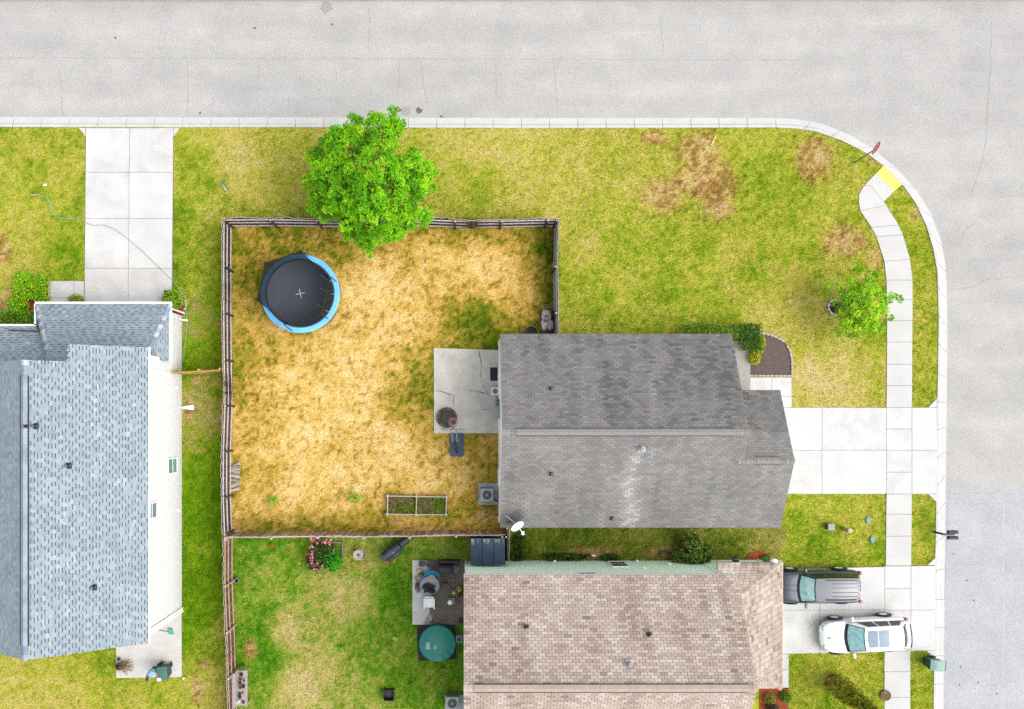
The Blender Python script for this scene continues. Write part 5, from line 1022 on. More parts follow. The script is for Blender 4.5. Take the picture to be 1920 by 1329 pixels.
# ------------------------------------------------------------------ inflatable spa
q = W(820, 1206, .6); sp = thing('inflatable_spa', 'round spa under a teal green cover beside south patio', 'spa', (q[0], q[1], 0)); M_teal = mat('spa_teal', A(28, 160, 146), .35, var=.08, scale=3, spec=.5, bump=.25, bscale=7)
MB(Matrix.Translation((q[0], q[1], 0)) @ Matrix.Rotation(R(3), 4, 'Z')).box(-1.12, 1.0, -1.05, 1.1, 0.0, .03).build('ground_mat', mat('spa_mat', A(66, 64, 66), .9, var=.15), sp)
MB().lathe([(.88, .03), (.98, .12), (1.0, .3), (.98, .5), (.93, .58)], (q[0], q[1], 0), 40).build('tub_wall', mat('spa_wall', A(30, 120, 108), .4), sp, smooth=True)
m = MB(); V = []; n = 56
for r, z in ((.985, .5), (1.0, .58), (.93, .635), (.8, .66), (.74, .70), (.6, .74), (.4, .765), (.2, .78), (.02, .785)):
    for i in range(n): a = 6.2832 * i / n; k = .012 * math.sin(a * 14) * (r > .7) * (r < .98); V.append((q[0] + (r + k) * math.cos(a), q[1] + (r + k) * math.sin(a), z + k))
m.add(V, [(j * n + i, j * n + (i + 1) % n, (j + 1) * n + (i + 1) % n, (j + 1) * n + i) for j in range(8) for i in range(n)] + [tuple(8 * n + i for i in range(n))]).build('cover', M_teal, sp, smooth=True)
for (dx, dy, w, h_, rz) in ((-.48, -.08, .13, .19, -.2), (-.1, -.1, .07, .15, -.2)): MB(Matrix.Translation((q[0] + dx, q[1] + dy, .77 if dx > -.3 else .752)) @ Matrix.Rotation(rz, 4, 'Z')).box(-w, w, -h_, h_, -.02, .012).build('sticker', mat('sticker', A(206, 226, 220), .6, var=.1, scale=20), sp)
for k in range(6): a = k * 1.047 + .3; MB(Matrix.Translation((q[0] + 1.0 * math.cos(a), q[1] + 1.0 * math.sin(a), .45)) @ Matrix.Rotation(a, 4, 'Z')).box(-.01, .02, -.03, .03, -.12, .1).build('strap', M_blackm, sp)
q = W(861, 1198, .5); pu = thing('spa_pump', 'grey pump unit standing between the spa and house', 'pump', (q[0], q[1], 0)); MB().box(q[0] - .2, q[0] + .18, q[1] - .2, q[1] + .2, 0, .5, .04).build('pump_body', M_grey, pu); MB().lathe([(.1, .5), (.1, .56), (.04, .58)], (q[0], q[1], 0), 12).build('cap', M_darkgrey, pu)
for dy in (-.1, .1): MB().tube([(q[0] - .2, q[1] + dy, .3), (q[0] - .35, q[1] + dy, .3)], .04, 7).build('hose', M_blackm, pu)
# ------------------------------------------------------------------ clutter on the south patio
Z = .066
q = W(840, 1063, .8); gg = thing('covered_grill', 'black covered grill cart with grey side shelf on south patio', 'grill', (q[0], q[1], Z)); MB().box(q[0] - .5, q[0] + .28, q[1] - .3, q[1] + .12, Z, .85, .05).build('cart', M_blackm, gg); MB().box(q[0] - .5, q[0] + .24, q[1] - .32, q[1] + .06, .852, .98, .06).build('hood', mat('hood_black', A(64, 66, 72), .45, var=.1), gg); MB().box(q[0] + .29, q[0] + .58, q[1] - .3, q[1] + .02, .74, .78, .01).build('side_shelf', mat('shelf_grey', A(128, 122, 114), .8, var=.2, scale=12), gg); MB().box(q[0] - .55, q[0] + .62, q[1] + .13, q[1] + .34, Z, .5, .05).build('back_panel', M_blackm, gg)
q = W(808, 1077, .5); kp = thing('paddling_pool', 'blue plastic paddling pool propped behind the patio table', 'paddling pool', (q[0], q[1], Z)); Tm = Matrix.Translation((q[0], q[1], .62)) @ Matrix.Rotation(R(18), 4, 'Z') @ Matrix.Rotation(R(38), 4, 'X'); MB(Tm).lathe([(.01, .0), (.36, .0), (.40, .13), (.45, .14), (.45, .1), (.41, .08), (.38, -.03), (.01, -.03)], (0, 0, 0), 28).build('pool_shell', mat('pool_blue', A(66, 176, 236), .4, var=.06), kp, smooth=False)
for i in range(5): MB().tube([(q[0] - .3 + i * .13, q[1] - .1, Z), (q[0] - .3 + i * .13, q[1] - .05, .3)], .015, 5).build('prop_stick', M_bark, kp)
q = W(806, 1097, .72); ptb = thing('patio_table', 'round lavender grey patio table on the cluttered south patio', 'table', (q[0], q[1], Z)); MB().lathe([(.5, .70), (.52, .71), (.52, .73), (.5, .74), (.01, .742)], (q[0], q[1], 0), 28).build('table_top', mat('table_grey', A(182, 176, 190), .5), ptb)
for i in range(4): a = i * 1.57 + .6; MB().tube([(q[0] + .4 * math.cos(a), q[1] + .4 * math.sin(a), Z), (q[0] + .2 * math.cos(a), q[1] + .2 * math.sin(a), .7)], .02, 6).build('leg', M_darkgrey, ptb)
tx, ty = q[:2]
m = MB(); N_ = 12
def tarp(u, v):
    x = tx - .36 + .66 * u + .06 * math.sin(v * 7); y = ty - .42 + .52 * v + .08 * math.sin(u * 5); r = math.hypot(x - tx, y - ty); return (x, y, .765 + .05 * math.sin(u * 17 + v * 3) * math.sin(v * 13 + u * 4) + .02 - max(0, r - .45) * .8)
m.grid(tarp, 14, 14); one('crumpled_tarp', 'crumpled black tarp thrown over the round patio table', 'tarp', m, mat('tarp_black', A(34, 36, 46), .45, var=.2, scale=10, spec=.5), smooth=False).modifiers.new('s', 'SOLIDIFY').thickness = .01
qp = W(809, 1083, .76); plt_ = thing('plate', 'pale plate with yellow food scraps on the patio table', 'plate', (qp[0], qp[1], .745)); MB().lathe([(.08, .745), (.19, .765), (.18, .768), (.08, .752)], (qp[0], qp[1], 0), 20).build('plate_dish', M_stone, plt_)
for i in range(7): MB().lathe([(.025, 0), (.03, .02), (.01, .035)], (qp[0] + random.uniform(-.09, .09), qp[1] + random.uniform(-.09, .09), .757), 7).build('food_scrap', mat('scrap%d' % (i % 3), A(*[(236, 200, 70), (120, 80, 50), (244, 236, 220)][i % 3]), .8), plt_)
q = W(805, 1129, .42); ch = thing('plastic_chair', 'white plastic armchair facing away from patio table', 'chair', (q[0], q[1], Z)); M_wp = mat('white_plastic', (.74, .73, .72), .45, var=.02)
MB().box(q[0] - .24, q[0] + .24, q[1] - .26, q[1] + .24, .40, .435, .012).build('seat', M_wp, ch)
MB().grid(lambda u, v: (q[0] - .24 + .48 * u, q[1] + .24 + .14 * v + .03 * (1 - (2 * u - 1) ** 2), .43 + .42 * v), 8, 5).build('backrest', M_wp, ch, solid=.025)
for sx in (-1, 1):
    MB().box(q[0] + sx * .27 - .03, q[0] + sx * .27 + .03, q[1] - .32, q[1] + .26, .62, .645, .008).build('armrest', M_wp, ch)
    for yy in (-.28, .24): MB().tube([(q[0] + sx * .29, q[1] + yy * 1.1, Z), (q[0] + sx * .27, q[1] + yy, .63)], .022, 6).build('leg', M_wp, ch)
q = W(851, 1111, .3); bk = thing('pail', 'grey pail with bright yellow sponge on the south patio', 'bucket', (q[0], q[1], Z)); MB().lathe([(.13, Z), (.18, .32), (.195, .32), (.195, .35), (.17, .34), (.12, .1), (.01, .09)], (q[0], q[1], 0), 18).build('pail_body', M_grey, bk); MB().lathe([(.11, .2), (.12, .28), (.06, .34), (.01, .345)], (q[0], q[1], 0), 12).build('sponge', mat('yellow_sponge', A(250, 226, 50), .8), bk)
q = W(846, 1127, .35); sl_ = thing('step_stool', 'grey step stool standing below the pail on the patio', 'stool', (q[0], q[1], Z)); MB().box(q[0] - .15, q[0] + .2, q[1] - .16, q[1] + .2, .3, .33, .01).build('stool_top', M_grey, sl_)
for sx in (-.12, .17):
    for sy in (-.12, .16): MB().box(q[0] + sx - .015, q[0] + sx + .015, q[1] + sy - .015, q[1] + sy + .015, Z, .3).build('leg', M_darkgrey, sl_)
m = MB(); m.lathe([(.02, .34), (.1, .37), (.14, .45), (.1, .54), (.02, .57)], (q[0] - .06, q[1] - .02, 0), 16); one('white_jug', 'rounded white jug sitting on the grey step stool', 'jug', m, M_wp, smooth=True)
for i, (px, py) in enumerate([(791, 1056), (809, 1056)]):
    q = W(px, py, .4); o = thing('round_stool', ['left of two black round stools at patio edge', 'right of two black round stools at patio edge'][i], 'stool', (q[0], q[1], Z), 'black stools on the south patio'); MB().lathe([(.17, .38), (.18, .4), (.17, .43), (.01, .435)], (q[0], q[1], 0), 16).build('seat', M_darkgrey, o)
    for k in range(4): a = k * 1.57 + .5; MB().tube([(q[0] + .16 * math.cos(a), q[1] + .16 * math.sin(a), Z), (q[0] + .1 * math.cos(a), q[1] + .1 * math.sin(a), .4)], .014, 5).build('leg', M_blackm, o)
q = W(786, 1084, .25); o = thing('cardboard_box', 'pinkish open cardboard box left of patio table', 'box', (q[0], q[1], Z)); M_cb = mat('pink_card', A(222, 186, 170), .9, var=.08)
for (x0, x1, y0, y1) in ((-.2, .2, -.16, -.14), (-.2, .2, .14, .16), (-.2, -.18, -.14, .14), (.18, .2, -.14, .14)): MB(Matrix.Translation((q[0], q[1], 0)) @ Matrix.Rotation(.4, 4, 'Z')).box(x0, x1, y0, y1, Z, .28).build('side_panel', M_cb, o)
MB(Matrix.Translation((q[0], q[1], 0)) @ Matrix.Rotation(.4, 4, 'Z')).box(-.18, .18, -.14, .14, Z + .01, .16).build('contents', M_stone, o)
for i, (px, py, cc) in enumerate([(786, 1070, (214, 206, 180)), (790, 1076, (120, 130, 90)), (782, 1097, (90, 84, 80)), (783, 1105, (150, 144, 130)), (834, 1095, (122, 112, 104))]):
    q = W(px, py, .25); m = MB(Matrix.Translation((q[0], q[1], Z)) @ Matrix.Rotation(i * .7, 4, 'Z')).box(-.14, .14, -.1, .1, 0, .14 + .04 * i, .03); 
    one('patio_oddment', ['cream bundle beside the black stools on patio', 'olive bag above the pink cardboard box', 'dark box at patio edge left of table', 'grey sack below the dark box at patio edge', 'brown crate right of the black tarp'][i], 'bundle', m, mat('odd%d' % i, A(*cc), .9, var=.25, scale=9))
for i, (px, py, cc) in enumerate([(861, 1103, (170, 96, 60)), (867, 1107, (150, 80, 54)), (866, 1113, (120, 90, 70)), (862, 1116, (196, 120, 76))]):
    pot(['upper left of four terracotta pots by the south patio wall', 'upper right of four terracotta pots by the south patio wall', 'lower right brown pot of four by the patio wall', 'lower left orange pot of four by the patio wall'][i], px, py, .1, .24, mat('pot_%d' % i, A(*cc), .85), Z, group='pots by the south patio wall', plant=[(150, 170, 60), (196, 190, 90)] if i == 0 else None)
q = W(864, 1163, .2); one('wheel', 'small black wheel lying at the lower patio corner', 'wheel', MB().lathe([(.1, Z), (.16, Z + .02), (.16, Z + .1), (.1, Z + .12), (.08, Z + .08), (.03, Z + .09)], (q[0], q[1], 0), 18), M_blackm)
# ------------------------------------------------------------------ potting bench and pots
bx0, bx1, by0, by1 = W(438, 1256, .8)[0], W(464, 1256, .8)[0], W(450, 1322, .8)[1], W(450, 1256, .8)[1]; pb = thing('potting_bench', 'grey wooden potting bench against tan fence at bottom left', 'bench', ((bx0 + bx1) / 2, (by0 + by1) / 2, 0)); M_pb = mat('bench_wood', A(204, 192, 186), .9, var=.12, scale=8)
for i in range(4): a = bx0 + (bx1 - bx0) * (.22 + .195 * i); MB().box(a + .004, a + .14, by0, by1, .78, .805).build('top_plank', M_pb, pb)
MB().box(bx0, bx0 + .16, by0 - .06, by1 - .08, 1.06, 1.085).build('shelf', M_pb, pb); MB().box(bx0 + .16, bx0 + .175, by0, by1, .81, 1.06).build('back_board', M_pb, pb)
for x in (bx0 + .2, bx1 - .05):
    for y in (by0 + .06, by1 - .06): MB().box(x - .03, x + .03, y - .03, y + .03, 0, .78).build('leg', M_pb, pb)
PP = [(452, 1264, .1, (74, 72, 60), 'olive pot at upper end of the potting bench'), (450, 1273, .085, (214, 150, 90), 'orange pot second from upper end of bench'), (457, 1275, .08, (230, 214, 222), 'pale pink pot near front edge of bench'), (449.5, 1279, .075, (60, 58, 66), 'small black pot touching the orange pot on bench'), (450, 1288, .1, (212, 190, 130), 'cream rimmed pot in the middle of bench'), (456, 1286, .1, (96, 84, 58), 'brown pot beside the cream rimmed pot'), (449, 1306, .09, (80, 84, 82), 'dark grey pot toward the lower end of bench'), (449, 1300, .06, (56, 62, 60), 'tiny dark pot above the dark grey pot'), (456, 1316, .07, (150, 84, 80), 'maroon pot at the lower corner of bench')]
for px, py, r, cc, lb in PP: pot(lb, px, py, r, .16, mat('bp_%d_%d' % cc[:2], A(*cc), .8), .806, group='pots on the potting bench')
q = W(445, 1316, .85); one('seed_bag', 'pale blue plastic bag lying on lower end of bench', 'bag', MB(Matrix.Translation((q[0], q[1], .81)) @ Matrix.Rotation(.6, 4, 'Z')).box(-.24, .2, -.1, .1, 0, .09, .04), mat('bag_blue', A(206, 226, 234), .5, var=.1, scale=10), sub=1)
m = MB(); q = W(455, 1298, .83)
for k in range(5): a = k * 1.257; m.add([(q[0], q[1], .85), (q[0] + .05 * math.cos(a - .5), q[1] + .05 * math.sin(a - .5), .83), (q[0] + .19 * math.cos(a), q[1] + .19 * math.sin(a), .82), (q[0] + .05 * math.cos(a + .5), q[1] + .05 * math.sin(a + .5), .83)], [(0, 1, 2, 3)])
one('star_ornament', 'rusty five pointed star ornament on the potting bench', 'ornament', m, mat('rust', A(176, 120, 90), .9, var=.2))
# ------------------------------------------------------------------ firewood
for i in range(12):
    y = 871 + i * 4.1; px = 441 + random.uniform(-1.5, 1.5); lv = .1 + .12 * (i % 2); q = W(px, y, lv); L_ = random.uniform(.22, .27); Tm = Matrix.Translation((q[0], q[1], lv)) @ Matrix.Rotation(random.gauss(0, .16), 4, 'Z') @ Matrix.Rotation(R(90), 4, 'Y') @ Matrix.Rotation(random.random() * 3, 4, 'Z')
    o = thing('firewood_log', 'split pale firewood log stacked against grey fence in dry yard', 'log', (q[0], q[1], 0), 'firewood by the fence'); r = random.uniform(.07, .1)
    MB(Tm).add([(r * math.cos(t), r * math.sin(t), zz) for zz in (-L_, L_) for t in (0, 1.0, 2.0, 3.0, 4.4)], [(4, 3, 2, 1, 0), (5, 6, 7, 8, 9)] + [(k, (k + 1) % 5, 5 + (k + 1) % 5, 5 + k) for k in range(5)]).build('split_wood', mat('firewood_%d' % (i % 3), A(*[(222, 206, 190), (196, 172, 152), (232, 220, 208)][i % 3]), .9, var=.25, scale=12), o)
# ------------------------------------------------------------------ sacks by the fence
q = W(1027, 605, .5); pal = thing('wire_cart', 'black wire cart with blue handle against the short grey fence', 'cart', (q[0], q[1], 0))
MB().box(q[0] - .34, q[0] + .34, q[1] - .72, q[1] + .7, .2, .24, .01).build('tray', M_blackm, pal)
for sx in (-.34, .34): MB().tube([(q[0] + sx, q[1] - .72, .5), (q[0] + sx, q[1] + .7, .5)], .018, 6).build('side_rail', M_blackm, pal)
for sx in (-.3, .3):
    for sy in (-.55, .55): MB(Matrix.Translation((q[0] + sx, q[1] + sy, .12)) @ Matrix.Rotation(R(90), 4, 'Y')).lathe([(.05, -.03), (.12, -.03), (.12, .03), (.05, .03)], (0, 0, 0), 12).build('wheel', M_blackm, pal)
MB().tube([(q[0] - .3, q[1] + .78, .75), (q[0] + .36, q[1] + .78, .75)], .025, 7).build('handle', mat('blue_handle', A(90, 120, 190), .5), pal)
def sackmat():
    m = mat('printed_sack', A(226, 220, 214), .7, var=.0); nt = m.node_tree; b = nt.nodes['Principled BSDF']; n_ = nt.nodes.new('ShaderNodeTexVoronoi'); n_.inputs['Scale'].default_value = 13; g_ = nt.nodes.new('ShaderNodeNewGeometry'); nt.links.new(g_.outputs['Position'], n_.inputs['Vector'])
    r_ = nt.nodes.new('ShaderNodeValToRGB'); e_ = r_.color_ramp.elements; e_[0].color = (*A(232, 228, 224), 1); e_[1].color = (*A(120, 100, 100), 1); e_[0].position = .45; x = e_.new(.62); x.color = (*A(196, 130, 120), 1); x = e_.new(.72); x.color = (*A(150, 160, 130), 1); s_ = nt.nodes.new('ShaderNodeSeparateColor'); nt.links.new(n_.outputs['Color'], s_.inputs[0]); nt.links.new(s_.outputs[0], r_.inputs[0]); nt.links.new(r_.outputs[0], b.inputs['Base Color']); return m
for i, (px, py, rx, ry) in enumerate([(1025, 592, 10, 11), (1021, 610, 7, 10), (1033, 610, 6, 10)]):
    q = W(px, py, .6); one('printed_sack', ['upper white printed sack on the wire cart by fence', 'lower left white printed sack on the wire cart', 'lower right white printed sack nearest the fence'][i], 'sack', MB().box(q[0] - rx / S, q[0] + rx / S, q[1] - ry / S, q[1] + ry / S, .245, .62 + .05 * i, .08), sackmat(), 'sacks on the wire cart', sub=2)
q = W(996, 624, .35); o = thing('fire_bowl', 'dark round metal bowl half hidden under the corner house eave', 'bowl', (q[0], q[1], 0)); MB().lathe([(.12, .05), (.28, .2), (.33, .36), (.34, .38), (.31, .38), (.27, .26), (.05, .16)], (q[0], q[1], 0), 22).build('bowl', M_blackm, o)
for k in range(3): a = k * 2.09; MB().tube([(q[0] + .3 * math.cos(a), q[1] + .3 * math.sin(a), 0), (q[0] + .26 * math.cos(a), q[1] + .26 * math.sin(a), .25)], .02, 5).build('leg', M_blackm, o); MB().tube([(q[0] - .2 * math.cos(a), q[1] - .2 * math.sin(a), .27), (q[0] + .2 * math.cos(a), q[1] + .2 * math.sin(a), .3)], .02, 5).build('stick', M_bark, o)
# ------------------------------------------------------------------ street furniture
b0 = W(1602, 306); sg = thing('stop_sign', 'red and white stop sign on thin steel post at street corner', 'sign', b0)
MB().box(b0[0] - .025, b0[0] + .025, b0[1] - .025, b0[1] + .025, 0, 2.75).build('post', mat('sign_post', A(110, 120, 124), .5), sg)
nv = Vector((-.92, .4, 0)).normalized(); hv = Vector((0, 0, 1)).cross(nv); Tm = Matrix(((hv.x, 0, nv.x, b0[0] + nv.x * .04), (hv.y, 0, nv.y, b0[1] + nv.y * .04), (0, 1, 0, 2.45), (0, 0, 0, 1)))
oct_ = lambda r: [(r * math.cos(R(22.5 + 45 * k)), r * math.sin(R(22.5 + 45 * k))) for k in range(8)]
pltx = MB(Tm).prism(oct_(.405), -.003, .0).build('sign_border', mat('sign_white', (.8, .78, .78), .5), sg); MB(Tm).prism(oct_(.36), .0005, .003).build('sign_face', mat('sign_red', (.62, .035, .08), .5), sg)
fc = bpy.data.curves.new('stop_text', 'FONT'); fc.body = 'STOP'; fc.size = .36; fc.align_x = 'CENTER'; fc.align_y = 'CENTER'; fc.extrude = .001; fo = bpy.data.objects.new('stop_text', fc); link(fo)
bpy.context.view_layer.update(); dg = bpy.context.evaluated_depsgraph_get(); tme = bpy.data.meshes.new_from_object(fo.evaluated_get(dg)); bpy.data.objects.remove(fo)
tme.transform(Matrix.Translation(-Vector(b0)) @ Tm @ Matrix.Translation((0, 0, .005))); tme.materials.clear(); tme.materials.append(MATS['sign_white']); lo_ = link(bpy.data.objects.new('lettering', tme), sg)
b0 = W(1751, 996); mb = thing('mailbox', 'pair of black mailboxes on one post beside the kerb', 'mailbox', b0); MB().box(b0[0] - .05, b0[0] + .05, b0[1] - .05, b0[1] + .05, 0, 1.02, .008).build('post', M_blackm, mb); MB().box(b0[0] - .1, b0[0] + .55, b0[1] - .05, b0[1] + .05, .93, 1.0).build('arm', M_blackm, mb)
for dy in (-.17, .14):
    x0 = b0[0] + .12; y0 = b0[1] + dy; V = []; prof = [(-.09, 0), (.09, 0), (.09, .12)] + [(.09 * math.cos(t), .12 + .09 * math.sin(t)) for t in (.6, 1.2, 1.9, 2.5)] + [(-.09, .12)]; n = len(prof)
    V = [(x0, y0 + p, 1.0 + z) for p, z in prof] + [(x0 + .5, y0 + p, 1.0 + z) for p, z in prof]
    o = MB().add(V, [tuple(range(n - 1, -1, -1)), tuple(range(n, 2 * n))] + [(i, (i + 1) % n, n + (i + 1) % n, n + i) for i in range(n)]).build('box_body', mat('mail_black', A(52, 56, 66), .45), mb); MB().box(x0 + .5, x0 + .515, y0 - .085, y0 + .085, 1.005, 1.2, .004).build('box_door', M_blackm, o); MB().box(x0 + .2, x0 + .24, y0 + .092, y0 + .1, 1.1, 1.2).build('flag', mat('flag_red', A(150, 50, 50), .6), o)
def cart(label, cx_, cy_, ang, h=1.05, green=(58, 100, 84), lidc=(150, 190, 180)):
    o = thing('wheeled_bin', label, 'trash bin', (cx_, cy_, 0)); T_ = Matrix.Translation((cx_, cy_, 0)) @ Matrix.Rotation(ang, 4, 'Z'); M_b = mat('bin_%d' % green[0], A(*green), .5, var=.08); M_l = mat('lid_%d' % lidc[0], A(*lidc), .45, var=.06)
    V = [(-.22, -.2, .03), (.26, -.22, .03), (.26, .22, .03), (-.22, .2, .03), (-.32, -.28, h - .12), (.34, -.28, h - .12), (.34, .28, h - .12), (-.32, .28, h - .12)]
    MB(T_).add(V, [(3, 2, 1, 0), (4, 5, 6, 7), (0, 1, 5, 4), (1, 2, 6, 5), (2, 3, 7, 6), (3, 0, 4, 7)]).build('bin_body', M_b, o)
    MB(T_).grid(lambda u, v: (-.35 + .74 * u, -.3 + .6 * v, h - .1 + .07 * math.sin(math.pi * min(max(u, .02), .98)) * (1 - .5 * (2 * v - 1) ** 4)), 10, 8).build('lid', M_l, o, solid=.03)
    MB(T_).box(-.2, .2, -.27, -.2, h - .08, h - .04).box(-.2, .2, .2, .27, h - .08, h - .04).build('lid_rib', M_l, o)
    MB(T_).tube([(.4, -.26, h - .14), (.47, -.24, h - .1), (.47, .24, h - .1), (.4, .26, h - .14)], .02, 6).build('handle', M_b, o)
    for sy in (-1, 1):
        MB(T_ @ Matrix.Translation((.26, sy * .27, .13)) @ Matrix.Rotation(R(90), 4, 'X')).lathe([(.04, -.03), (.13, -.03), (.13, .03), (.04, .03)], (0, 0, 0), 14).build('wheel', M_blackm, o)
    return o
q = W(1759, 1248, 1.05); cart('green wheeled trash bin standing at the kerb beside lower driveway', q[0], q[1], R(-4))
q = W(302, 1264, 1.05); cart('dark green wheeled bin held by the person on left patio', q[0], q[1], R(97), green=(62, 96, 86), lidc=(92, 142, 130))
q = W(1559, 987, .45); o = thing('utility_box', 'grey green square utility box on lawn beside corner house', 'utility box', (q[0], q[1], 0)); MB().box(q[0] - .17, q[0] + .17, q[1] - .17, q[1] + .17, 0, .42, .015).build('cabinet', mat('util_green', A(96, 110, 96), .6), o); MB().box(q[0] - .18, q[0] + .18, q[1] - .18, q[1] + .18, .422, .46, .012).build('lid', mat('util_lid', A(176, 186, 180), .6), o)
q = W(1581, 990); o = thing('cable_pedestal', 'tan tilted cable pedestal tube on lawn near the utility box', 'pedestal', q); MB().tube([(q[0], q[1], 0), (q[0] + .04, q[1] - .02, .7)], .12, 14).build('tube_body', mat('tan_plastic', A(196, 184, 140), .6), o); MB().lathe([(.13, .0), (.13, .05), (.02, .09)], (q[0] + .04, q[1] - .02, .69), 14).build('dome_cap', mat('tan_cap', A(222, 212, 170), .6), o)
for i, (px, py) in enumerate([(1627, 974), (1635, 1010)]):
    q = W(px, py); o = thing('valve_cover', ['upper blue valve cover in lawn beside the sidewalk', 'lower blue valve cover in lawn beside the sidewalk'][i], 'valve cover', q, 'blue valve covers in the lawn'); MB().lathe([(.13, -.01), (.13, .07), (.11, .075), (.01, .077)], q, 14, .8, 1.25).build('lid', mat('valve_blue', A(122, 200, 222), .7, var=.2, scale=14), o); MB().lathe([(.16, -.01), (.16, .05), (.13, .055)], q, 14, .8, 1.25).build('rim', mat('valve_rim', A(150, 160, 150), .8), o)
q = W(1659, 1302); o = thing('round_planter', 'round brown planter ring overlapping the sidewalk edge', 'planter', q); MB().lathe([(.26, 0), (.29, .05), (.29, .12), (.25, .12), (.24, .08), (.01, .08)], q, 20).build('ring', mat('planter_brown', A(150, 118, 104), .9, var=.15), o); foliage('sprigs', o, np.array([q]) + np.c_[RNG.normal(0, .1, (14, 2)), np.full(14, .1)], np.tile([0, 0, 1.], (14, 1)), 6, .12, .015, [(140, 150, 60)], .8, .4, .03)
# ------------------------------------------------------------------ hose and small things by the left house
hp = [(72, 367), (82, 368), (90, 373), (95, 385), (97, 397), (103, 405), (112, 410), (126, 411), (140, 410), (152, 412), (160, 418), (175, 424), (195, 423), (215, 430), (240, 448), (270, 474), (300, 503), (322, 525), (334, 540), (343, 555), (349, 575), (351, 600), (350, 625), (347, 650), (343, 676)]
P = resample(hp, 4); hose = thing('garden_hose', 'thin teal garden hose snaking across left lawn and driveway', 'hose', W(343, 676))
ong = lambda x, y: .05 + (.035 if (158 < x < 326 and y < 575) else .02)
MB().tube([W(x, y)[:2] + (ong(x, y),) for x, y in P], .016, 6).build('hose_line', mat('hose_teal', A(160, 230, 200), .5), hose)
q = W(65, 367); MB(Matrix.Translation((q[0], q[1], .08)) @ Matrix.Rotation(R(90), 4, 'Y')).lathe([(.03, -.2), (.05, -.16), (.05, .05), (.025, .1), (.025, .2)], (0, 0, 0), 10).build('nozzle', mat('nozzle', A(214, 196, 170), .6), hose)
q = W(86, 348); one('litter_scrap', 'white paper scrap on the left lawn above the hose nozzle', 'litter', MB().box(q[0] - .1, q[0] + .1, q[1] - .05, q[1] + .05, .07, .1, .01), M_white)
q = W(420, 342); one('blue_can', 'small crushed blue can on the lawn left of tree', 'can', MB(Matrix.Translation((q[0], q[1], .1)) @ Matrix.Rotation(.6, 4, 'Z') @ Matrix.Rotation(R(90), 4, 'Y')).lathe([(.05, -.11), (.07, -.09), (.055, 0), (.07, .09), (.05, .11)], (0, 0, 0), 10), mat('can_blue', A(70, 150, 190), .4))
q = W(422, 355); one('plastic_bottle', 'pale plastic bottle lying beside the blue can', 'bottle', MB(Matrix.Translation((q[0], q[1], .1)) @ Matrix.Rotation(-.9, 4, 'Z') @ Matrix.Rotation(R(90), 4, 'Y')).lathe([(.03, -.2), (.03, -.14), (.07, -.08), (.07, .16), (.05, .18)], (0, 0, 0), 10), mat('bottle_pale', A(216, 212, 170), .4))
q = W(347, 763); o = thing('splash_block', 'white splash block at downspout foot beside left house wall', 'splash block', q); MB().add([(q[0] - .1, q[1] - .06, .04), (q[0] + .5, q[1] - .14, .04), (q[0] + .5, q[1] + .14, .04), (q[0] - .1, q[1] + .06, .04), (q[0] - .1, q[1] - .06, .12), (q[0] + .5, q[1] - .14, .09), (q[0] + .5, q[1] + .14, .09), (q[0] - .1, q[1] + .06, .12)], [(3, 2, 1, 0), (4, 5, 6, 7), (0, 1, 5, 4), (1, 2, 6, 5), (2, 3, 7, 6), (3, 0, 4, 7)]).build('trough', M_white, o); MB().tube([(q[0] - .3, q[1], .25), (q[0] - .08, q[1], .13)], .035, 6).build('spout', M_white, o)
a, b = W(298, 1180, .05), W(316, 1183, .05); o = thing('push_broom', 'teal push broom lying on the pale left patio', 'broom', (b[0], b[1], .05)); M_bt = mat('broom_teal', A(90, 196, 182), .6); MB().tube([(a[0], a[1], .07), (b[0], b[1], .1)], .018, 6).build('handle', mat('broom_stick', A(80, 130, 110), .6), o); MB(Matrix.Translation((b[0] + .1, b[1] + .02, .05)) @ Matrix.Rotation(.3, 4, 'Z')).box(-.06, .06, -.18, .18, .03, .1, .01).build('head', M_bt, o); MB(Matrix.Translation((b[0] + .2, b[1] + .02, .05)) @ Matrix.Rotation(.3, 4, 'Z')).box(-.04, .06, -.17, .17, .01, .07).build('bristles', M_bt, o)
dp = pot('dark pot with dried brown plant on the left patio corner', 223, 1249, .2, .35, mat('pot_slate', A(58, 66, 76), .7), .05, name='dried_plant')
m = MB(); q = W(227, 1247, .35)
for i in range(60):
    a = random.gauss(-.35, .8); l = random.uniform(.2, .75); x1 = q[0] + l * math.cos(a); y1 = q[1] + l * math.sin(a) * .9; m.tube([(q[0], q[1], .35), ((q[0] + x1) / 2, (q[1] + y1) / 2 + random.gauss(0, .04), random.uniform(.35, .6)), (x1, y1, random.uniform(.08, .4))], .011, 4)
m.build('dry_stems', mat('dry_stem', A(176, 140, 96), 1, var=.35, scale=10), dp)
q = W(222, 1235); pot('small grey pot above the dried plant on left patio', 222, 1235, .09, .18, M_grey, .05)
q = W(346, 1269); one('golf_ball_lamp', 'small white garden lamp beside the left patio corner', 'lamp', MB().lathe([(.02, 0), (.02, .12), (.06, .15), (.06, .2), (.02, .23)], q, 10), M_white)
q = W(510, 1007); one('red_flower', 'single red flower cluster below the brown fence', 'flower', MB().lathe([(.01, 0), (.02, .12), (.1, .15), (.08, .19), (.01, .2)], W(511, 1020), 9), mat('red_petal', A(230, 70, 40), .7))
q = W(1111, 1040); one('white_marker', 'white garden marker post on grass beside the green siding', 'marker', MB().box(q[0] - .1, q[0] + .1, q[1] + .02, q[1] + .1, 0, .5, .01), M_white)
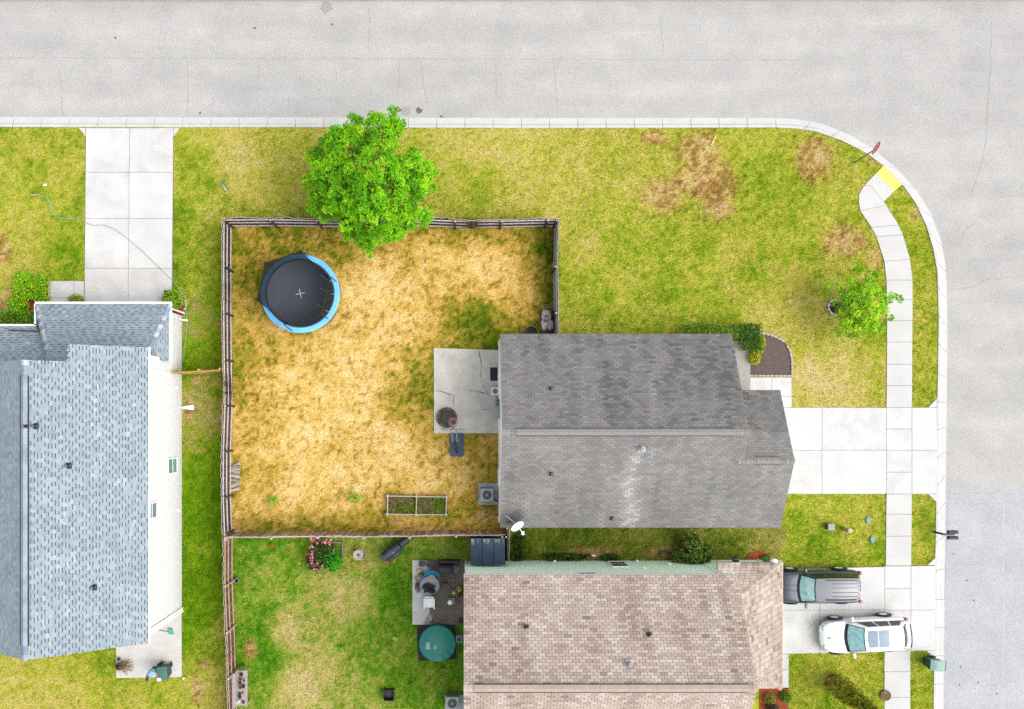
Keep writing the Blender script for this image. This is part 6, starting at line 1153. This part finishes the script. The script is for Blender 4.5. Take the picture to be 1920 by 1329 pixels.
q = W(1379, 1044, 1.0); o = thing('electric_meter', 'grey round electric meter on the green siding near garage', 'meter', (q[0], q[1], .9)); MB(Matrix.Translation((q[0] - .05, -7.72, 1.2)) @ Matrix.Rotation(R(-90), 4, 'X')).lathe([(.02, -.2), (.17, -.2), (.17, .05), (.13, .1), (.13, .2), (.02, .22)], (0, 0, 0), 16).build('meter_dial', M_darkgrey, o); MB(Matrix.Translation((q[0] - .05, -7.66, 1.2)) @ Matrix.Rotation(R(-90), 4, 'X')).lathe([(.15, 0), (.19, 0), (.19, .06), (.15, .06)], (0, 0, 0), 18).build('meter_ring', M_grey, o); MB().box(q[0] + .03, q[0] + .13, -7.9, -7.82, .4, 1.9).build('conduit', M_grey, o)
q = W(1248, 1034); m = MB()
for i in range(5): m.tube([(q[0] - .35 + i * .16, q[1] - .12, .05 + i * .01), (q[0] - .3 + i * .16, q[1] + .12, .05)], .012, 5)
m.tube([(q[0] - .4, q[1] - .1, .05), (q[0] + .35, q[1] - .03, .06)], .012, 5); m.tube([(q[0] - .35, q[1] + .1, .05), (q[0] + .4, q[1] + .17, .06)], .012, 5); one('wire_trellis', 'thin dark wire trellis lying in grass left of leafy shrub', 'trellis', m, M_blackm)
# ------------------------------------------------------------------ cars
def car(name, label, cat, paint, L_, Wd, T, st, gh, hz, wheels, rail, roofs, sky_tint, rimc):
    """local x runs front -> rear; st: stations (x, half width, top z); gh: greenhouse; T: local -> world"""
    base = T @ Vector((L_ / 2, 0, 0)); o = thing(name, label, cat, base); M_p = paint; zb = .24
    m = MB(T); V = []; n = 14
    for x, hw, zt in st:
        half = [(hw * .82, zb), (hw * .97, zb + .10), (hw, zb + .28), (hw * .995, zt * .72), (hw * .975, zt - .10), (hw * .92, zt - .02), (hw * .55, zt + .018)]
        V += [(x, y, z) for y, z in half] + [(x, -y, z) for y, z in half[::-1]]
    F = [(j * n + i, j * n + (i + 1) % n, (j + 1) * n + (i + 1) % n, (j + 1) * n + i) for j in range(len(st) - 1) for i in range(n)] + [tuple(range(n - 1, -1, -1)), tuple((len(st) - 1) * n + i for i in range(n))]
    body = m.add(V, F).build('body', M_p, o, smooth=True, sub=2)
    (ax, ay, az), (bx_, by_, bz_), (cx_, cy_, cz_), (dx_, dy_, dz_) = gh    # A base, A top, D top, D base
    bul = .16
    def front(u, v, e=0.0):      # u across -1..1, v 0 base .. 1 top
        x = ax + (bx_ - ax) * v - bul * (1 - u * u) * (1 - .55 * v); return (x - e * .6, u * (ay + (by_ - ay) * v), az + (bz_ - az) * v + .03 * (1 - u * u) * v + e * .8)
    def rear(u, v, e=0.0):
        x = dx_ + (cx_ - dx_) * v + .06 * (1 - u * u); return (x + e, u * (dy_ + (cy_ - dy_) * v), dz_ + (cz_ - dz_) * v + .03 * (1 - u * u) * v + e * .3)
    def side(s, u, v, e=0.0):    # u along 0..1 front->rear
        xb = ax + (dx_ - ax) * u; yb = ay + (dy_ - ay) * u + .03 * math.sin(math.pi * u); zb_ = az + (dz_ - az) * u
        xt = bx_ + (cx_ - bx_) * u; yt = by_ + (cy_ - by_) * u + .02 * math.sin(math.pi * u); zt = bz_ + (cz_ - bz_) * u + hz * math.sin(math.pi * u) * .6
        return (xb + (xt - xb) * v, s * (yb + (yt - yb) * v + e), zb_ + (zt - zb_) * v + e * .4)
    def roof(u, v, e=0.0):       # u across -1..1, v along
        f = front(u, 1); r = rear(u, 1); t = v; y = u * (by_ + (cy_ - by_) * t + .02 * math.sin(math.pi * t)); return (f[0] + (r[0] - f[0]) * t, y, f[2] + (r[2] - f[2]) * t + hz * math.sin(math.pi * t) * (1 - .4 * u * u) + e)
    g_ = MB(T); g_.grid(lambda a, b: front(2 * a - 1, b), 10, 5).grid(lambda a, b: rear(1 - 2 * a, b), 10, 5).grid(lambda a, b: side(-1, a, b), 12, 4).grid(lambda a, b: side(1, 1 - a, b), 12, 4); g_.build('cabin', M_p, o, smooth=True)
    rp_ = MB(T).grid(lambda a, b: roof(2 * a - 1, b), 12, 14).build('roof', M_p, o, smooth=True)
    M_t = mat('glass_' + name, A(*sky_tint), .06, var=.22, scale=4.5, spec=.7, coat=.5); M_s = mat('side_glass_' + name, A(44, 52, 54), .05, var=.1, spec=.7)  # windscreen colour holds the glass tint plus a painted sky reflection
    M_tr = mat('trim_' + name, A(44, 50, 66), .4)
    MB(T).grid(lambda a, b: front((2 * a - 1) * .97, .0 + .985 * b, .008), 10, 5).build('windscreen_seal', M_tr, o, smooth=True)
    MB(T).grid(lambda a, b: front((2 * a - 1) * .91, .16 + .78 * b, .014), 10, 5).build('windscreen', M_t, o, smooth=True)
    MB(T).grid(lambda a, b: rear((1 - 2 * a) * .86, .14 + .72 * b, .012), 10, 5).build('rear_window', M_s, o, smooth=True)
    for s in (-1, 1):
        for u0, u1 in ((.14, .40), (.43, .68), (.71, .92)):
            MB(T).grid(lambda a, b: side(s, u0 + (u1 - u0) * (a if s < 0 else 1 - a), .10 + .76 * b, .010), 6, 3).build('side_window', M_s, o, smooth=True)
        MB(T).beam(side(s, .0, .05, .02), side(s, 1.0, .05, .02), .02, .03).build('belt_trim', M_tr, o)
        y = s * (ay + .05); d = MB(T).box(ax + .24, ax + .36, min(y, y + s * .26), max(y, y + s * .26), az + .0, az + .15, .03).build('mirror', M_p, o)
        hx = st[1][0]; MB(T).box(hx - .02, hx + .28, s * st[2][1] * .62 - .13, s * st[2][1] * .62 + .13, st[1][2] - .14, st[1][2] + .02, .03).build('headlight', mat('headlamp', A(214, 220, 224), .15, spec=.7), o)
        rx_ = st[-2][0]; MB(T).box(rx_ - .08, rx_ + .08, s * (st[-2][1] - .05) - .09, s * (st[-2][1] - .05) + .07, dz_ - .34, dz_ - .02, .03).build('taillight', mat('taillamp', A(206, 40, 56), .25, spec=.6), o)
    wb, wr, wt = wheels
    for x in wb:
        for s in (-1, 1):
            Tw = T @ Matrix.Translation((x, s * wt, wr)) @ Matrix.Rotation(R(90), 4, 'X')
            wh = MB(Tw).lathe([(wr * .6, -.1), (wr * .92, -.11), (wr, -.07), (wr, .07), (wr * .92, .11), (wr * .6, .1)], (0, 0, 0), 24).build('wheel', M_blackm, o)
            MB(Tw).lathe([(wr * .1, -.112), (wr * .2, -.114), (wr * .58, -.103), (wr * .62, -.09), (wr * .62, .09), (wr * .58, .103), (wr * .2, .114), (wr * .1, .112)], (0, 0, 0), 20).build('rim', rimc, wh)
            for k in range(5):
                a = k * 1.257; e = -.118 if True else 0
                for sg in (-1, 1): MB(Tw).box(-.001, .001, -.001, .001, sg * .1, sg * .101)
            Ta = T @ Matrix.Translation((x, s * (wt + .075), wr)) @ Matrix.Rotation(R(90), 4, 'X')
            MB(Ta).tube([((wr + .05) * math.cos(t), (wr + .05) * math.sin(t), 0) for t in np.linspace(-.1, 3.24, 16)], .035, 6).build('wheel_arch', M_tr, o)
    if rail:
        for s in (-1, 1):
            MB(T).tube([roof(s * .86, v, .06 if 0 < v < 1 else .0) for v in (.22, .3, .5, .7, .9, .96)], .02, 6).build('roof_rail', M_blackm, o)
        for u in (-.55, -.2, .2, .55): MB(T).tube([roof(u, v, .012) for v in (.38, .6, .8, .96)], .012, 5).build('roof_rib', mat('rib_dark', A(74, 80, 90), .4), rp_)
        for u in (-.7, -.35, .0, .35, .7): MB(T).box(*[c + d for c in roof(u, .97)[:1] for d in (-.02, .02)], *[c + d for c in roof(u, .97)[1:2] for d in (-.02, .02)], roof(u, .97)[2], roof(u, .97)[2] + .03).build('roof_clip', M_blackm, rp_)
    for (u0, u1, v0, v1) in roofs:
        MB(T).grid(lambda a, b: roof(u0 + (u1 - u0) * a, v0 + (v1 - v0) * b, .006), 6, 6).build('sunroof', mat('sunroof_glass', A(134, 160, 182), .2, var=.08, spec=.4), rp_, smooth=True)
    return o
# dark grey SUV, nose under the eave
Tg = Matrix.Translation((16.95, -9.23, .03)) @ Matrix.Rotation(R(0.4), 4, 'Z')
pg = mat('paint_graphite', A(48, 60, 80), .30, metal=.15, var=.05, scale=2, spec=.6, coat=.6)
stg = [(0, .58, .62), (.06, .74, .86), (.3, .84, .98), (.8, .87, 1.03), (1.1, .88, 1.06), (2.2, .89, 1.07), (3.6, .89, 1.07), (4.25, .87, 1.06), (4.42, .82, .98), (4.48, .72, .8)]
cg = car('parked_suv', 'dark grey SUV with roof rails parked nose in under brown eave', 'car', pg, 4.48, 1.76, Tg, stg, [(1.12, .78, 1.05), (1.78, .60, 1.63), (3.98, .60, 1.66), (4.30, .74, 1.07)], .05, ((.85, 3.53), .36, .85), True, [], (190, 232, 238), mat('rim_silver', (.75, .75, .76), .4, metal=.0, var=.1, scale=20))
MB(Tg).box(4.44, 4.56, -.3, .3, .55, .75, .02).build('rear_bumper_step', M_blackm, cg); 
for y in (-.14, .14): MB(Tg).tube([(.25, y, 1.005), (1.05, y * 1.1, 1.075)], .012, 5).build('bonnet_crease', mat('crease', A(84, 94, 108), .4), cg)
for s in (-1, 1): MB(Tg).tube([(.2, s * .62, .995), (1.05, s * .80, 1.06)], .012, 5).build('bonnet_edge', MATS['crease'], cg)
# white crossover
Tw_ = Matrix.Translation((19.42, -11.98, .03)) @ Matrix.Rotation(R(3.6), 4, 'Z')
pw_ = mat('paint_white', (0.72, 0.72, 0.73), .25, var=.015, scale=2, spec=.5, coat=.6)
stw = [(0, .42, .55), (.08, .62, .72), (.28, .80, .86), (.6, .88, .94), (1.0, .90, 1.0), (1.35, .91, 1.04), (2.4, .915, 1.06), (3.6, .91, 1.08), (4.2, .89, 1.08), (4.48, .82, 1.0), (4.58, .7, .82)]
cw = car('parked_crossover', 'white crossover with glass sunroof parked on the lower driveway', 'car', pw_, 4.58, 1.84, Tw_, stw, [(1.22, .80, 1.03), (1.98, .60, 1.56), (3.90, .60, 1.60), (4.40, .74, 1.09)], .05, ((.9, 3.56), .35, .875), False, [(-.74, .74, .07, .33), (-.74, .74, .345, .62)], (170, 226, 228), mat('rim_alloy', (.75, .75, .76), .4, metal=.0, var=.12, scale=24))
MB(Tw_).grid(lambda a, b: (4.18 + .22 * b - .10 * (2 * a - 1) ** 2, (2 * a - 1) * .62, 1.57 - .10 * b), 10, 2).build('spoiler', pw_, cw, smooth=True, solid=.02)
MB(Tw_).tube([(4.44, -.62, 1.42), (4.47, -.3, 1.46), (4.475, .2, 1.46), (4.44, .62, 1.42)], .03, 6).build('spoiler_trim', mat('trim_navy', A(58, 64, 96), .4), cw)  # navy trim strip under the spoiler edge
MB(Tw_).tube([(4.5, .0, 1.3), (4.52, -.35, 1.2)], .018, 5).build('rear_wiper', M_blackm, cw)
for k in range(5): MB(Tw_).box(.36 + .018 * abs(k - 2) ** 1.5, .40 + .018 * abs(k - 2) ** 1.5, -.29 + k * .12, -.21 + k * .12, .84, .905, .006).build('grille_bar', mat('grille', A(60, 62, 66), .4), cw)
MB(Tw_).lathe([(.06, .0), (.05, .015), (.01, .02)], (.30, 0, .885), 12).build('badge', M_grey, cw)
for s in (-1, 1): MB(Tw_).tube([(.34, s * .42, .86), (.40, s * .58, .87), (.56, s * .70, .90), (.60, s * .60, .92), (.50, s * .50, .905)], .014, 5).build('headlight_outline', mat('grille', 0), cw)
MB(Tw_).tube([(1.32, .85, 1.0), (1.25, .98, 1.3)], .008, 4).build('aerial', M_blackm, cw)
# ------------------------------------------------------------------ person bending over the bin
def skin(name, joints, edges, material, parent=None, root=0, sub=2):
    me = bpy.data.meshes.new(name); off = wloc(parent) if parent else Vector((0, 0, 0)); me.from_pydata([tuple(Vector(j[:3]) - off) for j in joints], edges, []); o = link(bpy.data.objects.new(name, me), parent)
    md = o.modifiers.new('skin', 'SKIN'); md.use_smooth_shade = True
    for i, j in enumerate(joints):
        r = j[3]; me.skin_vertices[0].data[i].radius = r if isinstance(r, tuple) else (r, r); me.skin_vertices[0].data[i].use_root = (i == root)
    sb = o.modifiers.new('sub', 'SUBSURF'); sb.levels = sub; sb.render_levels = sub; me.materials.append(material); return o
M_skin = mat('skin', A(206, 140, 110), .6, var=.05); M_shirt = mat('shirt_blue', A(152, 218, 252), .85, var=.1, scale=8, var2=.1, scale2=4); M_pant = mat('trousers_black', A(40, 42, 48), .85, var=.15); M_hair = mat('hair_brown', A(66, 48, 48), .7)
FX_, FY_ = -16.72, -13.60
pel = Vector((FX_ - .06, FY_ - .10, .93)); che = Vector((FX_ - .12, FY_ - .22, 1.28)); nec = Vector((FX_ - .13, FY_ - .30, 1.44)); hed = Vector((FX_ - .12, FY_ - .37, 1.58))
fwd = Vector((.75, -.66, 0)).normalized(); rt = Vector((fwd.y, -fwd.x, 0))       # faces the bin, to the south east
J = []; E = []
def jn(p, r, par=None):
    J.append((p[0], p[1], p[2], r)); i = len(J) - 1
    if par is not None: E.append((par, i))
    return i
pi = jn(pel, .13); wi = jn(pel.lerp(che, .5), .125, pi); ci = jn(che, (.16, .13), wi); ni = jn(nec, .055, ci); hi = jn(hed - Vector((0, 0, .05)), .075, ni); h2 = jn(hed + Vector((0, 0, .05)), .088, hi); h3 = jn(hed + Vector((0, 0, .12)), .05, h2)
jn(hed + fwd * .10 + Vector((0, 0, 0)), .02, hi)
hands = [Vector((-16.48, -14.02, 1.10)), Vector((-16.62, -14.16, 1.08))]; arms = []
for s, hd in ((-1, hands[0]), (1, hands[1])):
    sh0 = che + rt * s * .19 + Vector((0, 0, .08)); el = sh0.lerp(hd, .5) + rt * s * .07 - Vector((0, 0, .08))
    a = jn(sh0, .065, ci); b = jn(el, .045, a); c = jn(hd, .032, b); pd = (hd - el).normalized(); pm = hd + pd * .08; d_ = jn(pm, .036, c); arms.append((sh0, el))
    for k, l in ((-1.5, .07), (-.5, .085), (.5, .08), (1.5, .065)):
        f1 = jn(pm + rt * k * .02 + pd * l * .6, .010, d_); jn(pm + rt * k * .022 + pd * l - Vector((0, 0, .03)), .008, f1)
    f1 = jn(hd + pd * .03 - rt * s * .05, .011, c); jn(hd + pd * .07 - rt * s * .06 - Vector((0, 0, .02)), .009, f1)
feet = [Vector((FX_ - .03, FY_ + .06, .11)), Vector((FX_ + .16, FY_ + .16, .11))]; legs = []
for s, ft in ((-1, feet[1]), (1, feet[0])):
    hp_ = pel + rt * s * .10 - Vector((0, 0, .06)); kn = hp_.lerp(ft, .5) + fwd * .06; a = jn(hp_, .09, pi); b = jn(kn, .062, a); c = jn(ft, .042, b); legs.append((hp_, kn, ft)); e_ = jn(ft + fwd * .06 - Vector((0, 0, .03)), .045, c); jn(ft + fwd * .19 - Vector((0, 0, .05)), .036, e_)
pr = skin('person', J, E, M_skin); tag(pr, 'person in light blue shirt and dark trousers leaning over the green bin', 'person')
J, E = [], []
pi = jn(pel + Vector((0, 0, -.02)), .18); wi = jn(pel.lerp(che, .5), .185, pi); ci = jn(che, (.21, .20), wi); jn(nec - Vector((0, 0, .02)), .10, ci)
for (sh0, el), s in zip(arms, (-1, 1)): a = jn(sh0, .105, ci); jn(sh0.lerp(el, .85), .075, a)
skin('shirt', J, E, M_shirt, pr)
J, E = [], []
pi = jn(pel + Vector((0, 0, .03)), .15)
for hp_, kn, ft in legs: a = jn(hp_, .108, pi); b = jn(kn, .078, a); jn(ft + (kn - ft) * .2, .06, b)
skin('trousers', J, E, M_pant, pr)
for hp_, kn, ft in legs:
    J, E = [], []; a = jn(ft - fwd * .06 - Vector((0, 0, .05)), .05); b = jn(ft + fwd * .08 - Vector((0, 0, .06)), .052, a); jn(ft + fwd * .2 - Vector((0, 0, .07)), .042, b); skin('shoe', J, E, mat('shoe_white', A(236, 236, 238), .7), pr)
J, E = [], []; a = jn(hed - fwd * .025 + Vector((0, 0, .02)), .088); b = jn(hed - fwd * .01 + Vector((0, 0, .09)), .085, a); jn(hed + Vector((0, 0, .14)), .06, b); skin('hair', J, E, M_hair, pr)
for s in (-1, 1):
    ey = hed + fwd * .083 + rt * s * .032 + Vector((0, 0, .03)); MB(Matrix.Translation(ey)).lathe([(.003, -.01), (.011, 0), (.003, .01)], (0, 0, 0), 8).build('eye', M_blackm, pr)
    er = hed + rt * s * .086 + Vector((0, 0, .015)); MB(Matrix.Translation(er)).lathe([(.006, -.03), (.015, 0), (.008, .03)], (0, 0, 0), 8).build('ear', M_skin, pr)
mo = hed + fwd * .086 - Vector((0, 0, .05)); MB(Matrix.Translation(mo) @ Matrix.Rotation(math.atan2(rt.y, rt.x), 4, 'Z')).box(-.022, .022, -.004, .004, -.005, .005).build('mouth', mat('lip', A(170, 90, 84), .6), pr)
q = (hands[0] + hands[1]) / 2 + Vector((.12, -.06, -.02)); one('white_bag', 'crumpled white bag in the hands of person at the bin', 'bag', MB(Matrix.Translation(q)).box(-.12, .12, -.1, .1, -.04, .06, .04), M_wp, sub=2)

q0, q1 = W(1333, 274), W(1342, 255); one('marker_stake', 'thin yellow marker stake lying on brown patch of front lawn', 'stake', MB().beam((q0[0], q0[1], .07), (q1[0], q1[1], .09), .07, .03), mat('stake_yellow', A(250, 232, 120), .6))
